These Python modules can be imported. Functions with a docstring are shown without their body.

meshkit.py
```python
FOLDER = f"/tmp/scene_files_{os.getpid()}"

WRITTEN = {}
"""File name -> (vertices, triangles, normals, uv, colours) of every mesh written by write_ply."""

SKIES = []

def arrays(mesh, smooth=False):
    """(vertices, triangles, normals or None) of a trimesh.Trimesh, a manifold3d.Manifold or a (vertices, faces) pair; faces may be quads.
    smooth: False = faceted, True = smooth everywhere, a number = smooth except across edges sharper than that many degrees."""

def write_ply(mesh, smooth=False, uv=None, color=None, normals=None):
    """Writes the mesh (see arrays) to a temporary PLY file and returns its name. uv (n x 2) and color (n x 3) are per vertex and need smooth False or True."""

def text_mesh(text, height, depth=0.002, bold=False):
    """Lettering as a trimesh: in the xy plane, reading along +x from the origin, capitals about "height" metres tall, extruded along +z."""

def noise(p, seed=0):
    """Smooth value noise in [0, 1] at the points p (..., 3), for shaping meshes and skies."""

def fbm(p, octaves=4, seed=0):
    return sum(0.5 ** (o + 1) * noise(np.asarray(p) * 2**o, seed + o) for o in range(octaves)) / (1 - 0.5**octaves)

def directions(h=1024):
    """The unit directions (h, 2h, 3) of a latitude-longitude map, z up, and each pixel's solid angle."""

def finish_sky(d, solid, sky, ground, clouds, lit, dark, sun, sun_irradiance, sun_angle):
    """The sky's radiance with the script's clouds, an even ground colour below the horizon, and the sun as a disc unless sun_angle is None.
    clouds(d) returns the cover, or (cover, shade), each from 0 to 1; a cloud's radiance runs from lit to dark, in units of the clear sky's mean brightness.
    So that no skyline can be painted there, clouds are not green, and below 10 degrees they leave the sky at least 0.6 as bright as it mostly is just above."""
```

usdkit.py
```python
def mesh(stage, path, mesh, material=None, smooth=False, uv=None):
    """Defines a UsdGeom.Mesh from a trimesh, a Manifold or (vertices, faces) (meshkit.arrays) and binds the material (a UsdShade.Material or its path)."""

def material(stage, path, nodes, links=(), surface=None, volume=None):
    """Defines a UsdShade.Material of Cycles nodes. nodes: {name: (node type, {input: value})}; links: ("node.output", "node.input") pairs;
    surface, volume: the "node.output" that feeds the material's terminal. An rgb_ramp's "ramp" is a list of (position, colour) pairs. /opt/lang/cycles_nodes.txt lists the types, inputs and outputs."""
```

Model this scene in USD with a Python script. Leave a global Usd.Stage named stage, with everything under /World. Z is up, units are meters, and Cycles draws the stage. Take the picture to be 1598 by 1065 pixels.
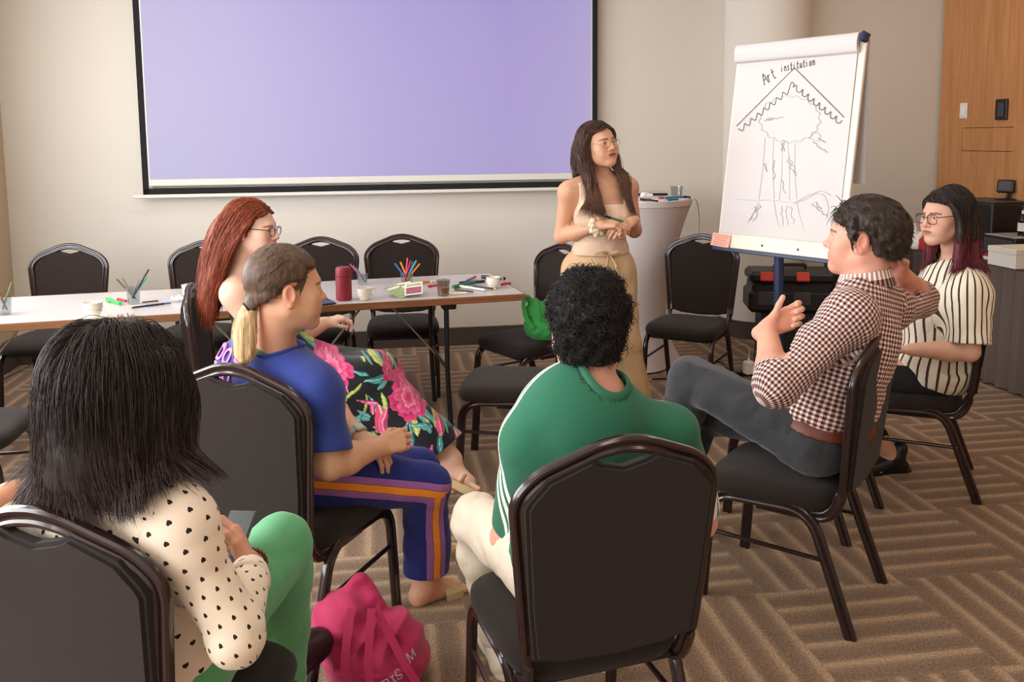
import math, random
import numpy as np, trimesh, shapely, shapely.geometry as sg
import usdkit, meshkit
from pxr import Usd, UsdGeom, UsdLux, UsdShade, Gf, Sdf, Vt

# ------------------------------------------------------------------ camera, lamps, exposure
stage = Usd.Stage.CreateInMemory()
UsdGeom.SetStageUpAxis(stage, UsdGeom.Tokens.z)
UsdGeom.SetStageMetersPerUnit(stage, 1.0)
UsdGeom.Xform.Define(stage, '/World')
UsdGeom.Scope.Define(stage, '/World/Looks')
FPX, CX, CY, PITCH, ROLL, CAMH = 1364.9, 799.0, 367.0, 0.11184, 0.00949, 1.5671   # calibrated for 1598 x 1065
_cp, _sp, _cr, _sr = math.cos(PITCH), math.sin(PITCH), math.cos(ROLL), math.sin(ROLL)
_f, _d, _r = np.array([0, _cp, -_sp]), np.array([0, -_sp, -_cp]), np.array([1., 0, 0])
CR, CD, CF = _cr * _r + _sr * _d, -_sr * _r + _cr * _d, _f
CAM0 = np.array([0, 0, CAMH])
cam = UsdGeom.Camera.Define(stage, '/World/camera')
cam.CreateHorizontalApertureAttr(36.0)
cam.CreateFocalLengthAttr(FPX / 1598 * 36)
cam.CreateVerticalApertureOffsetAttr(-(532.5 - CY) / 1598 * 36)
cam.CreateClippingRangeAttr((0.05, 200.0))
_m = np.eye(4); _m[0, :3], _m[1, :3], _m[2, :3], _m[3, :3] = CR, -CD, -CF, CAM0
cam.AddTransformOp().Set(Gf.Matrix4d(_m.tolist()))
EXPOSURE = -1.55
cam.CreateExposureAttr(EXPOSURE)

WYAW = math.radians(8.7)                       # the room is turned a little against the camera
E1 = np.array([math.cos(WYAW), math.sin(WYAW), 0]); E2 = np.array([-math.sin(WYAW), math.cos(WYAW), 0])
WBASE = np.array([0., 6.58, 0.])               # a point at the foot of the back wall
XL, XR, YB, CEIL = -3.53, 3.48, -8.2, 3.05     # room extents along E1 / E2 from WBASE
def room(a, b, z=0.0):
    return WBASE + a * E1 + b * E2 + np.array([0, 0, z])

def rect_light(name, centre, u, v, w, h, power, colour):
    """A lamp lying in the plane of u, v; it shines along -(u x v)."""
    l = UsdLux.RectLight.Define(stage, '/World/' + name)
    l.CreateWidthAttr(w); l.CreateHeightAttr(h); l.CreateIntensityAttr(power); l.CreateColorAttr(Gf.Vec3f(*colour))
    n = np.cross(u, v)
    m = np.eye(4); m[0, :3], m[1, :3], m[2, :3], m[3, :3] = u, v, n, centre
    l.AddTransformOp().Set(Gf.Matrix4d(m.tolist()))
    return l
UP = np.array([0, 0, 1.])
# daylight comes in through the row of windows in the left wall and one behind the camera
WINDOWS = [(-2.45, 2.3), (-5.0, 2.3), (-7.2, 1.5)]      # (middle along E2, width) in the left wall
for i, (b, w) in enumerate(WINDOWS):
    rect_light('daylight_window_%d' % (i + 1), room(XL - 0.02, b, 1.7), -E2, UP, w - 0.1, 1.7, (27.0, 31.0, 30.0)[i], (0.96, 0.98, 1.0))
# warm ceiling panels
LAMPS = [(a, b) for a in (-2.6, 0.0, 2.4) for b in (-1.5, -4.0, -6.5)]
for i, (a, b) in enumerate(LAMPS):
    rect_light('ceiling_light_%d' % (i + 1), room(a, b, CEIL - 0.03), E1, E2, 0.56, 0.56, 22.0, (1.0, 0.87, 0.72))

# ------------------------------------------------------------------ scene helpers
USED = {}
def uname(parent, name):
    k = (str(parent), name); n = USED.get(k, 0); USED[k] = n + 1
    return name if n == 0 else '%s_%03d' % (name, n)
def pth(parent):
    return '/World' if parent is None else str(parent.GetPath() if hasattr(parent, 'GetPath') else parent)
def tag(prim, label=None, cat=None, group=None, kind=None):
    for k, v in (('label', label), ('category', cat), ('group', group), ('kind', kind)):
        if v: prim.SetCustomDataByKey(k, v)
    return prim
def thing(name, label, cat, loc=(0, 0, 0), rotz=0.0, group=None):
    """An Xform at the thing's base; its children are its parts."""
    p = '/World/' + uname('/World', name)
    x = UsdGeom.Xform.Define(stage, p)
    x.AddTranslateOp().Set(Gf.Vec3d(*map(float, loc))); x.AddRotateZOp().Set(math.degrees(rotz))
    return tag(x.GetPrim(), label, cat, group)
def obj(name, mesh, mat, parent=None, smooth=30, uv=None, tint=None, label=None, cat=None, group=None, kind=None, origin=None):
    """One Mesh prim under a thing, a part, or /World. origin: world point of the parent's local zero (meshes built in world space)."""
    base = pth(parent); p = base + '/' + uname(base, name)
    if isinstance(mesh, list): mesh = cat_m(mesh)
    if tint is not None or uv is not None: smooth = True if smooth else False
    if origin is not None:
        if isinstance(mesh, tuple): mesh = (np.asarray(mesh[0]) - origin, mesh[1])
        else: mesh = mesh.copy(); mesh.apply_translation(-np.asarray(origin))
    m = usdkit.mesh(stage, p, mesh, M(mat), smooth=smooth, uv=uv)
    if tint is not None:
        UsdGeom.PrimvarsAPI(m).CreatePrimvar('tint', Sdf.ValueTypeNames.Color3fArray, 'vertex').Set(Vt.Vec3fArray.FromNumpy(np.asarray(tint, np.float32)))
    return tag(m.GetPrim(), label, cat, group, kind)
def struct(name, mesh, mat, parent=None, smooth=30):
    return obj(name, mesh, mat, parent, smooth, kind='structure' if parent is None else None)
def curves(name, lines, width, mat, parent, origin=(0, 0, 0)):
    """Strands: lines (n, s, 3); width tapers to the tip."""
    base = pth(parent); p = base + '/' + uname(base, name)
    L = np.asarray(lines, np.float32) - np.asarray(origin, np.float32); n, s, _ = L.shape
    c = UsdGeom.BasisCurves.Define(stage, p)
    c.CreateTypeAttr('linear'); c.CreateCurveVertexCountsAttr(Vt.IntArray.FromNumpy(np.full(n, s, np.int32)))
    c.CreatePointsAttr(Vt.Vec3fArray.FromNumpy(L.reshape(-1, 3)))
    t = np.linspace(0, 1, s); w = width * np.clip(1.15 - t ** 3, 0.25, 1)
    c.CreateWidthsAttr(Vt.FloatArray.FromNumpy(np.tile(w, n).astype(np.float32))); c.SetWidthsInterpolation('vertex')
    UsdShade.MaterialBindingAPI.Apply(c.GetPrim()).Bind(M(mat))
    return c.GetPrim()
def dup(src, loc, rotz=0.0, label=None, group=None, cat=None):
    """Another one of a thing, with all its parts."""
    was = src.GetCustomData()
    base = src.GetName().rstrip('0123456789').rstrip('_')
    p = '/World/' + uname('/World', base)
    x = UsdGeom.Xform.Define(stage, p)
    x.GetPrim().GetReferences().AddInternalReference(src.GetPath()); x.GetPrim().SetInstanceable(True)
    x.ClearXformOpOrder()
    x.GetPrim().GetAttribute('xformOp:translate').Set(Gf.Vec3d(*map(float, loc))) if x.GetPrim().GetAttribute('xformOp:translate') else None
    x.GetPrim().GetAttribute('xformOp:rotateZ').Set(math.degrees(rotz))
    x.SetXformOpOrder([UsdGeom.XformOp(x.GetPrim().GetAttribute('xformOp:translate')), UsdGeom.XformOp(x.GetPrim().GetAttribute('xformOp:rotateZ'))])
    return tag(x.GetPrim(), label or was.get('label'), cat or was.get('category'), group or was.get('group'))
def move(prim, loc, rotz=0.0):
    prim.GetAttribute('xformOp:translate').Set(Gf.Vec3d(*map(float, loc))); prim.GetAttribute('xformOp:rotateZ').Set(math.degrees(rotz))

def at(px, py, y):
    """The point at world depth y seen at a place of the photograph (1598 x 1065)."""
    d = ((px - CX) / FPX) * CR + ((py - CY) / FPX) * CD + CF
    return CAM0 + d * (y / d[1])
def atz(px, py, z):
    d = ((px - CX) / FPX) * CR + ((py - CY) / FPX) * CD + CF
    return CAM0 + d * ((z - CAMH) / d[2])

# ------------------------------------------------------------------ materials (made when first used)
MATS, MADE = {}, {}
def M(name):
    if name not in MADE:
        nodes, links, surf = MATS[name]
        MADE[name] = usdkit.material(stage, '/World/Looks/' + name, nodes, links, surface=surf)
    return MADE[name]
def lin(c):
    c = np.asarray(c, float) / 255
    return tuple(np.where(c <= 0.04045, c / 12.92, ((c + 0.055) / 1.055) ** 2.4))
def plain(name, rgb, rough=0.5, metal=0.0, bump=0.0, scale=200.0, var=0.0, vscale=6.0, sheen=0.0, spec=0.5, coat=0.0, detail=3.0):
    """A principled material, sRGB 0-255 colour, with a little noise in colour and relief."""
    c = lin(rgb)
    n = {'t': ('texture_coordinate', {}), 'p': ('principled_bsdf', {'roughness': rough, 'metallic': metal, 'base_color': c, 'specular_ior_level': spec})}
    l = []
    if sheen: n['p'][1].update({'sheen_weight': sheen, 'sheen_roughness': 0.5})
    if coat: n['p'][1].update({'coat_weight': coat, 'coat_roughness': 0.08})
    if var:
        n['vn'] = ('noise_texture', {'scale': vscale, 'detail': detail}); n['vm'] = ('mix_color', {'a': tuple(x * (1 - var) for x in c), 'b': tuple(min(1, x * (1 + var)) for x in c)})
        l += [('t.object', 'vn.vector'), ('vn.fac', 'vm.fac'), ('vm.result', 'p.base_color')]
    if bump:
        n['bn'] = ('noise_texture', {'scale': scale, 'detail': 3.0}); n['b'] = ('bump', {'strength': bump, 'distance': 0.002})
        l += [('t.object', 'bn.vector'), ('bn.fac', 'b.height'), ('b.normal', 'p.normal')]
    MATS[name] = (n, l, 'p.BSDF')
def tinted(name, rough=0.6, bump=0.15, scale=150.0, sheen=0.0, sss=0.0, spec=0.5):
    """Colour read from the mesh's own print (primvar tint)."""
    n = {'t': ('texture_coordinate', {}), 'a': ('attribute', {'attribute': 'tint'}), 'p': ('principled_bsdf', {'roughness': rough, 'specular_ior_level': spec}),
         'bn': ('noise_texture', {'scale': scale, 'detail': 3.0}), 'b': ('bump', {'strength': bump, 'distance': 0.002})}
    l = [('a.color', 'p.base_color'), ('t.object', 'bn.vector'), ('bn.fac', 'b.height'), ('b.normal', 'p.normal')]
    if sheen: n['p'][1].update({'sheen_weight': sheen})
    if sss: n['p'][1].update({'subsurface_weight': sss, 'subsurface_scale': 0.02, 'subsurface_radius': (1.0, 0.35, 0.2)})
    MATS[name] = (n, l, 'p.BSDF')
def glassy(name, rgb=(255, 255, 255), rough=0.02, tint=0.96):
    """Thin clear glass or plastic, mirror-like only at a glancing angle."""
    MATS[name] = ({'f': ('layer_weight', {'blend': 0.5}), 'pw': ('math', {'math_type': 'power', 'value2': 4.0}), 'ma': ('math', {'math_type': 'multiply_add', 'value2': 0.75, 'value3': 0.04}), 't': ('transparent_bsdf', {'color': tuple(x * tint for x in lin(rgb))}), 'g': ('glossy_bsdf', {'roughness': rough, 'color': (1, 1, 1)}), 'm': ('mix_closure', {})},
                  [('f.facing', 'pw.value1'), ('pw.value', 'ma.value1'), ('ma.value', 'm.fac'), ('t.BSDF', 'm.closure1'), ('g.BSDF', 'm.closure2')], 'm.closure')

# ------------------------------------------------------------------ mesh helpers
def cat_m(ms):
    ms = [m if isinstance(m, trimesh.Trimesh) else trimesh.Trimesh(m[0], m[1], process=False) for m in ms if m is not None]
    return trimesh.util.concatenate(ms)
def box(size, centre=(0, 0, 0), R=None, bev=0.0):
    if bev > 0:
        s = np.asarray(size) / 2; b = min(bev, min(s) * 0.9)
        v = []
        for sx in (-1, 1):
            for sy in (-1, 1):
                for sz in (-1, 1):
                    k = np.array([sx, sy, sz])
                    for ax in range(3):
                        o = s.copy(); o = np.where(np.arange(3) == ax, s, s - b); v.append(k * o)
        m = trimesh.convex.convex_hull(np.array(v))
    else:
        m = trimesh.creation.box(size)
    T = np.eye(4)
    if R is not None: T[:3, :3] = R
    T[:3, 3] = centre
    m.apply_transform(T)
    return m
def rz(a):
    c, s = math.cos(a), math.sin(a); return np.array([[c, -s, 0], [s, c, 0], [0, 0, 1.]])
def rx(a):
    c, s = math.cos(a), math.sin(a); return np.array([[1, 0, 0], [0, c, -s], [0, s, c.real]])
def ry(a):
    c, s = math.cos(a), math.sin(a); return np.array([[c, 0, s], [0, 1, 0], [-s, 0, c]])
def unit(v):
    v = np.asarray(v, float); return v / max(np.linalg.norm(v), 1e-9)
def frame(fwd, up):
    """Columns: right, forward, up; forward kept exactly."""
    f = unit(fwd); r = unit(np.cross(f, up)); return np.stack([r, f, np.cross(r, f)], 1)
def frame_up(up, fwd):
    u = unit(up); r = unit(np.cross(fwd, u)); return np.stack([r, np.cross(u, r), u], 1)
def sweep(path, section, ref=(1, 0, 0), closed=False, scale=None):
    """Sweeps a closed 2D section along a path; section x lies along ref (made square to the path)."""
    P = np.asarray(path, float); n = len(P); S = np.asarray(section, float); k = len(S)
    T = np.roll(P, -1, 0) - np.roll(P, 1, 0) if closed else np.gradient(P, axis=0)
    V = []
    for i in range(n):
        t = unit(T[i]); r = np.asarray(ref if not callable(ref) else ref(i), float); a = unit(r - t * np.dot(r, t)); b = np.cross(t, a)
        sc = 1.0 if scale is None else scale[i]
        V.append(P[i] + sc * (S[:, :1] * a + S[:, 1:] * b))
    V = np.concatenate(V); F = []
    for i in range(n if closed else n - 1):
        j = (i + 1) % n
        for q in range(k):
            w = (q + 1) % k
            F += [(i * k + q, i * k + w, j * k + w), (i * k + q, j * k + w, j * k + q)]
    if not closed:
        for i, fl in ((0, True), (n - 1, False)):
            V = np.vstack([V, P[i]]); c = len(V) - 1
            for q in range(k):
                w = (q + 1) % k
                F.append((c, i * k + w, i * k + q) if fl else (c, i * k + q, i * k + w))
    return trimesh.Trimesh(V, np.array(F), process=False)
def circ(r, n=10):
    a = np.linspace(0, 2 * np.pi, n, endpoint=False); return np.stack([r * np.cos(a), r * np.sin(a)], 1)
def any_ref(path):
    d = np.asarray(path[-1], float) - path[0]; return (0, 0, 1.) if abs(d[2]) < 0.7 * np.linalg.norm(d) else (1., 0, 0)
def tube(path, r, n=10, ref=None, closed=False):
    return sweep(path, circ(r, n), ref or any_ref(path), closed)
def spline(pts, n=24, closed=False):
    """Catmull-Rom through the points."""
    P = np.asarray(pts, float); out = []
    Q = np.vstack([P[-1:], P, P[:2]]) if closed else np.vstack([2 * P[0] - P[1], P, 2 * P[-1] - P[-2]])
    m = len(Q) - 3; per = max(2, n // m)
    for i in range(m):
        a, b, c, d = Q[i:i + 4]
        for t in np.linspace(0, 1, per, endpoint=False):
            out.append(0.5 * (2 * b + (c - a) * t + (2 * a - 5 * b + 4 * c - d) * t * t + (3 * b - a - 3 * c + d) * t ** 3))
    if not closed: out.append(P[-1])
    return np.array(out)
def fillet(pts, r, n=6):
    """Rounds the inner corners of a polyline."""
    P = [np.asarray(p, float) for p in pts]; out = [P[0]]
    for i in range(1, len(P) - 1):
        a, b, c = P[i - 1], P[i], P[i + 1]; rr = r[i - 1] if hasattr(r, '__len__') else r
        u, v = unit(a - b), unit(c - b); l = min(rr, 0.49 * np.linalg.norm(a - b), 0.49 * np.linalg.norm(c - b))
        p, q = b + u * l, b + v * l
        for t in np.linspace(0, 1, n): out.append((1 - t) ** 2 * p + 2 * t * (1 - t) * b + t * t * q)
    out.append(P[-1]); return np.array(out)
def lathe(profile, n=32, centre=(0, 0, 0)):
    m = trimesh.creation.revolve(np.asarray(profile, float), sections=n); m.apply_translation(centre); return m
def prism(poly, depth, R=None, centre=(0, 0, 0), bev=0.0):
    """Extrudes a polygon (shapely or points) along +z from 0 to depth, then turns and moves it."""
    if not isinstance(poly, sg.base.BaseGeometry): poly = sg.Polygon(poly)
    ps = getattr(poly, 'geoms', [poly]); out = []
    for p in ps:
        if bev:
            q = p.buffer(-bev)
            a = trimesh.creation.extrude_polygon(p, depth - 2 * bev, engine='earcut'); a.apply_translation((0, 0, bev)); out.append(a)
            for s in (0, 1):
                b = trimesh.creation.extrude_polygon(q, bev, engine='earcut'); b.apply_translation((0, 0, s * (depth - bev))); out.append(b)
        else: out.append(trimesh.creation.extrude_polygon(p, depth, engine='earcut'))
    m = cat_m(out); T = np.eye(4)
    if R is not None: T[:3, :3] = R
    T[:3, 3] = centre; m.apply_transform(T); return m
def tf(m, R=None, t=(0, 0, 0), s=1.0):
    m = m.copy(); T = np.eye(4)
    T[:3, :3] = (np.eye(3) if R is None else R) * s; T[:3, 3] = t; m.apply_transform(T); return m
def cyl(a, b, r, n=14):
    return tube([a, b], r, n)

# ------------------------------------------------------------------ implicit shapes: smooth unions meshed with surface nets
class Field:
    def __init__(s): s.ops = []; s.mg = 0.05; s.R = np.eye(3); s.t = np.zeros(3); s.s = 1.0
    def place(s, R=None, t=(0, 0, 0), sc=1.0):
        s.R = np.eye(3) if R is None else np.asarray(R, float); s.t = np.asarray(t, float); s.s = sc; return s
    def w(s, p): return s.t + s.s * (s.R @ np.asarray(p, float))
    def cone(s, a, b, ra, rb=None, k=0.02, op='+'):
        a, b = s.w(a), s.w(b); ra, rb = ra * s.s, (ra if rb is None else rb) * s.s; r = max(ra, rb) + k
        s.ops.append(('c', (a, b, ra, rb), k * s.s, op, np.minimum(a, b) - r, np.maximum(a, b) + r)); return s
    def ball(s, c, r, k=0.02, op='+'): return s.cone(c, c, r, r, k, op)
    def ell(s, c, r, R=None, k=0.02, op='+'):
        c = s.w(c); r = np.asarray(r, float) * s.s; R = s.R if R is None else s.R @ R; e = np.abs(R) @ r + k
        s.ops.append(('e', (c, r, R), k * s.s, op, c - e, c + e)); return s
    def rbox(s, c, h, rad, R=None, k=0.01, op='+'):
        c = s.w(c); h = np.asarray(h, float) * s.s; R = s.R if R is None else s.R @ R; e = np.abs(R) @ h + k
        s.ops.append(('b', (c, h - rad * s.s, rad * s.s, R), k * s.s, op, c - e, c + e)); return s
    def fn(s, f, lo=(-99, -99, -99), hi=(99, 99, 99)):
        """f(points, distance) -> distance"""
        s.ops.append(('f', f, 0, 'f', np.asarray(lo, float), np.asarray(hi, float))); return s
    def __call__(s, P):
        P = np.asarray(P, np.float32); d = np.full(len(P), 1.0, np.float32)
        if not len(P): return d
        C = [np.ascontiguousarray(P[:, i]) for i in range(3)]; p0, p1 = [c.min() for c in C], [c.max() for c in C]
        for kind, a, k, op, lo, hi in s.ops:
            lo, hi = lo - s.mg, hi + s.mg
            if any(p1[i] < lo[i] or p0[i] > hi[i] for i in range(3)): continue
            m = None
            for i in range(3):
                if p0[i] < lo[i] or p1[i] > hi[i]: q = (C[i] > np.float32(lo[i])) & (C[i] < np.float32(hi[i])); m = q if m is None else m & q
            m = np.arange(len(P)) if m is None else np.flatnonzero(m)
            if not len(m): continue
            p = P[m]
            if kind == 'f': d[m] = a(p, d[m]); continue
            if kind == 'c':
                pa = p - a[0].astype(np.float32); ba = (a[1] - a[0]).astype(np.float32); bb = float(ba @ ba)
                if bb < 1e-12: e = np.sqrt((pa * pa).sum(1)) - a[2]
                else:
                    t = np.clip(pa @ ba / bb, 0, 1); q = pa - t[:, None] * ba; e = np.sqrt((q * q).sum(1)) - (a[2] + (a[3] - a[2]) * t)
            elif kind == 'e':
                q = (p - a[0].astype(np.float32)) @ a[2].astype(np.float32) / a[1].astype(np.float32); k0 = np.sqrt((q * q).sum(1)) + 1e-6; qq = q / a[1].astype(np.float32); k1 = np.sqrt((qq * qq).sum(1)) + 1e-6
                e = k0 * (k0 - 1) / k1
            else:
                q = np.abs((p - a[0].astype(np.float32)) @ a[3].astype(np.float32)) - a[1].astype(np.float32); e = np.sqrt((np.maximum(q, 0) ** 2).sum(1)) + np.minimum(q.max(1), 0) - a[2]
            dm = d[m]
            if op == '+':
                h = np.maximum(k - np.abs(dm - e), 0) / max(k, 1e-6); d[m] = np.minimum(dm, e) - h * h * k * 0.25
            elif op == '-':
                e = -e; h = np.maximum(k - np.abs(dm - e), 0) / max(k, 1e-6); d[m] = np.maximum(dm, e) + h * h * k * 0.25
            else:
                d[m] = np.maximum(dm, e)
        return d
    def bounds(s):
        L = [o for o in s.ops if o[3] == '+']
        return np.min([o[4] for o in L], 0) - 0.02, np.max([o[5] for o in L], 0) + 0.02
    def grad(s, P, e=0.0015):
        k = np.array([[1, -1, -1], [-1, -1, 1], [-1, 1, -1], [1, 1, 1]], np.float32); g = 0
        for q in k: g = g + q * s(P + q * e)[:, None]
        return g / np.maximum(np.linalg.norm(g, axis=1, keepdims=True), 1e-9)

def nets(F, res, lo=None, hi=None):
    """Surface nets of F < 0 inside lo..hi (closed at the box), as (vertices, faces)."""
    if lo is None: lo, hi = F.bounds()
    lo, hi = np.asarray(lo, float), np.asarray(hi, float); B = 8; F.mg = res * B * 0.95 + 0.004
    nb = np.ceil((hi - lo) / (res * B)).astype(int) + 1; N = nb * B
    bi = np.stack(np.meshgrid(*[np.arange(x) for x in nb], indexing='ij'), -1).reshape(-1, 3)
    bc = F(lo + (bi * B + (B - 1) / 2) * res)
    act = np.abs(bc) < res * B * 0.95
    V = np.where(bc < 0, -1.0, 1.0).astype(np.float32).reshape(*nb)
    V = V.repeat(B, 0).repeat(B, 1).repeat(B, 2)
    o = np.stack(np.meshgrid(*[np.arange(B)] * 3, indexing='ij'), -1).reshape(-1, 3)
    ab = bi[act]
    for c in range(0, len(ab), 60):
        I = (ab[c:c + 60, None] * B + o[None]).reshape(-1, 3)
        V[I[:, 0], I[:, 1], I[:, 2]] = F(lo + I * res)
    top = np.floor((hi - lo) / res).astype(int)
    V[0] = V[:, 0] = V[:, :, 0] = 0.5 * res; V[top[0]:] = 0.5 * res; V[:, top[1]:] = 0.5 * res; V[:, :, top[2]:] = 0.5 * res
    ins = V < 0
    cnt = sum(ins[a:N[0] - 1 + a, b:N[1] - 1 + b, c:N[2] - 1 + c].astype(np.int8) for a in (0, 1) for b in (0, 1) for c in (0, 1))
    cells = np.argwhere((cnt > 0) & (cnt < 8)); idx = np.full(N, -1, np.int64); idx[cells[:, 0], cells[:, 1], cells[:, 2]] = np.arange(len(cells))
    cor = np.array([(a, b, c) for a in (0, 1) for b in (0, 1) for c in (0, 1)])
    val = np.stack([V[cells[:, 0] + a, cells[:, 1] + b, cells[:, 2] + c] for a, b, c in cor], 1)
    acc = np.zeros((len(cells), 3)); num = np.zeros(len(cells))
    for i in range(8):
        for j in range(i + 1, 8):
            if np.abs(cor[i] - cor[j]).sum() != 1: continue
            s = (val[:, i] < 0) != (val[:, j] < 0); t = val[s, i] / (val[s, i] - val[s, j])
            acc[s] += cor[i] + t[:, None] * (cor[j] - cor[i]); num[s] += 1
    P = lo + (cells + acc / num[:, None]) * res
    faces = []
    for ax in range(3):
        sl = [slice(1, -1)] * 3; sl[ax] = slice(0, -1); sh = list(sl); sh[ax] = slice(1, None)
        a, b = ins[tuple(sl)], ins[tuple(sh)]; e = np.argwhere(a != b); off = np.ones(3, int); off[ax] = 0; e = e + off
        u, v = (ax + 1) % 3, (ax + 2) % 3; du = np.eye(3, dtype=int)[u]; dv = np.eye(3, dtype=int)[v]
        q = [idx[tuple((e - x).T)] for x in (du + dv, dv, 0 * du, du)]
        q = np.stack(q, 1); flip = ~ins[tuple(e.T)]
        q[flip] = q[flip][:, ::-1]; q = q[(q >= 0).all(1)]; faces.append(q)
    Q = np.concatenate(faces)
    inside = ((P > lo + 1.6 * res) & (P < lo + (top - 1.6) * res)).all(1)
    F.mg = 0.03; w = np.flatnonzero(inside)
    for c in range(0, len(w), 12000):
        i = w[c:c + 12000]; g = F.grad(P[i]); P[i] -= 0.9 * g * np.clip(F(P[i]), -res, res)[:, None]; P[i] -= 0.7 * g * np.clip(F(P[i]), -res, res)[:, None]
    return P, np.vstack([Q[:, [0, 1, 2]], Q[:, [0, 2, 3]]])
def decimated(m, n):
    return m

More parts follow.
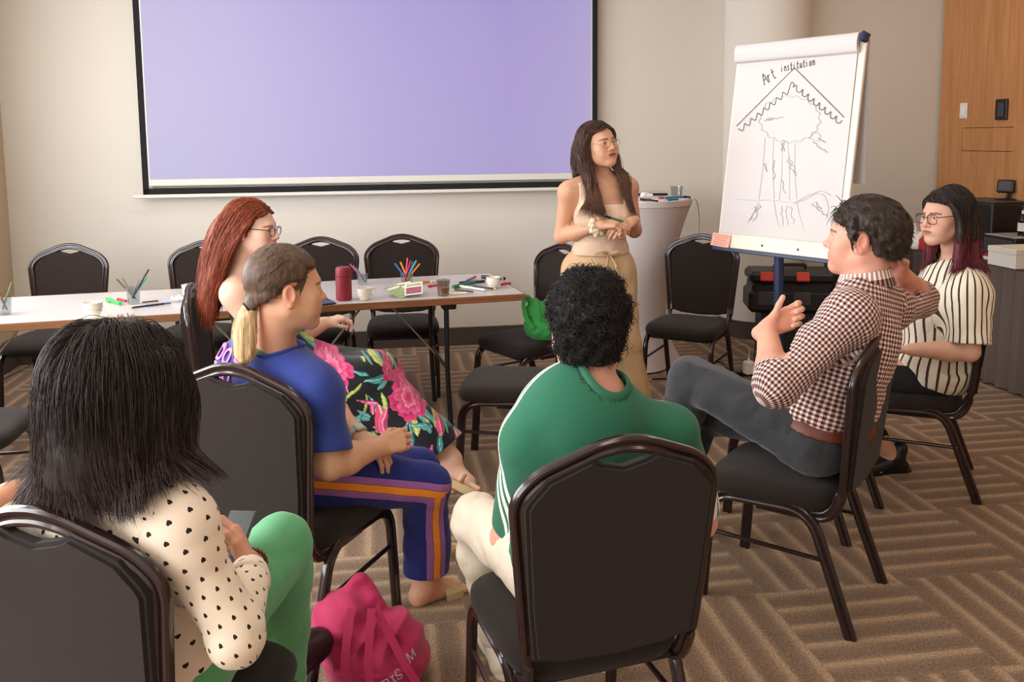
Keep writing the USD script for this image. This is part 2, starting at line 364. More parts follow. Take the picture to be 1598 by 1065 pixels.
# ------------------------------------------------------------------ the room
RW = rz(WYAW)
def wallbox(a0, a1, b0, b1, z0, z1, bev=0.0):
    m = box((a1 - a0, b1 - b0, z1 - z0), ((a0 + a1) / 2, (b0 + b1) / 2, (z0 + z1) / 2), bev=bev); return tf(m, RW, WBASE)
plain('wall_paint', (219, 213, 203), 0.85, bump=0.06, scale=90)
plain('ceiling_paint', (236, 232, 224), 0.9)
plain('baseboard_brown', (74, 62, 56), 0.7, bump=0.1, scale=60)
plain('white_trim', (226, 222, 214), 0.5)
plain('dark_metal', (30, 29, 31), 0.35, spec=0.5)
glassy('window_glass')
def carpet():
    s = 0.51
    n = {'t': ('texture_coordinate', {}), 'o': ('vector_math', {'math_type': 'subtract', 'vector2': (0.925, 2.345, 0)}),
         'r': ('vector_rotate', {'rotate_type': 'z_axis', 'angle': -WYAW}), 'k': ('vector_math', {'math_type': 'scale', 'scale': 1 / s}), 'x': ('separate_xyz', {}),
         'fx': ('math', {'math_type': 'floor'}), 'fy': ('math', {'math_type': 'floor'}), 'sum': ('math', {'math_type': 'add'}), 'par': ('math', {'math_type': 'floored_modulo', 'value2': 2.0}),
         'sel': ('mix_float', {}), 'm5': ('math', {'math_type': 'multiply', 'value2': 5.0}), 'wob': ('noise_texture', {'scale': 18.0, 'detail': 3.0}), 'w2': ('math', {'math_type': 'multiply_add', 'value2': 0.10, 'value3': -0.05}), 'add': ('math', {'math_type': 'add'}), 'fr': ('math', {'math_type': 'fraction'}),
         'ramp': ('rgb_ramp', {'ramp': [(0.0, lin((136, 112, 90))), (0.14, lin((120, 98, 79))), (0.45, lin((124, 101, 81))), (0.64, lin((136, 112, 90))), (0.80, lin((164, 138, 111))), (0.92, lin((166, 140, 112))), (1.0, lin((136, 112, 90)))]}),
         'g': ('noise_texture', {'scale': 260.0, 'detail': 3.0}), 'g2': ('noise_texture', {'scale': 110.0, 'detail': 3.0}), 'gr': ('map_range', {'from_min': 0.25, 'from_max': 0.75, 'to_min': 0.3, 'to_max': 1.7}), 'gr2': ('map_range', {'from_min': 0.2, 'from_max': 0.8, 'to_min': 0.62, 'to_max': 1.38}),
         'mu': ('vector_math', {'math_type': 'scale'}), 'mu2': ('vector_math', {'math_type': 'scale'}), 'b': ('bump', {'strength': 0.5, 'distance': 0.004}), 'p': ('principled_bsdf', {'roughness': 0.95, 'specular_ior_level': 0.1, 'sheen_weight': 0.08, 'sheen_roughness': 0.6})}
    l = [('t.object', 'o.vector1'), ('o.vector', 'r.vector'), ('r.vector', 'k.vector1'), ('k.vector', 'x.vector'), ('x.x', 'fx.value1'), ('x.y', 'fy.value1'), ('fx.value', 'sum.value1'), ('fy.value', 'sum.value2'), ('sum.value', 'par.value1'),
         ('par.value', 'sel.fac'), ('x.y', 'sel.a'), ('x.x', 'sel.b'), ('sel.result', 'm5.value1'), ('t.object', 'wob.vector'), ('wob.fac', 'w2.value1'), ('m5.value', 'add.value1'), ('w2.value', 'add.value2'), ('add.value', 'fr.value1'), ('fr.value', 'ramp.fac'),
         ('t.object', 'g.vector'), ('t.object', 'g2.vector'), ('g.fac', 'gr.value'), ('g2.fac', 'gr2.value'), ('ramp.color', 'mu.vector1'), ('gr.result', 'mu.scale'), ('mu.vector', 'mu2.vector1'), ('gr2.result', 'mu2.scale'), ('mu2.vector', 'p.base_color'), ('g.fac', 'b.height'), ('b.normal', 'p.normal')]
    MATS['carpet'] = (n, l, 'p.BSDF')
carpet()
def wood(name, dark, light, axis=(6.0, 6.0, 0.5), rough=0.45, scale=3.0):
    n = {'t': ('texture_coordinate', {}), 'm': ('mapping', {'scale': axis}), 'a': ('noise_texture', {'scale': scale, 'detail': 6.0, 'roughness': 0.6, 'distortion': 0.6}), 'm2': ('mapping', {'scale': tuple(x * 14 for x in axis)}), 'b': ('noise_texture', {'scale': scale, 'detail': 3.0}),
         'r': ('rgb_ramp', {'ramp': [(0.3, lin(dark)), (0.7, lin(light))]}), 'x': ('mix_color', {'blend_type': 'multiply', 'fac': 0.25}), 'r2': ('rgb_ramp', {'ramp': [(0.35, (0.55, 0.5, 0.45)), (0.6, (1, 1, 1))]}), 'p': ('principled_bsdf', {'roughness': rough})}
    l = [('t.object', 'm.vector'), ('m.vector', 'a.vector'), ('t.object', 'm2.vector'), ('m2.vector', 'b.vector'), ('a.fac', 'r.fac'), ('b.fac', 'r2.fac'), ('r.color', 'x.a'), ('r2.color', 'x.b'), ('x.result', 'p.base_color')]
    MATS[name] = (n, l, 'p.BSDF')
wood('oak_panel', (180, 120, 72), (204, 148, 98))
wood('table_edge_wood', (112, 70, 42), (146, 96, 60), axis=(0.6, 6, 14), rough=0.4)

struct('floor', wallbox(XL - 0.4, XR + 0.4, YB - 0.3, 0.4, -0.05, 0.0), 'carpet')
struct('ceiling', wallbox(XL - 0.3, XR + 0.3, YB - 0.3, 0.3, CEIL, CEIL + 0.08), 'ceiling_paint')
struct('wall_back', wallbox(XL - 0.2, XR + 0.2, 0, 0.2, 0, CEIL), 'wall_paint')
struct('wall_front', wallbox(XL - 0.2, XR + 0.2, YB - 0.2, YB, 0, CEIL), 'wall_paint')
# left wall with three windows in it
parts, edges = [], [YB]
for b, w in sorted(WINDOWS): edges += [b - w / 2, b + w / 2]
edges.append(0.0)
for i in range(0, len(edges), 2): parts.append(wallbox(XL - 0.2, XL, edges[i], edges[i + 1], 0, CEIL))
for b, w in WINDOWS: parts += [wallbox(XL - 0.2, XL, b - w / 2, b + w / 2, 0, 0.8), wallbox(XL - 0.2, XL, b - w / 2, b + w / 2, 2.6, CEIL)]
plain('left_wall_paint', (196, 176, 150), 0.85)
struct('wall_left', cat_m(parts), 'left_wall_paint', smooth=False)
for k, (b, w) in enumerate(WINDOWS):
    x0, x1 = XL - 0.16, XL - 0.1
    fr = [wallbox(x0, x1, b - w / 2, b + w / 2, z, z + 0.05) for z in (0.8, 2.55)] + [wallbox(x0, x1, b + s - 0.025, b + s + 0.025, 0.85, 2.55) for s in (-w / 2 + 0.025, 0, w / 2 - 0.025)]
    wn = thing('window_%d' % (k + 1), None, None); wn.SetCustomDataByKey('kind', 'structure')
    obj('window_frame', cat_m(fr), 'white_trim', wn)
    for s in (-w / 4, w / 4): obj('pane', wallbox(x0 + 0.02, x0 + 0.026, b + s - w / 4 + 0.05, b + s + w / 4 - 0.05, 0.85, 2.55), 'window_glass', wn)
# right wall: oak veneer panels with narrow joints
struct('wall_right', wallbox(XR + 0.02, XR + 0.2, YB, 0.2, 0, CEIL), 'baseboard_brown')
wr = stage.GetPrimAtPath('/World/wall_right')
HATCH = (-0.86, -0.31, 1.43, 1.60)
b = 0.0; k = 0
for w in (0.02, 1.24, 1.24, 1.24, 1.24, 1.24, 1.24):
    if k == 0: b -= w; k = 1; continue
    b0, b1 = b - w + 0.003, b - 0.003
    if k == 1:
        h = HATCH; ms = [wallbox(XR, XR + 0.02, b0, b1, 0.0, h[2] - 0.004), wallbox(XR, XR + 0.02, b0, b1, h[3] + 0.004, CEIL - 0.01), wallbox(XR, XR + 0.02, b0, h[0] - 0.004, h[2] - 0.004, h[3] + 0.004), wallbox(XR, XR + 0.02, h[1] + 0.004, b1, h[2] - 0.004, h[3] + 0.004)]
        obj('panel', cat_m(ms), 'oak_panel', wr, smooth=False)
        obj('hatch', wallbox(XR, XR + 0.02, h[0], h[1], h[2], h[3], bev=0.002), 'oak_panel', wr)
    else: obj('panel', wallbox(XR, XR + 0.02, b0, b1, 0.0, CEIL - 0.01, bev=0.002), 'oak_panel', wr)
    b -= w; k += 1
# round column standing half in the back wall
COLC, COLR = room(2.0, 0.02), 0.335
struct('trim_1', lathe([(0, 0), (COLR, 0), (COLR, CEIL), (0, CEIL)], 64, COLC), 'wall_paint')
stage.GetPrimAtPath('/World/trim_1').SetCustomDataByKey('label', 'round cream column in the back wall')
BBH = 0.135
struct('baseboard_back', cat_m([wallbox(XL, 1.66, -0.014, 0, 0, BBH, bev=0.004), wallbox(2.34, XR, -0.014, 0, 0, BBH, bev=0.004), lathe([(COLR, 0), (COLR + 0.014, 0), (COLR + 0.014, BBH), (COLR, BBH)], 64, COLC)]), 'baseboard_brown')
struct('baseboard_left', wallbox(XL, XL + 0.014, YB, 0, 0, BBH, bev=0.004), 'baseboard_brown')
struct('baseboard_right', wallbox(XR - 0.014, XR, YB, 0, 0, BBH, bev=0.004), 'baseboard_brown')
# ceiling lamps, housings round the lights
plain('lamp_white', (240, 238, 232), 0.5)
for i, (a, bb) in enumerate(LAMPS):
    r = [wallbox(a - 0.31, a + 0.31, bb + s - 0.015, bb + s + 0.015, CEIL - 0.025, CEIL) for s in (-0.295, 0.295)] + [wallbox(a + s - 0.015, a + s + 0.015, bb - 0.28, bb + 0.28, CEIL - 0.025, CEIL) for s in (-0.295, 0.295)]
    struct('trim_%d' % (i + 2), cat_m(r), 'lamp_white', smooth=False)

# ------------------------------------------------------------------ projection screen
def screen_mat():
    n = {'t': ('texture_coordinate', {}), 'x': ('separate_xyz', {}), 'mx': ('map_range', {'from_min': -2.55, 'from_max': 0.6, 'clamp': True}), 'r': ('rgb_ramp', {'ramp': [(0.0, lin((196, 192, 244))), (0.18, lin((186, 180, 244))), (0.55, lin((162, 146, 238))), (0.8, lin((154, 136, 234))), (0.95, lin((172, 158, 240))), (1.0, lin((184, 172, 242)))]}),
         'mz': ('map_range', {'from_min': 1.25, 'from_max': 2.7, 'to_min': 0.16, 'to_max': 0.0, 'clamp': True}), 'mm': ('mix_color', {'b': lin((226, 222, 246))}), 'e': ('emission', {'strength': 1.4}), 'p': ('principled_bsdf', {'base_color': (0.22, 0.21, 0.26), 'roughness': 0.9}), 's': ('add_closure', {})}
    l = [('t.object', 'x.vector'), ('x.x', 'mx.value'), ('mx.result', 'r.fac'), ('x.z', 'mz.value'), ('mz.result', 'mm.fac'), ('r.color', 'mm.a'), ('mm.result', 'e.color'), ('e.emission', 's.closure1'), ('p.BSDF', 's.closure2')]
    MATS['projected_image'] = (n, l, 's.closure')
screen_mat()
plain('screen_white', (222, 220, 214), 0.8)
plain('black_cloth', (22, 22, 25), 0.9)
sc = thing('projection_screen', 'large pull-down projection screen with black border showing a plain lavender image', 'projection screen', WBASE, WYAW)
S0, S1, SZ0, SZ1, OFF = -2.613, 0.641, 1.19, 2.98, 0.085
obj('surface', box((S1 - S0 - 0.08, 0.003, SZ1 - SZ0 - 0.04), ((S0 + S1) / 2, -OFF, (SZ0 + SZ1) / 2 + 0.04)), 'screen_white', sc)
obj('projected_image', box((S1 - S0 - 0.1, 0.001, SZ1 - SZ0 - 0.1), ((S0 + S1) / 2, -OFF - 0.0025, (SZ0 + SZ1) / 2 + 0.055)), 'projected_image', sc)
obj('border', cat_m([box((0.04, 0.005, SZ1 - SZ0), (x, -OFF - 0.001, (SZ0 + SZ1) / 2)) for x in (S0 + 0.02, S1 - 0.02)] + [box((S1 - S0, 0.005, 0.042), ((S0 + S1) / 2, -OFF - 0.001, SZ0 + 0.021))]), 'black_cloth', sc, smooth=False)
obj('weight_bar', box((S1 - S0 + 0.14, 0.022, 0.026), ((S0 + S1) / 2, -OFF - 0.002, SZ0 - 0.014), bev=0.006), 'white_trim', sc)
obj('housing', box((S1 - S0 + 0.24, 0.11, 0.11), ((S0 + S1) / 2, -0.06, SZ1 + 0.01), bev=0.015), 'white_trim', sc)

# ------------------------------------------------------------------ switch, thermostat on the oak wall
def onwall(px, py):
    d = at(px, py, 5.0) - CAM0; n = E1; t = np.dot(room(XR, 0) - CAM0, n) / np.dot(d, n); return CAM0 + t * d
p = onwall(1505, 173)
t = thing('light_switch', 'white light switch on the oak wall panel', 'switch', p, WYAW)
obj('plate', box((0.012, 0.085, 0.12), (-0.006, 0, 0), bev=0.004), 'white_trim', t); obj('rocker', box((0.008, 0.05, 0.075), (-0.014, 0, 0), bev=0.003), 'lamp_white', t)
p = onwall(1565, 171)
t = thing('thermostat', 'black square wall thermostat on the oak panel', 'thermostat', p, WYAW)
plain('black_plastic', (24, 24, 26), 0.4)
plain('dark_grey_plastic', (62, 62, 66), 0.45)
obj('plate', box((0.02, 0.12, 0.15), (-0.01, 0, 0), bev=0.006), 'black_plastic', t); obj('display', box((0.006, 0.06, 0.1), (-0.022, -0.005, 0.0), bev=0.002), 'dark_grey_plastic', t)

# ------------------------------------------------------------------ banquet chairs
plain('chair_fabric', (40, 32, 29), 0.9, bump=0.35, scale=900, var=0.12, vscale=40, sheen=0.1, spec=0.15)
plain('chair_frame', (38, 24, 24), 0.22, coat=0.3, var=0.15, vscale=30)
plain('frame_worn', (190, 176, 170), 0.4)
DS = 1.15 * np.array([(0.0082 * math.cos(a) + s * 0.0088, 0.0105 * math.sin(a)) for s, rng in ((1, np.linspace(-2.45, 2.45, 9)), (-1, np.linspace(np.pi - 2.45, np.pi + 2.45, 9))) for a in rng])   # ridged double tube
def chair_parts(t):
    for s in (-1, 1):
        fr, rr = np.array([s * .205, .23, 0]), np.array([s * .212, -.265, 0])
        path = fillet([fr, (s * .200, .205, .372), (s * .200, -.125, .382), rr], 0.085, 8)
        dist = np.r_[0, np.cumsum(np.linalg.norm(np.diff(path, axis=0), axis=1))]
        k0 = 6; k1 = len(path) - 7; Tn = np.gradient(path, axis=0); rf = lambda q: (lambda i: np.cross(Tn[q + i], (1, 0, 0)))
        obj('leg', sweep(path[:k0 + 1], DS, rf(0)), 'chair_frame', t); obj('seat_rail', sweep(path[k0:k1 + 1], DS, rf(k0)), 'chair_frame', t); obj('leg', sweep(path[k1:], DS, rf(k1)), 'chair_frame', t)
        a, b = fr + (path[1] - fr) * 0.72, rr + (path[-2] - rr) * 0.72
        a = np.array([s * .2015, .2145, .235]); b = np.array([s * .2075, -.180, .232])
        obj('stretcher', tube([a, b], 0.0075, 8), 'chair_frame', t)
    # back frame: one double tube from under the seat, up round the back
    half = [(.186, .05, .362), (.186, -.185, .362), (.192, -.222, .46), (.226, -.247, .825), (.180, -.259, .874), (.050, -.274, .925), (0, -.276, .931)]
    pts = [(-x, y, z) for x, y, z in half] + [(x, y, z) for x, y, z in half[-2::-1]]
    pp = fillet(pts, [.06, .05, .045, .03, .03, .015, .03, .03, .045, .05, .06], 7)
    Tb = np.gradient(pp, axis=0)
    def ref(i):
        n = np.array([0, 1, .12]) if pp[i][2] > .46 else np.array([np.sign(pp[i][0]), .4 * (pp[i][2] > .368), 0.]); return np.cross(Tb[i], n)
    obj('back_frame', sweep(pp, DS, ref), 'chair_frame', t)
    # upholstered back panel, scooped at the top for a hand hold
    sh = [(-.186, .462), (-.12, .446), (0, .440), (.12, .446), (.186, .462), (.2, .58), (.216, .815), (.206, .832), (.168, .872), (.075, .907), (.05, .895), (0, .883), (-.05, .895), (-.075, .907), (-.168, .872), (-.206, .832), (-.216, .815), (-.2, .58)]
    poly = sg.Polygon(sh).buffer(0.012).buffer(-0.012)
    m = prism(poly, 0.034, bev=0.008)
    m = m.subdivide().subdivide() if False else m
    v = m.vertices.copy(); z = v[:, 1]; y = -.232 - (z - .50) * .105 + 0.017 - v[:, 2]
    m.vertices = np.stack([v[:, 0], y, z], 1); m.invert()
    obj('backrest', m, 'chair_fabric', t)
    # seat cushion
    n = 48; a = np.linspace(0, 2 * np.pi, n, endpoint=False); sx = np.sign(np.cos(a)) * np.abs(np.cos(a)) ** .42; sy = np.sign(np.sin(a)) * np.abs(np.sin(a)) ** .42
    rings = []
    for k, z in ((.80, .374), (.955, .376), (.985, .388), (1.0, .404), (.985, .424), (.93, .438), (.80, .445), (.5, .448), (.2, .449)):
        X = .218 * sx * k * (1 + .04 * sy); Y = .02 + .222 * sy * k; Z = np.full(n, z) + .012 * (k < .9) * (z > .41) * 0 - .01 * np.clip((Y - .15) / .1, 0, 1) * (z > .41)
        rings.append(np.stack([X, Y, Z], 1))
    V = np.concatenate(rings + [[(0, .02, .374)], [(0, .02, .4495)]]); F = []
    R_ = len(rings)
    for i in range(R_ - 1):
        for q in range(n):
            w = (q + 1) % n; F += [(i * n + q, i * n + w, (i + 1) * n + w), (i * n + q, (i + 1) * n + w, (i + 1) * n + q)]
    for q in range(n):
        w = (q + 1) % n; F += [(R_ * n, w, q), (R_ * n + 1, (R_ - 1) * n + q, (R_ - 1) * n + w)]
    obj('seat', trimesh.Trimesh(V, F, process=False), 'chair_fabric', t, smooth=50)
    obj('seat_pan', box((.36, .36, .02), (0, .01, .364), bev=.006), 'black_plastic', t)
CHG = 'banquet chairs'
CH = {  # x, y, yaw (forward = local +y), label
 'K': (0.142, 2.022, 18.1, 'dark brown banquet chair seen from behind under the curly-haired man in green'),
 'P': (-0.675, 2.635, -23.0, 'banquet chair with its back to the camera under the ponytailed woman in blue'),
 'L': (-0.74, 1.697, -16.7, 'nearest banquet chair, at the lower left under the woman in the heart-print blouse'),
 'M': (0.948, 2.889, 54.9, 'banquet chair under the man in the checked shirt'),
 'W': (1.805, 3.858, 66.5, 'banquet chair under the woman in the striped shirt'),
 'R': (-1.13, 3.80, -80.0, 'banquet chair at the near side of the table under the red-haired woman'),
 'A': (-2.69, 5.02, 181.8, 'leftmost empty banquet chair behind the long table'),
 'B': (-1.885, 5.14, 182.5, 'empty banquet chair behind the table, just left of the red-haired woman'),
 'C': (-1.20, 5.26, 184.0, 'empty banquet chair behind the table, mostly hidden by the red bottle and the ponytailed head'),
 'D': (-0.685, 5.37, 187.0, 'empty banquet chair behind the table beside the pot of felt pens'),
 'E': (0.085, 4.89, 127.0, 'empty banquet chair with a green bag on its seat'),
 'F': (0.0, 4.03, 82.0, 'empty sideways banquet chair in front of the end of the table'),
 'G': (1.075, 5.25, 151.0, 'empty banquet chair between the draped high table and the flip chart'),
 'H': (1.196, 3.522, 51.3, 'empty banquet chair hidden behind the man in the checked shirt, only its legs showing'),
 'N': (-2.24, 3.42, -80.0, 'empty banquet chair cut off by the left edge of the picture'),
}
chair0 = None; CHP = {}
for k, (x, y, a, lab) in CH.items():
    if chair0 is None:
        chair0 = thing('banquet_chair', lab, 'chair', (x, y, 0), math.radians(a), CHG); chair_parts(chair0); CHP[k] = chair0
    else: CHP[k] = dup(chair0, (x, y, 0), math.radians(a), lab, CHG)

# ------------------------------------------------------------------ people
tinted('skin', rough=0.5, bump=0.08, scale=260, sss=0.12, spec=0.35)
tinted('eyeball', rough=0.12, bump=0.0)
tinted('print_cloth', rough=0.85, bump=0.3, scale=350, sheen=0.15, spec=0.2)
for nm, c in (('hair_black', (26, 21, 20)), ('hair_brown', (66, 46, 37)), ('hair_dark', (44, 35, 33)), ('hair_red', (126, 58, 34)), ('hair_mouse', (80, 60, 47)), ('hair_blond', (196, 164, 122)), ('hair_wine', (98, 40, 48)), ('hair_man', (50, 40, 35)), ('hair_tips', (92, 62, 47)), ('hair_umber', (60, 46, 44))):
    MATS[nm] = ({'i': ('hair_info', {}), 'r': ('rgb_ramp', {'ramp': [(0, tuple(x * 0.6 for x in lin(c))), (0.5, lin(c)), (1, tuple(min(1, x * 1.5) for x in lin(c)))]}), 'o': ('object_info', {}), 'p': ('principled_bsdf', {'roughness': 0.38, 'specular_ior_level': 0.45})}, [('i.index', 'r.fac'), ('r.color', 'p.base_color')], 'p.BSDF')
    MATS[nm] = ({'t': ('texture_coordinate', {}), 'm': ('mapping', {'scale': (130, 130, 9)}), 'n': ('noise_texture', {'scale': 1.0, 'detail': 2.0}), 'r': ('rgb_ramp', {'ramp': [(0.25, tuple(x * 0.55 for x in lin(c))), (0.5, lin(c)), (0.75, tuple(min(1, x * 1.7) for x in lin(c)))]}), 'p': ('principled_bsdf', {'roughness': 0.48, 'specular_ior_level': 0.28})},
                [('t.object', 'm.vector'), ('m.vector', 'n.vector'), ('n.fac', 'r.fac'), ('r.color', 'p.base_color')], 'p.BSDF')

def head_field(F, c, R, s=1.0, fem=True, mouth=0.0, nose=1.0, ear=True, jaw=1.0, neck=None, neckr=.052):
    """Adds a head; local axes: x right, y forward, z up, zero between the eyes' level and the ears."""
    F.place(R, c, s)
    F.ell((0, -.014, .040), (.0745, .096, .082), k=.02)
    F.ell((0, .028, -.012), (.066, .066, .088), k=.03)
    F.ell((0, .034, -.066), (.050 * jaw, .052, .046), k=.025)
    for x in (-1, 1):
        F.cone((x * .050 * jaw, -.006, -.052), (x * .016, .070, -.094), .018, .016, k=.03)
        F.ball((x * .043, .060, -.022), .023, k=.03)
        F.ball((x * .033, .066, -.052), .020 if fem else .022, k=.03)
    F.ball((0, .078, -.096), .0165 if fem else .020, k=.025)
    F.cone((-.022, .080, .022), (.022, .080, .022), .011 if fem else .014, k=.025)
    for x in (-1, 1): F.ell((x * .0315, .100, .003), (.0185, .017, .0125), k=.014, op='-')
    for x in (-1, 1):                                                   # eyelids with an almond opening
        F.ball((x * .0315, .0765, .002), .0152, k=.004)
        F.ell((x * .0315, .0935, .0015), (.0132, .014, .0050), k=.003, op='-')
    F.cone((0, .088, .010), (0, .108 + .006 * (nose - 1), -.024), .0075, .0105 * nose, k=.012)
    F.ball((0, .110 + .006 * (nose - 1), -.028), .0095 * nose, k=.008)
    for x in (-1, 1): F.ball((x * .0115, .099, -.032), .0078 * nose, k=.007)
    for x in (-1, 1): F.ball((x * .006, .104, -.0385), .0032, k=.003, op='-')
    F.ell((0, .087, -.060), (.029, .014, .018), k=.014)
    F.ell((0, .0955, -.0547), (.0235, .0075, .0046), k=.006); F.ell((0, .0945, -.0655), (.0200, .0078, .0056), k=.006)
    F.ell((0, .102, -.0600), (.0245, .010, .0013 + mouth), k=.003, op='-')
    if mouth: F.ell((0, .100, -.0600), (.015, .016, mouth), k=.003, op='-')
    if ear:
        for x in (-1, 1):
            E = rz(x * -.35) @ ry(x * .12)
            F.ell((x * .0775, -.012, -.006), (.0075, .019, .032), R=E, k=.008)
            F.ell((x * .0845, -.008, .000), (.0055, .011, .019), R=E, k=.006, op='-')
            F.ball((x * .076, -.006, -.034), .008, k=.008)
    if neck is not None:
        a = F.w((0, -.022, -.050)); F.place(); F.cone(a, neck, neckr * s, (neckr + .006) * s, k=.03); F.place(R, c, s)
    return F

SK = {'pale': (226, 182, 160), 'fair': (222, 172, 148), 'tan': (208, 156, 126), 'rosy': (220, 160, 138), 'olive': (190, 136, 108)}
def paint_skin(P, base, heads, hairc=None, lips=(172, 92, 86), brow=(60, 42, 34), hz=.02):
    """Colour of lips, brows, cheeks and scalp as the face has them."""
    T = np.tile(np.array(lin(base)), (len(P), 1)); n = meshkit.fbm(P * 22, 3, 5)[:, None]
    T *= 0.94 + 0.12 * n
    for c, R, s in heads:
        L = ((P - c) @ R) / s; x, y, z = L.T; ax = np.abs(x)
        def mixin(w, col): T[:] = T * (1 - w[:, None]) + np.array(lin(col)) * w[:, None]
        front = np.clip((y - .05) / .02, 0, 1)
        ck = np.exp(-(((ax - .042) / .02) ** 2 + ((z + .03) / .02) ** 2)) * front * .35; mixin(ck, (214, 128, 112))
        mixin(np.exp(-((x / .014) ** 2 + ((z + .03) / .012) ** 2)) * front * .3, (214, 130, 115))
        lip = (np.clip(1.25 - ((x / .0255) ** 2 + ((z + .0602) / .0105) ** 2), 0, .25) * 4) * np.clip((y - .083) / .004, 0, 1); mixin(lip * .8, lips)
        mixin((np.abs(z + .0600) < .0014) * (ax < .021) * (y > .09) * .6, (92, 40, 38))
        bz = .0215 - .35 * np.clip(ax - .036, 0, 1) + .12 * np.clip(ax - .018, 0, .02)
        br = np.clip(1.4 - np.abs(z - bz) / .0034, 0, 1) * ((ax > .012) & (ax < .052)) * (y > .03); mixin(br * .85, brow)
        lash = np.clip(1.5 - np.abs(z - .0058 - .0 * ax) / .0012, 0, 1) * (np.abs(ax - .0315) < .0135) * (y > .075); mixin(lash * .9, (40, 28, 26))
        ear_ = (ax > .072) * (np.abs(z + .006) < .04) * (y < .03) * .35; mixin(ear_, (216, 112, 96))
        if hairc is not None:
            hl = np.where(np.linalg.norm(L - np.array([0, -.014, .03]), axis=1) < .122, hairline(L - np.array([0, 0, hz]) * (L[:, 1:2] < .02)), -1); mixin(np.clip(hl / .006, 0, 1), hairc)
    return T
def hairline(L):
    """>0 where hair grows, in head coordinates (metres, roughly)."""
    x, y, z = L.T; ax = np.abs(x); z = z + .009 * (meshkit.noise(L * 75, 4) - .5)
    front = z - (.077 - .42 * ax + np.where(y < .045, np.maximum((y - .045) * 2.6, -.075), 0))     # forehead and temple
    nape = np.where(y < -.018, z - np.maximum(-.030 + .5 * (y + .018), -.054), -1)
    return np.where((ax > .0735) & (np.abs(z + .004) < .036) & (y > -.04), -1, np.maximum(np.minimum(front, .02), np.minimum(nape, .02)))
def add_eyes(parent, c, R, s, gaze, org, iris=(78, 58, 40)):
    for x in (-1, 1):
        m = trimesh.creation.icosphere(4, .0135 * s); g = unit(gaze); d = m.vertices @ g / (.0135 * s)
        T = np.where((d > .965)[:, None], lin((12, 10, 10)), np.where((d > .87)[:, None], lin(iris), lin((232, 226, 222))))
        o = c + s * (R @ np.array([x * .0315, .0768, .002]))
        obj('eye', (m.vertices + o, m.faces), 'eyeball', parent, smooth=True, tint=T, origin=org)

def add_hand(F, w, fwd, palm, side, curl=(.5, .5, .55, .6, .65), spread=.10, s=1.0, thumb=(.5, .35), splay=0.0):
    """A hand at wrist w, knuckles towards fwd, palm facing palm; side +1 right, -1 left. curl: thumb, index ... little (radians per joint)."""
    f = unit(fwd); p = unit(palm - np.dot(palm, f) * f); x = np.cross(f, p) * side      # x points to the thumb side
    R = np.stack([x, f, -p], 1)                                                           # local z = back of the hand
    F.place(R, w, s)
    F.cone((0, -.03, 0), (0, .012, 0), .0235, .024, k=.012)
    for i, (bx, by) in enumerate(((.027, .088), (.009, .093), (-.010, .089), (-.027, .080))):
        F.cone((bx * .55, .010, 0), (bx, by, .002), .0145, .0118, k=.010)
        L, r = ((.043, .025, .021), (.047, .029, .022), (.044, .027, .021), (.034, .020, .019))[i], (.0092, .0096, .0090, .0080)[i]
        q = np.array([bx, by, .001]); a = 0.0; dx = (1.5 - i) * spread * .5 + splay
        cu = curl[i + 1] if np.ndim(curl[i + 1]) else (curl[i + 1] * .9, curl[i + 1] * 1.1, curl[i + 1] * .8)
        for j in range(3):
            a += cu[j]; d = np.array([math.sin(dx) * math.cos(a), math.cos(dx) * math.cos(a), -math.sin(a)]); e = q + d * L[j]
            F.cone(q, e, r * (1 - .06 * j), r * (.94 - .07 * j), k=.004); q = e
    F.cone((.014, .012, -.006), (.030, .042, -.012), .0165, .0135, k=.012)              # thumb leaves the side of the palm
    q = np.array([.030, .040, -.012]); o, cu = thumb; d = unit(np.array([math.sin(o), math.cos(o), -.35]))
    for j, (l, r) in enumerate(((.034, .0108), (.028, .0096))):
        d = unit(d + np.array([-cu, .1, -.3 * cu]) * (j + .2)); e = q + d * l; F.cone(q, e, r, r * .88, k=.005); q = e
    F.place(); return F

def person(name, label, base):
    t = thing(name, label, 'person', base); return t, np.asarray(base, float)
def skin_body(t, org, F, fine, base, heads, res=.009, coarse=None, **kw):
    """One body mesh: fine boxes (head, hands) and the coarse rest, all from one field and overlapping inside one another."""
    V, Fa, n = [], [], 0
    for lo, hi, r in fine:
        v, f = nets(F, r, lo, hi); V.append(v); Fa.append(f + n); n += len(v)
    def cut(P, d):
        for lo, hi, r in fine:
            c, h = (np.asarray(lo) + hi) / 2, (np.asarray(hi) - lo) / 2 - .014
            q = np.abs(P - c) - h; b = np.minimum(q.max(1), 0) + np.sqrt((np.maximum(q, 0) ** 2).sum(1)); d = np.maximum(d, -b)
        return d
    G = Field(); G.ops = list(F.ops) + [('f', cut, 0, 'f', np.full(3, -99.), np.full(3, 99.))]
    lo, hi = F.bounds() if coarse is None else coarse
    v, f = nets(G, res, lo, hi); V.append(v); Fa.append(f + n)
    V, Fa = np.concatenate(V), np.concatenate(Fa)
    return obj('body', (V, Fa), 'skin', t, smooth=True, tint=paint_skin(V, base, heads, **kw), origin=org)
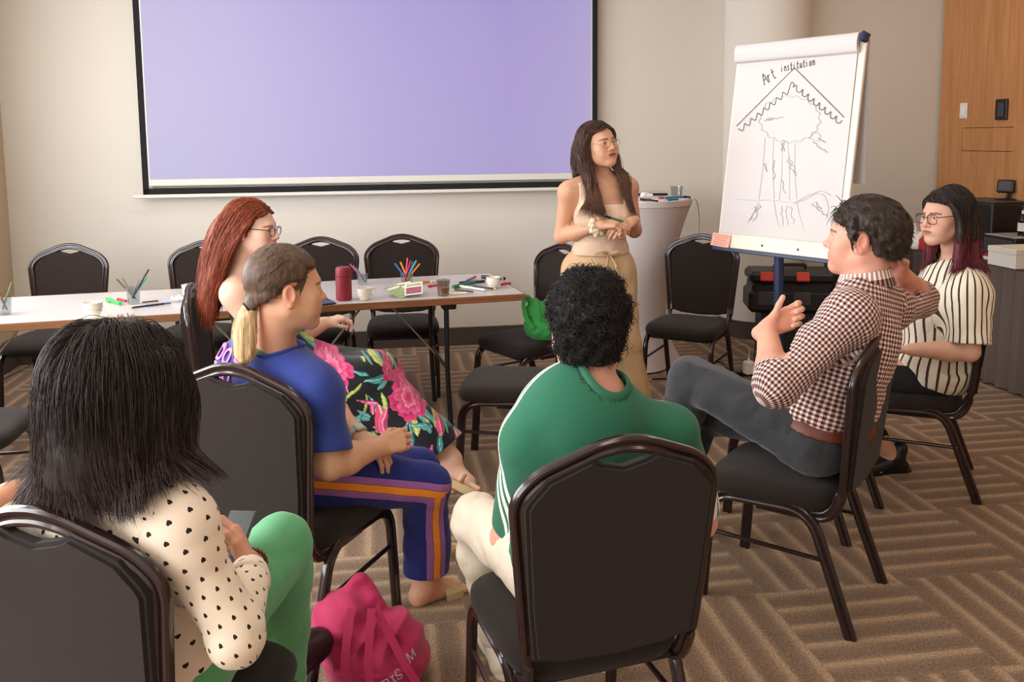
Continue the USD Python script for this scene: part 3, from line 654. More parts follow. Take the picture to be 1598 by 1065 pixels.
def cloth(t, org, name, F, mat, res=.008, lo=None, hi=None, tint=None, uv=None, wr=.004, wscale=9.0, seed=3, label=None, stretch=(1, 1, 1), calm=None):
    """A garment from a field, with soft folds."""
    G = Field(); G.ops = list(F.ops)
    if wr:
        b = [o for o in G.ops if o[3] == '+']
        st = np.asarray(stretch)
        G.ops.insert(FOLD_AT(G), ('f', lambda P, d: d + folds(P, wr, wscale, st, seed) * (np.abs(d) < .08) * (1 if calm is None else np.clip((np.linalg.norm(P - calm, axis=1) - .10) / .1, 0, 1)), 0, 'f', np.full(3, -99.), np.full(3, 99.)))
    if lo is None: lo, hi = F.bounds()
    v, f = nets(G, res, lo, hi)
    tv = tint(v) if callable(tint) else tint
    uvv = uv(v) if callable(uv) else uv
    return obj(name, (v, f), mat, t, smooth=True, tint=tv, uv=uvv, origin=org, label=label)
def folds(P, wr, sc, st, seed):
    """Soft creases of cloth: ridged noise, warped."""
    q = P * sc * st; q = q + .35 * (meshkit.noise(q * .7, seed + 9)[:, None] - .5) * np.array([1, -1, .6]); a = np.abs(2 * meshkit.noise(q, seed) - 1); b = np.abs(2 * meshkit.noise(q * 2.2 + 5, seed + 1) - 1)
    return (wr * 1.5 * (.45 - a) + wr * .55 * (.45 - b)).astype(np.float32)
def neckline(S, c0, Rn, rad, n=44):
    """The edge left where a ball of radius rad round c0 is cut from a garment (its last op is the cut)."""
    G = Field(); G.ops = S.ops[:-1]; out = []; ph = np.linspace(1.2, -1.5, 90)
    for a in np.linspace(0, 2 * np.pi, n, endpoint=False):
        d = Rn @ np.array([math.cos(a), math.sin(a), 0]); P = c0 + rad * (np.cos(ph)[:, None] * d + np.sin(ph)[:, None] * Rn[:, 2]); k = np.flatnonzero(G(P) < 0); out.append(P[k[0]] if len(k) else P[-1])
    q = np.array(out); return (np.roll(q, 1, 0) + 2 * q + np.roll(q, -1, 0)) / 4
def FOLD_AT(G):
    for i, o in enumerate(G.ops):
        if o[3] in ('-', 'f'): return i
    return len(G.ops)

# --- hair: strands combed over the head, kept outside what lies under them
def scalp_roots(n, c, R, s, seed, test=None, lift=.004):
    rng = np.random.default_rng(seed); out = np.zeros((0, 3))
    while len(out) < n:
        d = rng.normal(size=(n * 3, 3)); d /= np.linalg.norm(d, axis=1, keepdims=True); d[:, 2] = np.where(d[:, 2] < -.75, -d[:, 2], d[:, 2])
        L = np.array([0, -.014, .036]) + d * np.array([.0765, .098, .0865]); k = (test or (lambda q: hairline(q) > 0))(L); out = np.vstack([out, L[k]])
    out = out[:n]; return c + s * (out @ R.T), out
def grow(roots, d0, length, F, steer, n=18, off=.006, stiff=.55, post=None):
    """Steps strands from their roots: direction blends towards steer(p, i, t) and is pushed off the field F."""
    P = roots.copy(); d = d0 / np.maximum(np.linalg.norm(d0, axis=1, keepdims=True), 1e-9); L = np.asarray(length) * np.ones(len(P)); out = [P.copy()]
    offs = np.asarray(off) * np.ones(len(P))
    for i in range(1, n):
        g = steer(P, i / (n - 1.)); d = stiff * d + (1 - stiff) * g; d /= np.maximum(np.linalg.norm(d, axis=1, keepdims=True), 1e-9)
        Q = P + d * (L / (n - 1))[:, None]
        for _ in range(2):
            e = F(Q); oo = offs * min(1, .22 + 3.4 * i / (n - 1.)); m = e < oo
            if m.any():
                gr = F.grad(Q[m], .003); Q[m] += gr * (oo[m] - e[m])[:, None]
        if post is not None: Q = post(Q, i / (n - 1.))
        d = Q - P; d /= np.maximum(np.linalg.norm(d, axis=1, keepdims=True), 1e-9); P = Q; out.append(P.copy())
    return np.stack(out, 1)
def clumped(lines, k, pull, seed):
    """Draws strands towards k leading strands, more to the tips."""
    rng = np.random.default_rng(seed); lead = rng.choice(len(lines), k, replace=False)
    from scipy.spatial import cKDTree
    _, j = cKDTree(lines[lead].reshape(k, -1)[:, :3 * lines.shape[1] // 2 * 1]).query(lines.reshape(len(lines), -1)[:, :3 * lines.shape[1] // 2])
    w = (np.linspace(0, 1, lines.shape[1]) ** 1.5 * pull)[None, :, None]
    return lines * (1 - w) + lines[lead][j] * w
def specs(t, org, c, R, s, mat, shape='round', r=.0013, col=None):
    """Spectacles worn on the head: two rims with lenses, bridge, two temples."""
    g = thing_part('glasses', t, None)
    W = {'round': (.0235, .019, 2.2), 'square': (.026, .0205, 3.2)}[shape]
    def P(q): return c + s * (R @ np.asarray(q, float)) - org
    for x in (-1, 1):
        a = np.linspace(0, 2 * np.pi, 28, endpoint=False)
        pts = [P((x * .0335 + W[0] * np.sign(np.cos(t_)) * abs(np.cos(t_)) ** (2 / W[2]), .1055 - .16 * (abs(x * .0335 + W[0] * np.cos(t_)) ** 1.0) * .25, -.002 + W[1] * np.sign(np.sin(t_)) * abs(np.sin(t_)) ** (2 / W[2]))) for t_ in a]
        obj('rim', tube(pts, r, 6, ref=tuple(R[:, 1]), closed=True), mat, g)
        m = trimesh.Trimesh(np.vstack([pts, np.mean(pts, 0)]), [(i, (i + 1) % 28, 28) for i in range(28)], process=False); obj('lens', m, 'lens_glass', g)
        obj('temple', tube(spline([P((x * .058, .100, .006)), P((x * .074, .06, .010)), P((x * .079, .0, .008)), P((x * .078, -.02, -.008))], 12), r, 6), mat, g)
    obj('bridge', tube(spline([P((-.010, .104, .001)), P((0, .1075, .005)), P((.010, .104, .001))], 8), r, 6), mat, g)
def thing_part(name, parent, label):
    base = pth(parent); x = UsdGeom.Xform.Define(stage, base + '/' + uname(base, name)); return tag(x.GetPrim(), label)
glassy('lens_glass', tint=0.97)
plain('glasses_black', (26, 22, 22), 0.3); plain('glasses_gold', (176, 140, 112), 0.3, metal=0.5); plain('glasses_brown', (58, 42, 38), 0.3)

class Mass:
    """The body of a head of hair, from the density of its strands."""
    def __init__(s, lines, res=.006, sig=1.2, thr=.35):
        from scipy.ndimage import gaussian_filter
        P = np.asarray(lines).reshape(-1, 3); s.res = res; s.lo = P.min(0) - .03; s.hi = P.max(0) + .03; N = np.ceil((s.hi - s.lo) / res).astype(int) + 1
        H = np.zeros(N); I = np.round((P - s.lo) / res).astype(int); np.add.at(H, tuple(I.T), 1.0); H = gaussian_filter(np.minimum(H, 2.0), sig); s.G = np.clip(thr - H, -.5, thr) * .03 / thr
    def __call__(s, P):
        from scipy.ndimage import map_coordinates
        return map_coordinates(s.G, ((P - s.lo) / s.res).T, order=1, mode='nearest').astype(np.float32)
    def grad(s, P, e=0): return np.zeros((len(P), 3))
    def bounds(s): return s.lo, s.hi
def hair_mass(t, o, lines, mat, res=.006, sig=1.2, thr=.35, name='hair'):
    return obj(name, nets(Mass(dense(lines, int(lines.shape[1] * 2.5)), res, sig, thr), res * .95), mat, t, smooth=True, origin=o)
def dense(lines, n):
    """More points along each strand."""
    L = np.asarray(lines); s = L.shape[1]; x = np.linspace(0, s - 1, n); i = np.minimum(x.astype(int), s - 2); f = (x - i)[None, :, None]; return L[:, i] * (1 - f) + L[:, i + 1] * f
def face_guard(F, c, R, s):
    F.place(R, c, s); F.ell((0, .075, -.035), (.070, .060, .105), k=.01); F.place()
def long_hair(F, c, R, s, n, length, seed, part=0.0, back=0.0, vol=(.004, .024), wave=.0, steps=22, side=1.0, test=None, fwd=0.0, stiff=.55, ends=0.0, lift=.25, col=None, pull=5.0, t0=.3, clear=True):
    """Hair falling from a parting: F is what it lies on; back > 0 combs it behind the shoulders, fwd in front."""
    roots, L = scalp_roots(n, c, R, s, seed, test); rng = np.random.default_rng(seed + 1); n = len(roots)
    sg_ = np.sign(L[:, 0] - part); sg_[sg_ == 0] = 1
    nl = L - np.array([0, -.014, .03]); nl /= np.linalg.norm(nl, axis=1, keepdims=True)
    top = np.clip((L[:, 2] - .06) / .06, 0, 1)[:, None]
    d = nl * lift + np.stack([sg_ * .9 * side, np.full(n, -.25 - back), np.full(n, -.25)], 1) * top + np.stack([sg_ * .15, np.full(n, -.35 - back), np.full(n, -1.0)], 1) * (1 - top)
    d0 = d @ R.T; rw = R @ np.array([1, 0, 0]); fw = R @ np.array([0, 1, 0]); ph = rng.uniform(0, 6.28, n); j = rng.normal(size=(n, 3)) * .06
    Ln = (length(L) if callable(length) else length * np.ones(n)) * rng.uniform(.86, 1.06, n)
    CT = None if col is None else col(L, sg_, rng)
    def steer(P, t):
        g = np.tile(np.array([0, 0, -1.0]), (n, 1)) + j; k = max(0, 1 - t * 3.2)
        g += k * (rw[None] * (sg_ * .35 * side)[:, None] - fw[None] * (.25 + back)); g += fw[None] * fwd * (t > .3)
        if col is not None and t > t0: q = CT - P; q[:, 2] = 0; g += np.clip(q * pull, -1.2, 1.2)
        if wave: g += rw[None] * (wave * np.sin(ph + t * 16))[:, None] + fw[None] * (wave * np.cos(ph * 1.7 + t * 14))[:, None]
        if ends: g += (rw[None] * sg_[:, None] * ends + UP * ends * .6) * max(0, t - .72) * 3.5
        return g
    def post(Q, t):
        q = ((Q - c) @ R) / s; z = q[:, 2]; lim = .022 + .42 * np.clip(z, 0, .2); m = (z < .068) & (z > -.125) & (q[:, 1] > lim); q[m, 1] = lim[m]
        m &= np.abs(q[:, 0]) < .074; q[m, 0] = sg_[m] * .076; return c + s * (q @ R.T)
    of = rng.uniform(vol[0], vol[1], n); lines = grow(roots, d0, Ln, F, steer, steps, of, stiff, post if clear else None)
    return lines, of < vol[0] + .4 * (vol[1] - vol[0])

def mix(a, b, t): return np.asarray(a) * (1 - t) + np.asarray(b) * t
def torso(F, hip, chest, neck, right, Ls, Rs, i=0.0, sw=1.0, bust=0.0, belly=0.0, butt=0.0, k=.05):
    """Pelvis, waist, chest and shoulders; i grows everything (clothes)."""
    R = frame_up(neck - hip, np.cross(UP, right)); F.place()
    Rp = frame_up(mix(UP, R[:, 2], .5), R[:, 1])
    F.ell(hip, ((.165 + i) * sw, .125 + i + butt, .115 + i), R=Rp, k=k)
    F.ell(mix(hip, chest, .5) + R[:, 1] * (.01 + belly * .5), ((.138 + i) * sw, .102 + i + belly, .15 + i), R=R, k=k)
    F.ell(chest, ((.150 + i) * sw, .112 + i, .165 + i), R=R, k=k)
    F.ell(mix(chest, neck, .55), ((.135 + i) * sw, .085 + i, .10 + i), R=R, k=k)
    for S in (Ls, Rs):
        F.cone(mix(neck, S, .25), S, .050 + i, .049 + i, k=k)
        F.cone(neck + R[:, 2] * .004, mix(neck, S, .8), .044 + i * .5, .05 + i, k=.04)
        if bust: F.ball(chest + R[:, 1] * .085 + (S - neck) * .42 - R[:, 2] * .02, .055 + bust + i, k=.05)
    return R
def arm(F, S, E, W, r=(.052, .043, .041, .027), i=0.0, k=.03):
    F.cone(S, E, r[0] + i, r[1] + i, k=k); F.cone(E, mix(E, W, .35), r[1] + i * .9, r[2] + .003 + i, k=.015); F.cone(mix(E, W, .35), W, r[2] + .003 + i, r[3] + i, k=.02)
def leg(F, H, K, A, r=(.088, .058, .052, .036), i=0.0, k=.05):
    F.cone(H, K, r[0] + i, r[1] + i, k=k); F.cone(K, mix(K, A, .3), r[1] + i, r[2] + .004 + i, k=.02); F.cone(mix(K, A, .3), A, r[2] + .004 + i, r[3] + i, k=.03)
def foot(F, A, fwd, s=1.0, flat=True, sole=None):
    """A bare foot below the ankle A; sole: up vector of the foot."""
    u = UP if sole is None else unit(sole); R = frame_up(u, fwd); F.place(R, A, s)
    F.cone((0, -.035, -.045), (0, -.01, -.01), .030, .033, k=.03); F.cone((0, 0, -.02), (.005, .10, -.055), .034, .024, k=.03); F.cone((0, -.03, -.055), (0, .11, -.062), .026, .022, k=.03)
    F.cone((-.022, .08, -.062), (.022, .09, -.062), .019, .020, k=.02)
    for q, (x, l, r) in enumerate(((.026, .052, .0125), (.010, .050, .010), (-.004, .044, .0092), (-.017, .036, .0088), (-.028, .026, .0082))): F.cone((x, .10 - .012 * (x < 0), -.064), (x * 1.08, .10 + l, -.068), r, r * .9, k=.005)
    F.place()
def shoe_field(A, fwd, s=1.0, h=.075, up=None):
    u = UP if up is None else unit(up); R = frame_up(u, fwd); F = Field().place(R, A, s)
    F.cone((0, -.045, -.055), (0, -.01, -.005), .036, .040, k=.03); F.cone((0, 0, -.02), (.004, .11, -.055), .040, .034, k=.03); F.cone((0, -.04, -.06), (.004, .14, -.062), .036, .036, k=.03); F.ell((.004, .15, -.064), (.042, .055, .032), k=.02)
    F.fn(lambda P, d: np.maximum(d, -(((P - A) @ R)[:, 2] / s + .088) * s)); F.place(); return F, R
def sole_mesh(A, fwd, s=1.0, t=.022, w=.041, up=None, z=-.088, grow=1.0):
    u = UP if up is None else unit(up); R = frame_up(u, fwd)
    a = np.array([(-.6, -.085), (0, -.098), (.6, -.085), (.85, -.05), (.78, 0), (.85, .05), (1.08, .11), (1.0, .165), (.55, .205), (.05, .215), (-.5, .195), (-.95, .15), (-1.05, .10), (-.85, .04), (-.8, 0), (-.85, -.05)])
    p = sg.Polygon(spline(np.stack([a[:, 0] * w, a[:, 1] * .96], 1) @ np.eye(2, 3), 64, closed=True)[:, :2]).buffer(.003 * grow)
    return prism(p, t, np.eye(3), (0, 0, z - t), bev=.004), R
def bone_uv(P, bones):
    """Wraps a print round the nearest bone: u round it (metres), v along it. bones: (a, b, ref, radius, v0)."""
    best = np.full(len(P), 9.0); U = np.zeros((len(P), 2))
    for k_, (a, b, ref, r, v0) in enumerate(bones):
        ax = unit(b - a); x = unit(ref - ax * np.dot(ref, ax)); y = np.cross(ax, x); q = P - a; t = q @ ax; tc = np.clip(t, 0, np.linalg.norm(b - a)); w = q - tc[:, None] * ax
        d = np.linalg.norm(w, axis=1) - r + .02 * (k_ > 0); m = d < best; best[m] = d[m]
        U[m, 0] = np.arctan2(q[m] @ y, q[m] @ x) * r * 1.1; U[m, 1] = t[m] + v0
    return U
def mathn(n, l, name, typ, a, b=None, c=None):
    n[name] = ('math', {'math_type': typ})
    for q, s in ((a, 'value1'), (b, 'value2'), (c, 'value3')):
        if q is None: continue
        if isinstance(q, str): l.append((q, name + '.' + s))
        else: n[name][1][s] = float(q)
    return name + '.value'
def uv_base(rough=.85, bump=.25, bscale=500):
    n = {'t': ('texture_coordinate', {}), 'x': ('separate_xyz', {}), 'p': ('principled_bsdf', {'roughness': rough, 'specular_ior_level': .2, 'sheen_weight': .12}), 'bn': ('noise_texture', {'scale': bscale, 'detail': 2.0}), 'b': ('bump', {'strength': bump, 'distance': .002})}
    return n, [('t.UV', 'x.vector'), ('t.object', 'bn.vector'), ('bn.fac', 'b.height'), ('b.normal', 'p.normal')]
def gingham(name, per, ramp):
    n, l = uv_base()
    for q in 'xy': mathn(n, l, 's' + q, 'multiply', 'x.' + q, 1 / per); mathn(n, l, 'f' + q, 'fraction', 's%s.value' % q); mathn(n, l, 'l' + q, 'less_than', 'f%s.value' % q, .55)
    mathn(n, l, 'sum', 'multiply_add', 'lx.value', .5, 'h.value'); mathn(n, l, 'h', 'multiply', 'ly.value', .5)
    n['r'] = ('rgb_ramp', {'interpolate': False, 'ramp': ramp}); l += [('sum.value', 'r.fac'), ('r.color', 'p.base_color')]; MATS[name] = (n, l, 'p.BSDF')
gingham('gingham', .0150, [(0, lin((244, 230, 220))), (.25, lin((172, 134, 126))), (.75, lin((66, 44, 45)))])
def stripes(name, per, frac, base, col, axis='x'):
    n, l = uv_base(); mathn(n, l, 's', 'multiply', 'x.' + axis, 1 / per); mathn(n, l, 'f', 'fraction', 's.value'); n['r'] = ('rgb_ramp', {'interpolate': False, 'ramp': [(0, lin(base)), (1 - frac, lin(col))]}); l += [('f.value', 'r.fac'), ('r.color', 'p.base_color')]; MATS[name] = (n, l, 'p.BSDF')
stripes('striped_linen', .031, .26, (234, 224, 206), (74, 58, 46))
def hearts(name, per, base, col, hs=.0043):
    """Small hearts in staggered rows."""
    n, l = uv_base(); per2 = per * .72
    v = mathn(n, l, 'v', 'multiply', 'x.y', 1 / per2); row = mathn(n, l, 'row', 'floor', v); sh = mathn(n, l, 'sh', 'multiply', row, .5)
    u = mathn(n, l, 'u', 'multiply_add', 'x.x', 1 / per, sh); fu = mathn(n, l, 'fu', 'fraction', u); fv = mathn(n, l, 'fv', 'fraction', v)
    X = mathn(n, l, 'X', 'multiply_add', fu, per / hs, -.5 * per / hs); Y = mathn(n, l, 'Y', 'multiply_add', fv, per2 / hs, -.5 * per2 / hs)
    xx = mathn(n, l, 'xx', 'multiply', X, X); yy = mathn(n, l, 'yy', 'multiply', Y, Y); a = mathn(n, l, 'a', 'add', xx, yy); a1 = mathn(n, l, 'a1', 'subtract', a, 1.0); a3 = mathn(n, l, 'a3', 'multiply', a1, a1); a4 = mathn(n, l, 'a4', 'multiply', a3, a1)
    y3 = mathn(n, l, 'y3', 'multiply', yy, Y); b = mathn(n, l, 'b_', 'multiply', xx, y3); c = mathn(n, l, 'c', 'less_than', a4, b)
    n['mx'] = ('mix_color', {'a': lin(base), 'b': lin(col)}); l += [(c, 'mx.fac'), ('mx.result', 'p.base_color')]; MATS[name] = (n, l, 'p.BSDF')
hearts('heart_blouse', .040, (232, 214, 194), (40, 32, 32))
def band(name, ramp, half=.06):
    """Colour bands along u (u = 0 in the middle of the ramp), used where v > 0."""
    n, l = uv_base(); n['m'] = ('map_range', {'from_min': -half, 'from_max': half, 'clamp': True}); mathn(n, l, 'g', 'greater_than', 'x.y', 0.0)
    n['r'] = ('rgb_ramp', {'interpolate': False, 'ramp': ramp}); n['mx'] = ('mix_color', {'a': ramp[0][1]}); l += [('x.x', 'm.value'), ('m.result', 'r.fac'), ('g.value', 'mx.fac'), ('r.color', 'mx.b'), ('mx.result', 'p.base_color')]; MATS[name] = (n, l, 'p.BSDF')
NAVY, MAUVE, ORANGE = lin((34, 42, 112)), lin((150, 96, 158)), lin((232, 140, 40))
band('sport_trousers', [(0, NAVY), (.5 - .033 / .12, MAUVE), (.5 - .0125 / .12, lin((80, 50, 60))), (.5 - .0115 / .12, ORANGE), (.5 + .0115 / .12, lin((80, 50, 60))), (.5 + .0125 / .12, MAUVE), (.5 + .033 / .12, NAVY)])
GREEN, WHITE = lin((46, 108, 84)), lin((232, 230, 224))
band('green_tee', [(0, GREEN), (.5 - .026 / .12, WHITE), (.5 - .014 / .12, GREEN), (.5 - .006 / .12, WHITE), (.5 + .006 / .12, GREEN), (.5 + .014 / .12, WHITE), (.5 + .026 / .12, GREEN)])
plain('cream_denim', (222, 208, 188), .85, bump=.3, scale=500)
plain('charcoal_cotton', (44, 46, 50), .85, bump=.3, scale=500, sheen=.2)
plain('blue_tee', (33, 52, 130), .85, bump=.25, scale=500, sheen=.15)
plain('pink_print', (238, 124, 208), .7)
plain('green_trousers', (86, 158, 108), .85, bump=.25, scale=500, sheen=.15)
plain('black_cotton', (22, 22, 24), .9, bump=.2, scale=500)
plain('beige_linen', (196, 164, 126), .9, bump=.35, scale=380)
plain('beige_rib', (214, 184, 158), .85, bump=.3, scale=500)
plain('shoe_white', (226, 214, 196), .6); plain('sole_tan', (176, 146, 110), .7); plain('shoe_black', (22, 22, 24), .35)
plain('straw', (190, 164, 122), .85, bump=.4, scale=300); plain('leather_brown', (104, 48, 34), .5); plain('tan_leather', (170, 128, 96), .6)
plain('cream_cloth', (230, 214, 186), .9); plain('watch_band', (168, 176, 156), .5); plain('lanyard_green', (86, 112, 92), .7, var=.35, vscale=160)

def lens(*ps): return ['%.2f' % np.linalg.norm(np.asarray(a) - b) for a, b in zip(ps, ps[1:])]
REPORT = []
PEOPLE = {}

# ---------- curly-haired man in the green T-shirt (near centre, from behind)
def man_curly():
    f = np.array([-.316, .949, 0]); r = np.array([.949, .316, 0])
    hip = np.array([.165, 2.01, .575]); chest = np.array([.155, 2.03, .86]); neck = at(919, 652, 2.05); Ls = at(826, 694, 1.99); Rs = at(1046, 674, 2.10)
    hc = at(917, 519, 2.10); R = frame_up((0.03, .10, 1), (.02, 1, 0)); Le, Lw = at(803, 838, 2.12), at(870, 830, 2.38); Re, Rw = at(1092, 815, 2.22), at(1010, 800, 2.42)
    lh, rh = hip - r * .09 + (0, 0, -.03), hip + r * .09 + (0, 0, -.03); lk, rk = at(744, 812, 2.40), np.array([.20, 2.43, .53]); la, ra = np.array([-.045, 2.46, .09]), np.array([.27, 2.50, .09])
    t, o = person('person', 'curly black-haired man in a green t-shirt with white shoulder stripes, seen from behind', (hip[0], hip[1], 0)); PEOPLE['K'] = t
    REPORT.append(('K', lens(Ls, Le, Lw), lens(lh, lk, la), lens(Ls, Rs), lens(hip, neck, hc)))
    F = Field(); torso(F, hip, chest, neck, r, Ls, Rs); arm(F, Ls, Le, Lw); arm(F, Rs, Re, Rw); leg(F, lh, lk, la); leg(F, rh, rk, ra)
    add_hand(F, Lw, Lw - Le, -UP, -1); add_hand(F, Rw, Rw - Re, -UP, 1); head_field(F, hc, R, 1.03, fem=False, neck=neck, neckr=.057)
    skin_body(t, o, F, [(hc - [.15, .16, .21], hc + [.15, .16, .16], .003)], SK['rosy'], [(hc, R, 1.03)], hairc=(26, 21, 20)); add_eyes(t, hc, R, 1.03, R[:, 1], o)
    # trousers
    G = Field(); G.ell(hip, (.178, .14, .115), R=frame_up(UP, f), k=.05); leg(G, lh, lk, la, r=(.092, .066, .062, .052), i=.006); leg(G, rh, rk, ra, r=(.092, .066, .062, .052), i=.006); G.fn(lambda P, d: np.maximum(d, .075 - P[:, 2]))
    cloth(t, o, 'trousers', G, 'cream_denim', .008, wr=.006, wscale=11)
    # T-shirt
    S = Field(); torso(S, hip + (0, 0, .02), chest, neck, r, Ls, Rs, i=.014); S.ell(hip + f * -.01 + (0, 0, -.01), (.185, .15, .13), k=.05)
    for s_, e in ((Ls, Le), (Rs, Re)): S.cone(s_, mix(s_, e, .97), .068, .066, k=.03)
    def cut(P, d):
        for s_, e in ((Ls, Le), (Rs, Re)):
            a = unit(e - s_); q = P - mix(s_, e, .86); near = np.linalg.norm(P - mix(s_, e, 1.0), axis=1) < .13; d = np.where(near, np.maximum(d, q @ a), d)
        d = np.maximum(d, .096 - np.linalg.norm(P - NC, axis=1)); return np.maximum(d, .47 - P[:, 2])
    NC = neck + unit(mix(hc - neck, UP, .3)) * .056 - f * .012; S.fn(cut)
    def uv(P):
        U = np.zeros((len(P), 2)); U[:, 1] = -1
        for s_, e in ((Ls, Le), (Rs, Re)):
            a = mix(neck, s_, .35); ax = unit(s_ - a); b = unit(e - s_); q = P - s_; t1 = q @ ax; t2 = q @ b
            fw = unit(np.cross(ax, UP)) * (1 if np.dot(np.cross(ax, UP), f) > 0 else -1); on = (P @ r - s_ @ r) * np.sign((s_ - neck) @ r) > -.13
            U[on, 0] = (q @ fw)[on] - .038; out = (q - t2[:, None] * b) @ unit(ax - b * np.dot(ax, b)); U[on, 1] = np.where((t2[on] < .03) & (q[on, 2] > -.03), 1, np.where(out[on] > .02, 1, -1))
        return U
    cloth(t, o, 't_shirt', S, 'green_tee', .0052, wr=.006, wscale=6, seed=5, uv=uv, stretch=(1, 1, .7), calm=NC)
    n = unit(mix(hc - neck, UP, .3)); Rn = frame_up(n, f); ring = neckline(S, NC, Rn, .096); a = np.linspace(0, 2 * np.pi, 11)[:-1]
    obj('collar', sweep(ring, np.stack([.0055 * np.cos(a), .011 * np.sin(a)], 1), lambda i: unit(ring[i] - NC), closed=True), 'green_plain', t, origin=o)
    for A, d in ((la, unit((-.25, .95, 0))), (ra, unit((.1, 1, 0)))):
        SF, Rs_ = shoe_field(A, d, 1.06); v, fc = nets(SF, .005); sh = obj('shoe', (v, fc), 'shoe_white', t, smooth=True, origin=o)
        m, Rr = sole_mesh(A, d, 1.06, t=.02, z=-.07); obj('sole', tf(m, Rr, A - o), 'shoe_white', sh)
    # curls
    H = Field(); head_field(H, hc, R, 1.03, ear=False); hm = Field().place(R, hc, 1.03)
    hm.ell((0, -.018, .052), (.092, .108, .100), k=.03); hm.ell((0, -.052, -.020), (.073, .062, .070), k=.03)
    hm.ball((.092, -.002, -.006), .030, k=.01, op='-')
    hm.fn(lambda P, d: np.maximum(d + .026 * (meshkit.fbm(P * 42, 2, 9) - .5), -hairline((P - hc) @ R / 1.03 + np.array([0, 0, 0])) - .004))
    v, fc = nets(hm, .004); hp = obj('hair', (v, fc), 'hair_black', t, smooth=True, origin=o)
    rng = np.random.default_rng(4); g = hm.grad(v); k = rng.choice(len(v), 5200); rt, nn = v[k], g[k]; a = rng.normal(size=(len(k), 3)); a -= (a * nn).sum(1, keepdims=True) * nn; a /= np.linalg.norm(a, axis=1, keepdims=True); b = np.cross(nn, a); T = np.linspace(0, 1, 15)[None, :, None]
    rad = rng.uniform(.004, .0085, (len(k), 1, 1)); ph = rng.uniform(0, 6.28, (len(k), 1, 1)); turns = rng.uniform(6, 11, (len(k), 1, 1)); le = rng.uniform(.006, .022, (len(k), 1, 1)); dr = rng.uniform(-.02, .02, (len(k), 1, 1))
    Lc = rt[:, None] - nn[:, None] * .006 + nn[:, None] * le * T + a[:, None] * (rad * np.cos(ph + turns * T) + dr * T) + b[:, None] * rad * np.sin(ph + turns * T)
    curves('curls', Lc, .0016, 'hair_black', hp, o)
plain('green_plain', (46, 108, 84), .85, bump=.25, scale=500)
man_curly()

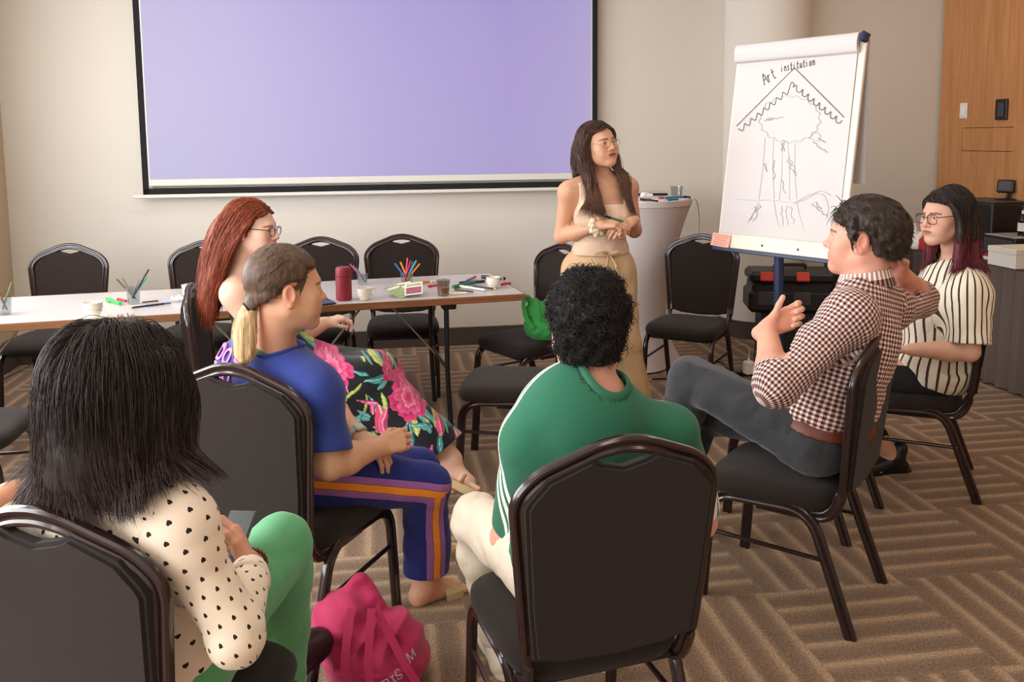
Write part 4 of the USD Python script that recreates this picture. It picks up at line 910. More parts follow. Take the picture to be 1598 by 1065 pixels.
# ---------- man in the checked shirt (right, profile to the left)
def man_checked():
    f = np.array([-.818, .575, 0]); r = np.array([.575, .818, 0])
    hip = np.array([1.035, 2.825, .585]); chest = np.array([1.135, 2.83, .86]); neck = at(1350, 452, 2.86); Ls, Rs = at(1322, 496, 2.70), at(1388, 482, 2.99)
    hc = at(1347, 372, 2.87); R = frame((-.86, .50, .03), UP); Le, Lw = at(1209, 606, 2.60), at(1197, 514, 2.78); Re, Rw = at(1436, 468, 3.26), at(1404, 425, 3.04)
    lh, rh = hip - r * .095 + (0, 0, -.02), hip + r * .095 + (0, 0, -.02); lk, rk = at(1078, 590, 3.04), np.array([.72, 3.22, .52]); la, ra = np.array([.60, 3.20, .33]), np.array([.56, 3.30, .09])
    t, o = person('person', 'dark-haired man in a brown and white checked shirt, one hand behind his neck', (hip[0], hip[1], 0)); PEOPLE['M'] = t
    REPORT.append(('M', lens(Ls, Le, Lw), lens(Rs, Re, Rw), lens(lh, lk, la), lens(Ls, Rs), lens(hip, neck, hc)))
    F = Field(); torso(F, hip, chest, neck, r, Ls, Rs, sw=1.05); arm(F, Ls, Le, Lw, r=(.054, .045, .045, .030)); arm(F, Rs, Re, Rw, r=(.054, .045, .045, .030)); leg(F, lh, lk, la); leg(F, rh, rk, ra)
    add_hand(F, Lw, (.86, .20, .36), np.array([-.05, -1, .30]), -1, curl=(.3, (.75, 1.05, .6), (1.0, 1.1, .6), (1.15, 1.1, .6), (1.2, 1.1, .6)), s=1.02, thumb=(.75, .0), spread=.16)
    add_hand(F, Rw, at(1398, 388, 2.96) - Rw + (-.05, 0, .02), (hc - R[:, 1] * .1) - Rw + (0, .0, -.2), 1, curl=(.5, .7, .75, .8, .8), s=1.02)
    head_field(F, hc, R, 1.04, fem=False, neck=neck, neckr=.062, jaw=1.12)
    wl = Lw + np.array([.05, 0, .05]); wr_ = Rw
    skin_body(t, o, F, [(hc - [.16, .16, .20], hc + [.16, .16, .16], .0028), (wl - .13, wl + .13, .0028), (wr_ - .12, wr_ + .12, .003)], SK['rosy'], [(hc, R, 1.04)], hairc=(48, 38, 34)); add_eyes(t, hc, R, 1.04, R[:, 1], o)
    G = Field(); G.ell(hip, (.178, .145, .12), R=frame_up(UP, f), k=.05); leg(G, lh, lk, la, r=(.098, .074, .066, .056), i=.006); leg(G, rh, rk, ra, r=(.098, .072, .064, .056), i=.006); G.fn(lambda P, d: np.maximum(d, P[:, 2] * .97 - (P - hip) @ f * .22 - .655))
    cloth(t, o, 'trousers', G, 'charcoal_cotton', .008, wr=.007, wscale=12)
    sp = unit(neck - hip)
    B = Field(); torso(B, hip, chest, neck, r, Ls, Rs, i=.012, sw=1.1, belly=.015); B.ell(hip, (.186, .152, .125), R=frame_up(UP, f), k=.05)
    B.fn(lambda P, d: np.maximum(d, np.abs((P - hip) @ unit(UP - f * .2) - .052) - .019)); cloth(t, o, 'belt', B, 'leather_brown', .007, wr=0)
    S = Field(); torso(S, hip + sp * .07, chest, neck, r, Ls, Rs, i=.020, sw=1.1, belly=.025)
    for s_, e, w in ((Ls, Le, Lw), (Rs, Re, Rw)): S.cone(s_, e, .078, .066, k=.04); S.cone(e, mix(e, w, .34), .062, .056, k=.025)
    def cut(P, d):
        for e, w, q in ((Le, Lw, .24), (Re, Rw, .62)):
            a = unit(w - e); x = P - mix(e, w, q); near = np.linalg.norm(P - mix(e, w, .45), axis=1) < .14; d = np.where(near & (np.linalg.norm(x - (x @ a)[:, None] * a, axis=1) < .085), np.maximum(d, x @ a), d)
        n = unit(mix(hc - neck, UP, .4)); x = P - neck; ring = np.linalg.norm(x - (x @ n)[:, None] * n, axis=1); d = np.where(ring < .10, np.maximum(d, x @ n - .030), d)
        return np.maximum(d, -((P - hip) @ unit(UP - f * .25)) + .035)
    S.fn(cut)
    bones = [(hip - (neck - hip) * .4, neck, -r, .125, 0), (Ls, Le, -r - f * .3, .07, .3), (Rs, Re, UP, .07, .5), (Le, Lw, -r, .05, .6), (Re, Rw, UP, .05, .8)]
    cloth(t, o, 'shirt', S, 'gingham', .0065, wr=.009, wscale=9, seed=8, uv=lambda P: bone_uv(P, bones))
    # folded collar and rolled cuff
    n = unit(mix(hc - neck, UP, .35)); Rn = frame_up(n, f); C = neck + n * .022; a = np.linspace(0, 2 * np.pi, 48, endpoint=False); ring = []
    for k, (rad, z) in enumerate(((.066, .016), (.069, .040), (.076, .041), (.094, -.012), (.088, -.012), (.070, .030), (.064, .016))): ring.append(np.stack([C + Rn @ np.array([rad * math.cos(q) * 1.0, rad * math.sin(q) * 1.02, z + .012 * -math.sin(q)]) for q in a]))
    V = np.concatenate(ring); Fc = [q for i in range(6) for j in range(48) for q in ((i * 48 + j, i * 48 + (j + 1) % 48, (i + 1) * 48 + (j + 1) % 48), (i * 48 + j, (i + 1) * 48 + (j + 1) % 48, (i + 1) * 48 + j))]
    U = np.concatenate([np.stack([a * .08, np.full(48, .012 * i)], 1) for i in range(7)]); obj('collar', (V, np.array(Fc)), 'gingham', t, smooth=True, uv=U, origin=o)
    ax = unit(Lw - Le); obj('cuff', cloth_cuff(mix(Le, Lw, .12), mix(Le, Lw, .32), .062, .0575), 'gingham', t, smooth=True, uv=CUFF_UV, origin=o)
    for A, d in ((la, unit((-.6, .5, -.6))), (ra, f)):
        SF, _ = shoe_field(A, d, 1.08); v, fc = nets(SF, .006); sh = obj('shoe', (v, fc), 'shoe_black', t, smooth=True, origin=o); m, Rr = sole_mesh(A, d, 1.08, t=.018, z=-.07); obj('sole', tf(m, Rr, A - o), 'shoe_black', sh)
    H = Field(); head_field(H, hc, R, 1.04, fem=False, neck=neck, ear=True)
    roots, L = scalp_roots(6200, hc, R, 1.04, 21); rng = np.random.default_rng(2); keep = (L[:, 1] < .02) | (rng.random(len(L)) < .75); thin = np.exp(-((L[:, 0] / .03) ** 2 + ((L[:, 1] - .015) / .03) ** 2)) * (L[:, 2] > .07); keep &= rng.random(len(L)) > thin * .8; roots, L = roots[keep], L[keep]
    nl = L - np.array([0, -.014, .036]); nl /= np.linalg.norm(nl, axis=1, keepdims=True); top = np.clip((L[:, 2] - .03) / .06, 0, 1)[:, None]; ph = rng.uniform(0, 6.28, len(L))
    d0 = (nl * (.5 + .5 * top) + np.array([0, -.9, .15]) * top + np.array([0, -.45, -.9]) * (1 - top) + rng.normal(size=nl.shape) * .22) @ R.T
    ln = np.where(L[:, 2] > .07, .058, np.where(L[:, 1] < -.05, .050, .036)) * rng.uniform(.7, 1.2, len(L))
    def steer(P, tt): return (np.array([0, -.5, -.8]) @ R.T)[None] + R[:, 0][None] * (.8 * np.sin(ph + tt * 7))[:, None] + R[:, 2][None] * (.5 * np.cos(ph + tt * 8))[:, None]
    Lc = grow(roots, d0, ln, H, steer, 12, rng.uniform(.003, .018, len(L)), .72); q = ((Lc - hc) @ R); Lc = Lc[~((((q[..., 1] + .008) / .024) ** 2 + ((q[..., 2] + .008) / .034) ** 2 < 1) & (np.abs(q[..., 0]) > .05)).any(1)]; hp = hair_mass(t, o, Lc, 'hair_man', .004, 1.0, 1.0); curves('strands', Lc, .0019, 'hair_man', hp, o)
def cloth_cuff(a, b, ra, rb):
    """A rolled cuff: a hollow sleeve end with a thick lip."""
    global CUFF_UV
    ax = unit(b - a); x = unit(np.cross(ax, (.3, .2, .9))); y = np.cross(ax, x); L = np.linalg.norm(b - a); an = np.linspace(0, 2 * np.pi, 36, endpoint=False); V, U = [], []
    prof = [(0, ra - .006), (.1, ra), (.9, rb), (1.0, rb - .002), (1.0, rb - .010), (.6, rb - .012)]
    for s, r in prof:
        for q in an: V.append(a + ax * L * s + r * (math.cos(q) * x + math.sin(q) * y)); U.append((q * r, s * L))
    CUFF_UV = np.array(U); n = 36
    return (np.array(V), np.array([q for i in range(len(prof) - 1) for j in range(n) for q in ((i * n + j, i * n + (j + 1) % n, (i + 1) * n + (j + 1) % n), (i * n + j, (i + 1) * n + (j + 1) % n, (i + 1) * n + j))]))
man_checked()

# ---------- woman in the striped shirt (far right)
def woman_striped():
    f = np.array([-.965, .26, 0]); r = np.array([.26, .965, 0])
    hip = np.array([1.875, 3.80, .545]); chest = np.array([1.905, 3.75, .86]); neck = at(1492, 416, 3.74); Ls, Rs = at(1512, 458, 3.58), at(1470, 446, 3.90)
    hc = at(1476, 338, 3.68); R = frame((-.955, -.30, -.04), UP); Le, Lw = at(1512, 548, 3.52), at(1424, 546, 3.60); Re, Rw = at(1465, 540, 3.95), at(1405, 545, 3.85)
    lh, rh = hip - r * .09 + (0, 0, -.03), hip + r * .09 + (0, 0, -.03); lk, rk = np.array([1.44, 3.82, .50]), np.array([1.48, 4.02, .50]); la, ra = at(1392, 712, 3.93), np.array([1.36, 3.95, .09])
    t, o = person('person', 'dark-haired woman with wine-red hair ends and black glasses in a striped shirt', (hip[0], hip[1], 0)); PEOPLE['W'] = t
    REPORT.append(('W', lens(Ls, Le, Lw), lens(lh, lk, la), lens(Ls, Rs), lens(hip, neck, hc), la))
    F = Field(); torso(F, hip, chest, neck, r, Ls, Rs, bust=.0); arm(F, Ls, Le, Lw); arm(F, Rs, Re, Rw); leg(F, lh, lk, la, r=(.085, .056, .05, .036)); leg(F, rh, rk, ra)
    add_hand(F, Lw, Lw - Le, -UP, -1, s=.92); add_hand(F, Rw, Rw - Re, -UP, 1, s=.92); head_field(F, hc, R, .98, neck=neck, neckr=.046); foot(F, la, (-.95, -.15, 0), .95)
    skin_body(t, o, F, [(hc - [.16, .16, .22], hc + [.16, .16, .15], .0024)], SK['fair'], [(hc, R, .98)], hairc=(44, 34, 33), lips=(178, 104, 98)); add_eyes(t, hc, R, .98, unit(R[:, 1] + R[:, 0] * .1), o, (96, 84, 66)); specs(t, o, hc, R, .98, 'glasses_brown', 'square', .0016)
    G = Field(); G.ell(hip, (.175, .14, .115), R=frame_up(UP, f), k=.05); leg(G, lh, lk, mix(lk, la, .8), i=.006); leg(G, rh, rk, mix(rk, ra, .85), i=.006); G.fn(lambda P, d: np.maximum(d, P[:, 2] - .565))
    cloth(t, o, 'trousers', G, 'black_cotton', .010, wr=.004)
    S = Field(); torso(S, hip + (0, 0, .03), chest, neck, r, Ls, Rs, i=.030, sw=1.05, bust=.03, belly=.02); S.ell(hip + (-.0, 0, .0), (.215, .185, .15), R=frame_up(UP, f), k=.06)
    for s_, e in ((Ls, Le), (Rs, Re)): S.cone(s_, mix(s_, e, .95), .082, .092, k=.05)
    def cut(P, d):
        for s_, e in ((Ls, Le), (Rs, Re)):
            a = unit(e - s_ + (0, 0, -.05)); x = P - mix(s_, e, .88); q = np.linalg.norm(x - (x @ a)[:, None] * a, axis=1); near = np.linalg.norm(P - mix(s_, e, 1.0), axis=1) < .15; d = np.where(near & (q < .115), np.maximum(d, x @ a), d)
            inn = np.linalg.norm((P - s_) - ((P - s_) @ a)[:, None] * a, axis=1) - .076; d = np.where(near & (x @ a > -.03) & (x @ a < .02), np.maximum(d, -inn), d)
        n = unit(UP + f * .55); x = P - neck - f * .02; ring = np.linalg.norm(x - (x @ n)[:, None] * n, axis=1); d = np.where(ring < .085, np.maximum(d, x @ n - .012), d)
        return np.maximum(d, .425 - P[:, 2] + np.clip((P - hip) @ f + .1, 0, .4) * .35)
    S.fn(cut)
    bones = [(hip - UP * .25, neck, -r, .135, 0), (Ls, Le, -r, .085, .3), (Rs, Re, UP, .085, .5)]
    cloth(t, o, 'shirt', S, 'striped_linen', .0075, wr=.010, wscale=7, seed=12, uv=lambda P: bone_uv(P, bones))
    n = unit(UP + f * .35); Rn = frame_up(n, f); C = neck + n * .012; a = np.linspace(-np.pi * 1.42, np.pi * .42, 44); ring = []; prof = ((.060, .012), (.064, .034), (.072, .036), (.108, -.014), (.102, -.018), (.066, .024), (.058, .012))
    for rad, z in prof: ring.append(np.stack([C + Rn @ np.array([rad * math.cos(q), rad * math.sin(q) * 1.05, z - .018 * max(0, math.sin(q))]) for q in a]))
    V = np.concatenate(ring); k = 44; Fc = [q for i in range(6) for j in range(k - 1) for q in ((i * k + j, i * k + j + 1, (i + 1) * k + j + 1), (i * k + j, (i + 1) * k + j + 1, (i + 1) * k + j))]; Fc += [(i * k, (i + 1) * k, 0) for i in range(6)] + [(i * k + k - 1, (i + 1) * k + k - 1, k - 1) for i in range(6)]
    U = np.concatenate([np.stack([np.full(44, i * .016 + .004), a * .09], 1) for i in range(7)]); obj('collar', (V, np.array(Fc)), 'striped_linen', t, smooth=True, uv=U, origin=o)
    plain('lanyard_red', (190, 62, 66), .7)
    obj('lanyard', tube(spline([C + Rn @ np.array(q) for q in ((-.062, .03, .012), (-.045, .085, -.03), (-.015, .125, -.12), (0, .14, -.2))], 20), .004, 6) , 'lanyard_red', t, origin=o)
    for A, d in ((la, (-.95, -.15, 0)), (ra, (-.95, .15, 0))):
        SF, _ = shoe_field(A, d, .98); SF.cone(A + np.array([.02, 0, .01]), A + np.array([.03, 0, .035]), .040, .040, k=.02); v, fc = nets(SF, .005); sh = obj('shoe', (v, fc), 'shoe_black', t, smooth=True, origin=o); m, Rr = sole_mesh(A, d, 1.0, t=.03, z=-.062); obj('sole', tf(m, Rr, A - o), 'shoe_black', sh)
    H = Field(); head_field(H, hc, R, .98, neck=neck, ear=False); torso(H, hip, chest, neck, r, Ls, Rs, i=.022)
    face_guard(H, hc, R, .98); lines, inn = long_hair(H, hc, R, .98, 5200, lambda L: np.where(L[:, 2] > .05, .325, .245), 31, part=.012, vol=(.003, .020), steps=22, ends=-.2, back=.5, side=.5, t0=.2, pull=6.0, col=lambda L, sd, g: hc - UP * 0 + (R[:, 0][None] * (sd * g.uniform(.06, .095, len(L)))[:, None] + R[:, 1][None] * np.where(L[:, 1] > .0, g.uniform(-.03, .02, len(L)), g.uniform(-.11, -.04, len(L)))[:, None]))
    mid = 14; hp = hair_mass(t, o, lines[inn][:, :mid + 1], 'hair_dark', .006, 1.0, .7); tp = hair_mass(t, o, lines[inn][:, mid - 1:], 'hair_wine', .006, 1.0, .9, 'hair_ends')
    curves('strands', lines[:, :mid + 2], .0022, 'hair_dark', hp, o); curves('strands', lines[::1, mid:], .0022, 'hair_wine', tp, o)
woman_striped()

# ---------- red-haired woman in the floral dress
def woman_red():
    f = np.array([.965, .26, 0]); r = np.array([.26, -.965, 0])
    hip = np.array([-1.0, 3.78, .57]); chest = np.array([-1.09, 3.75, .80]); neck = at(376, 436, 3.72); Rs, Ls = at(367, 460, 3.60), at(386, 450, 3.87)
    hc = at(394, 358, 3.70); R = frame((.985, -.16, -.06), UP); Le, Lw = at(448, 534, 3.92), at(506, 505, 4.02); Re, Rw = at(420, 545, 3.60), at(475, 590, 3.68)
    rh, lh = hip + r * .095 + (0, 0, -.02), hip - r * .095 + (0, 0, -.02); rk, lk = at(573, 592, 3.60), np.array([-.60, 3.84, .52]); ra, la = at(706, 716, 3.50), at(668, 748, 3.78)
    t, o = person('person', 'woman with long red hair in a black floral dress, sitting crossed-legged at the table', (hip[0], hip[1], 0)); PEOPLE['R'] = t
    REPORT.append(('R', lens(Ls, Le, Lw), lens(rh, rk, ra), lens(lh, lk, la), lens(Ls, Rs), lens(hip, neck, hc), ra, la))
    F = Field(); torso(F, hip, chest, neck, r, Ls, Rs, sw=1.05); arm(F, Ls, Le, Lw, r=(.056, .048, .046, .03)); arm(F, Rs, Re, Rw, r=(.047, .046, .046, .03), k=.06); leg(F, rh, rk, ra, r=(.095, .066, .058, .04)); leg(F, lh, lk, la, r=(.095, .066, .058, .04))
    add_hand(F, Lw, (.55, .3, .12), np.array([.1, .2, -1.]), -1, curl=(.5, .7, .75, .8, .8), s=.95); add_hand(F, Rw, Rw - Re, -UP, 1, s=.95); head_field(F, hc, R, 1.0, neck=neck, neckr=.05)
    fr = unit((.86, -.12, -.30)); ur = unit((.42, .42, .8)); foot(F, ra, fr, .98, sole=ur); fl = unit((.9, -.25, 0)); foot(F, la, fl, .98)
    wl = Lw + np.array([.05, .03, 0]); wf = ra + np.array([.06, 0, -.05])
    skin_body(t, o, F, [(hc - [.16, .16, .21], hc + [.16, .16, .15], .0026), (wl - .12, wl + .12, .003), (wf - .16, wf + .16, .004)], SK['pale'], [(hc, R, 1.0)], hairc=(130, 56, 34), brow=(120, 66, 46), lips=(176, 98, 92)); add_eyes(t, hc, R, 1.0, R[:, 1], o); specs(t, o, hc, R, 1.0, 'glasses_black', 'round', .0016)
    D = Field(); torso(D, hip, chest, neck, r, Ls, Rs, i=.018, sw=1.05, bust=.02); D.ell(hip + (0, 0, -.03), (.20, .17, .12), R=frame_up(UP, f), k=.06)
    rm, lm = mix(rk, ra, .88), mix(lk, la, .62)
    for h_, k_, m_ in ((rh, rk, rm), (lh, lk, lm)): D.cone(h_, k_, .115, .092, k=.07); D.cone(k_, m_, .088, .105, k=.05)
    D.cone(mix(rh, lh, .5), mix(rk, lk, .5) - (0, 0, .03), .13, .10, k=.06); D.cone(mix(rk, lk, .5), mix(rm, lm, .45), .10, .12, k=.06); D.cone(mix(rk, lk, .3) - (.10, .04, .06), mix(rm, lm, .4) - (.12, .03, .02), .10, .10, k=.08); D.cone(mix(rh, rk, .5) - (0, 0, .05), mix(rh, rk, .8) - (0, .02, .22), .09, .08, k=.08)
    ch = unit(neck - hip); yk = chest + ch * .055; nm = unit(rm - rk)
    def cut(P, d):
        d = np.maximum(d, (P - yk) @ unit(ch + f * .15)); q = P - rm; return np.maximum(d, np.where(P[:, 0] > -.75, q @ unit(nm + (0, 0, -.3)), -1))
    D.fn(cut)
    cloth(t, o, 'dress', D, 'print_cloth', .0040, wr=.009, wscale=6, seed=6, tint=lambda P: floral(P, f))
    for A, d, u in ((ra, fr, ur), (la, fl, UP)):
        m, Rr = sole_mesh(A, d, .98, t=.034, up=u, z=-.076); s_ = obj('sandal', tf(m, Rr, A - o), 'straw', t)
        obj('strap', tube([A - o + Rr @ np.array(q) * .98 for q in ((-.046, .075, -.076), (-.036, .08, -.045), (0, .085, -.028), (.036, .08, -.045), (.046, .075, -.076))], .008, 8), 'tan_leather', s_)
        obj('ridge', cat_m([tf(box((.082, .004, .004), (0, y, -.1115)), Rr, A - o) for y in np.arange(-.07, .19, .013)]), 'tan_leather', s_)
    H = Field(); head_field(H, hc, R, 1.0, neck=neck, ear=False); torso(H, hip, chest, neck, r, Ls, Rs, i=.004)
    face_guard(H, hc, R, 1.0); lines, inn = long_hair(H, hc, R, 1.0, 5200, lambda L: np.where(L[:, 1] < .0, .43, .44), 41, part=.0, vol=(.004, .022), steps=26, back=1.2, side=.45, stiff=.6, t0=.25, pull=4.0, col=lambda L, sd, g: neck - f * .13 + r * (sd * g.uniform(.01, .10, len(L)))[:, None] - f * g.uniform(0, .05, len(L))[:, None])
    hp = hair_mass(t, o, lines[inn], 'hair_red', .006, 1.0, .7); curves('strands', lines, .0024, 'hair_red', hp, o)
FLOWERS = [(-.80, .62, .085, 0), (-.70, .74, .05, 1), (-.50, .50, .085, 1), (-.62, .40, .07, 2), (-.39, .40, .05, 2), (-.36, .52, .05, 0), (-.30, .31, .055, 2), (-.45, .66, .05, 2), (-.56, .60, .04, 1), (-1.0, .50, .06, 0), (-1.02, .70, .05, 1), (-.9, .38, .07, 0), (-.75, .30, .06, 1), (-.52, .27, .06, 0), (-.42, .24, .05, 1), (-1.15, .62, .05, 2), (-1.2, .75, .05, 0), (-1.1, .80, .04, 1)]
def floral(P, f):
    """A tropical print: pink blooms, teal and lime leaves on black."""
    u = P[:, 0] + .35 * (P[:, 1] - 3.7); v = P[:, 2] + .0 * P[:, 1]; T = np.tile(lin((20, 20, 24)), (len(P), 1)); rng = np.random.default_rng(77)
    w = .012 * (meshkit.noise(np.stack([u * 30, v * 30, 0 * u], 1), 3) - .5); u = u + w; v = v + w
    def leafs(x, y, a, L, W, c, bend):
        ca, sa = math.cos(a), math.sin(a); du, dv = u - x, v - y; s = du * ca + dv * sa; q = -du * sa + dv * ca - bend * s * s; tt = s / L; m = (tt > 0) & (tt < 1); wd = W * np.sqrt(np.clip(tt * (1 - tt) * 4, 0, 1)) * (1 - .4 * tt); ins = m & (np.abs(q) < wd)
        g = np.clip(.5 + q / np.maximum(wd, 1e-4) * .5, 0, 1)[ins, None]; T[ins] = lin(c[0]) * (1 - g) + np.array(lin(c[1])) * g; T[m & (np.abs(q) < W * .09)] = lin(c[2])
    TEAL = ((30, 92, 96), (84, 150, 146), (150, 196, 180)); LIME = ((96, 124, 44), (186, 194, 96), (214, 216, 140)); PINK = ((150, 26, 84), (226, 92, 140), (244, 170, 190))
    for x, y, R_, k in FLOWERS:
        for j in range(7): a = rng.uniform(0, 6.28); leafs(x + math.cos(a) * R_ * .6, y + math.sin(a) * R_ * .6, a, rng.uniform(.06, .13), rng.uniform(.009, .018), (TEAL, LIME, TEAL)[j % 3], rng.uniform(-4, 4))
    for _ in range(60): x, y, a = rng.uniform(-1.25, -.25), rng.uniform(.2, .9), rng.uniform(0, 6.28); leafs(x, y, a, rng.uniform(.04, .10), rng.uniform(.006, .013), (TEAL, LIME, PINK)[_ % 3], rng.uniform(-5, 5))
    for x, y, R_, k in FLOWERS:
        if k == 2:
            leafs(x, y - R_ * .8, 1.3 + .4 * math.sin(x * 40), R_ * 1.9, R_ * .45, (LIME[0], (206, 60, 110), PINK[2]), 1.5); leafs(x + .01, y - R_ * .7, 1.7, R_ * 1.6, R_ * .3, PINK, -2); continue
        du, dv = u - x, v - y; rr = np.hypot(du, dv); an = np.arctan2(dv, du); n = 6 if k == 0 else 5
        for lay, (sc, off) in enumerate(((1.0, 0), (.72, .5), (.42, .2))):
            e = R_ * sc * (.72 + .28 * np.abs(np.cos((an + off + x * 9) * n / 2)) ** .6 + .05 * np.sin(an * 13)); ins = rr < e
            g = np.clip(rr / np.maximum(e, 1e-4), 0, 1)[ins, None] ** 1.6; vein = (.5 + .5 * np.sin((an * n * 3)[ins, None])) * .25
            c0, c1 = np.array(lin(((118, 14, 56), (146, 24, 74), (176, 46, 92))[lay])), np.array(lin(((204, 62, 112), (218, 92, 134), (234, 136, 164))[lay])); T[ins] = c0 + (c1 - c0) * np.clip(g - vein, 0, 1)
    return T
woman_red()

# ---------- ponytailed woman in the blue T-shirt
def woman_ponytail():
    f = np.array([.55, .835, 0]); r = np.array([.835, -.55, 0]); fl_ = np.array([.82, .57, 0]); rl_ = np.array([.57, -.82, 0])
    hip = np.array([-.70, 2.68, .575]); chest = np.array([-.715, 2.575, .79]); neck = at(430, 566, 2.52); Ls, Rs = np.array([-.825, 2.63, .885]), at(496, 614, 2.42)
    hc = at(446, 452, 2.47); R = frame((.87, .49, -.06), UP); Le, Lw = np.array([-.64, 2.84, .70]), at(560, 683, 2.70); Re, Rw = at(514, 724, 2.42), at(590, 699, 2.58)
    rh, lh = hip + rl_ * .10 + (0, 0, -.03), hip - rl_ * .08 + (0, 0, -.03); rk, lk = at(664, 758, 2.74), at(652, 735, 3.0); ra, la = at(666, 905, 2.82), at(672, 852, 3.16)
    t, o = person('person', 'woman with a blond-tipped ponytail in a blue lettered t-shirt and striped navy trousers', (hip[0], hip[1], 0)); PEOPLE['P'] = t
    REPORT.append(('P', lens(Rs, Re, Rw), lens(Ls, Le, Lw), lens(rh, rk, ra), lens(lh, lk, la), lens(Ls, Rs), lens(hip, neck, hc), ra, la))
    F = Field(); torso(F, hip, chest, neck, r, Ls, Rs, sw=1.15); arm(F, Rs, Re, Rw, r=(.052, .046, .044, .028)); arm(F, Ls, Le, Lw); leg(F, rh, rk, ra); leg(F, lh, lk, la)
    add_hand(F, Rw, (.80, .60, .10), np.array([-.5, .6, -.5]), 1, curl=(.5, .7, .75, .8, .8), s=.95); add_hand(F, Lw, (.72, -.55, -.12), np.array([.15, .1, -1.]), -1, curl=(.5, .55, .6, .65, .7), s=.95, thumb=(.7, .1))
    head_field(F, hc, R, 1.0, neck=neck, neckr=.052); foot(F, ra, (.82, .57, 0), 1.0); foot(F, la, (.82, .57, 0), 1.0)
    wl = mix(Lw, Rw, .5) + np.array([.07, .03, .0]); wf = ra + np.array([.06, .04, -.04])
    skin_body(t, o, F, [(hc - [.15, .15, .19], hc + [.15, .15, .15], .0026), (wl - .15, wl + .15, .0028), (wf - .17, wf + .17, .0035)], SK['tan'], [(hc, R, 1.0)], hairc=(84, 64, 50), hz=.03, brow=(90, 66, 50)); add_eyes(t, hc, R, 1.0, R[:, 1], o)
    G = Field(); G.ell(hip, (.182, .148, .125), R=frame_up(UP, fl_), k=.05)
    for h_, k_, a_ in ((rh, rk, ra), (lh, lk, la)): G.cone(h_, k_, .108, .078, k=.05); G.cone(k_, mix(k_, a_, .93), .074, .082, k=.03)
    rm, lm = mix(rk, ra, .93), mix(lk, la, .95)
    G.fn(lambda P, d: np.maximum(np.maximum(d, .115 - P[:, 2] - np.where(P[:, 0] > -.45, 0, 9)), P[:, 2] - .66))
    out = rl_
    def uv(P):
        U = np.zeros((len(P), 2)); U[:, 1] = -1; best = np.full(len(P), 9.)
        for h_, k_ , a_, s_ in ((rh, rk, rm, 1), (lh, lk, lm, -1)):
            for a, b in ((h_ - (k_ - h_) * .35, k_), (k_, a_)):
                ax = unit(b - a); ou = out * s_; ou = unit(ou - ax * np.dot(ou, ax)); q = P - a; tt = np.clip(q @ ax, 0, np.linalg.norm(b - a)); w = q - tt[:, None] * ax; dd = np.linalg.norm(w, axis=1); m = dd < best; best[m] = dd[m]
                U[m, 0] = (w @ np.cross(ax, ou))[m] - .004; U[m, 1] = (w @ ou)[m]
        return U
    cloth(t, o, 'trousers', G, 'sport_trousers', .0065, wr=.006, wscale=9, uv=uv)
    S = Field(); torso(S, hip + (0, 0, .02), chest, neck, r, Ls, Rs, i=.022, sw=1.2); S.ell(hip + (0, 0, .0), (.19, .155, .13), R=frame_up(UP, f), k=.05)
    for s_, e, k in ((Rs, Re, .86), (Ls, Le, .9)): S.cone(s_, mix(s_, e, k), .064, .076, k=.06)
    def cut(P, d):
        for s_, e in ((Rs, Re), (Ls, Le)):
            a = unit(e - s_ - (0.02, .05, 0)); x = P - mix(s_, e, .80); q = np.linalg.norm(x - (x @ a)[:, None] * a, axis=1); near = np.linalg.norm(P - mix(s_, e, 1.0), axis=1) < .15; d = np.where(near & (q < .115), np.maximum(d, x @ a), d)
            inn = q - .060; d = np.where(near & (x @ a > -.03) & (x @ a < .02), np.maximum(d, -inn), d)
        d = np.maximum(d, .080 - np.linalg.norm(P - NC, axis=1)); return np.maximum(d, .46 - P[:, 2])
    NC = neck + unit(mix(unit(hc - neck), UP, .3)) * .065; S.fn(cut); cloth(t, o, 't_shirt', S, 'blue_tee', .007, wr=.009, wscale=7, seed=4, calm=NC)
    ring = neckline(S, NC, frame_up(unit(mix(unit(hc - neck), UP, .3)), f), .080); a = np.linspace(0, 2 * np.pi, 9)[:-1]; obj('collar', sweep(ring, np.stack([.004 * np.cos(a), .009 * np.sin(a)], 1), lambda i: unit(ring[i] - NC), closed=True), 'blue_tee', t, origin=o)
    # pink lettering lying on the back
    yb = unit(neck - hip); B0 = neck - yb * .060 - f * .14; rx_ = unit(r - yb * np.dot(r, yb)); nb = np.cross(rx_, yb)
    for word, x0, y0, h in (("DO S'", -.190, .040, .046), ("PLO", -.190, -.016, .046), ("A W'", -.180, -.072, .046)):
        m = meshkit.text_mesh(word, h, .004, bold=True); v = m.vertices.copy(); v[:, 0] += x0; v[:, 1] += y0; arc = v[:, 0] * v[:, 0] * -1.2
        Wd = B0 + v[:, :1] * rx_ + (v[:, 1:2] + arc[:, None] * .5) * yb; dirv = f
        q = Wd - dirv * .12
        for _ in range(14): q = q + dirv * np.clip(S(q) + (.0015 - v[:, 2]), -.02, .03)[:, None]
        obj('lettering', (q, m.faces), 'pink_print', t, smooth=False, origin=o)
    # lanyard ribbon round the neck, sandals, watch
    n = unit(mix(unit(hc - neck), UP, .3)); Rn = frame_up(n, f); C = neck + n * .030; a = np.linspace(0, 2 * np.pi, 40, endpoint=False)
    obj('lanyard', sweep([C + Rn @ np.array([.072 * math.cos(q), .074 * math.sin(q), .006 - .012 * math.sin(q)]) for q in a], np.array([(-.002, -.011), (.002, -.011), (.002, .011), (-.002, .011)]), lambda i: Rn @ np.array([math.cos(a[i]), math.sin(a[i]), .55]), closed=True), 'lanyard_green', t, origin=o)
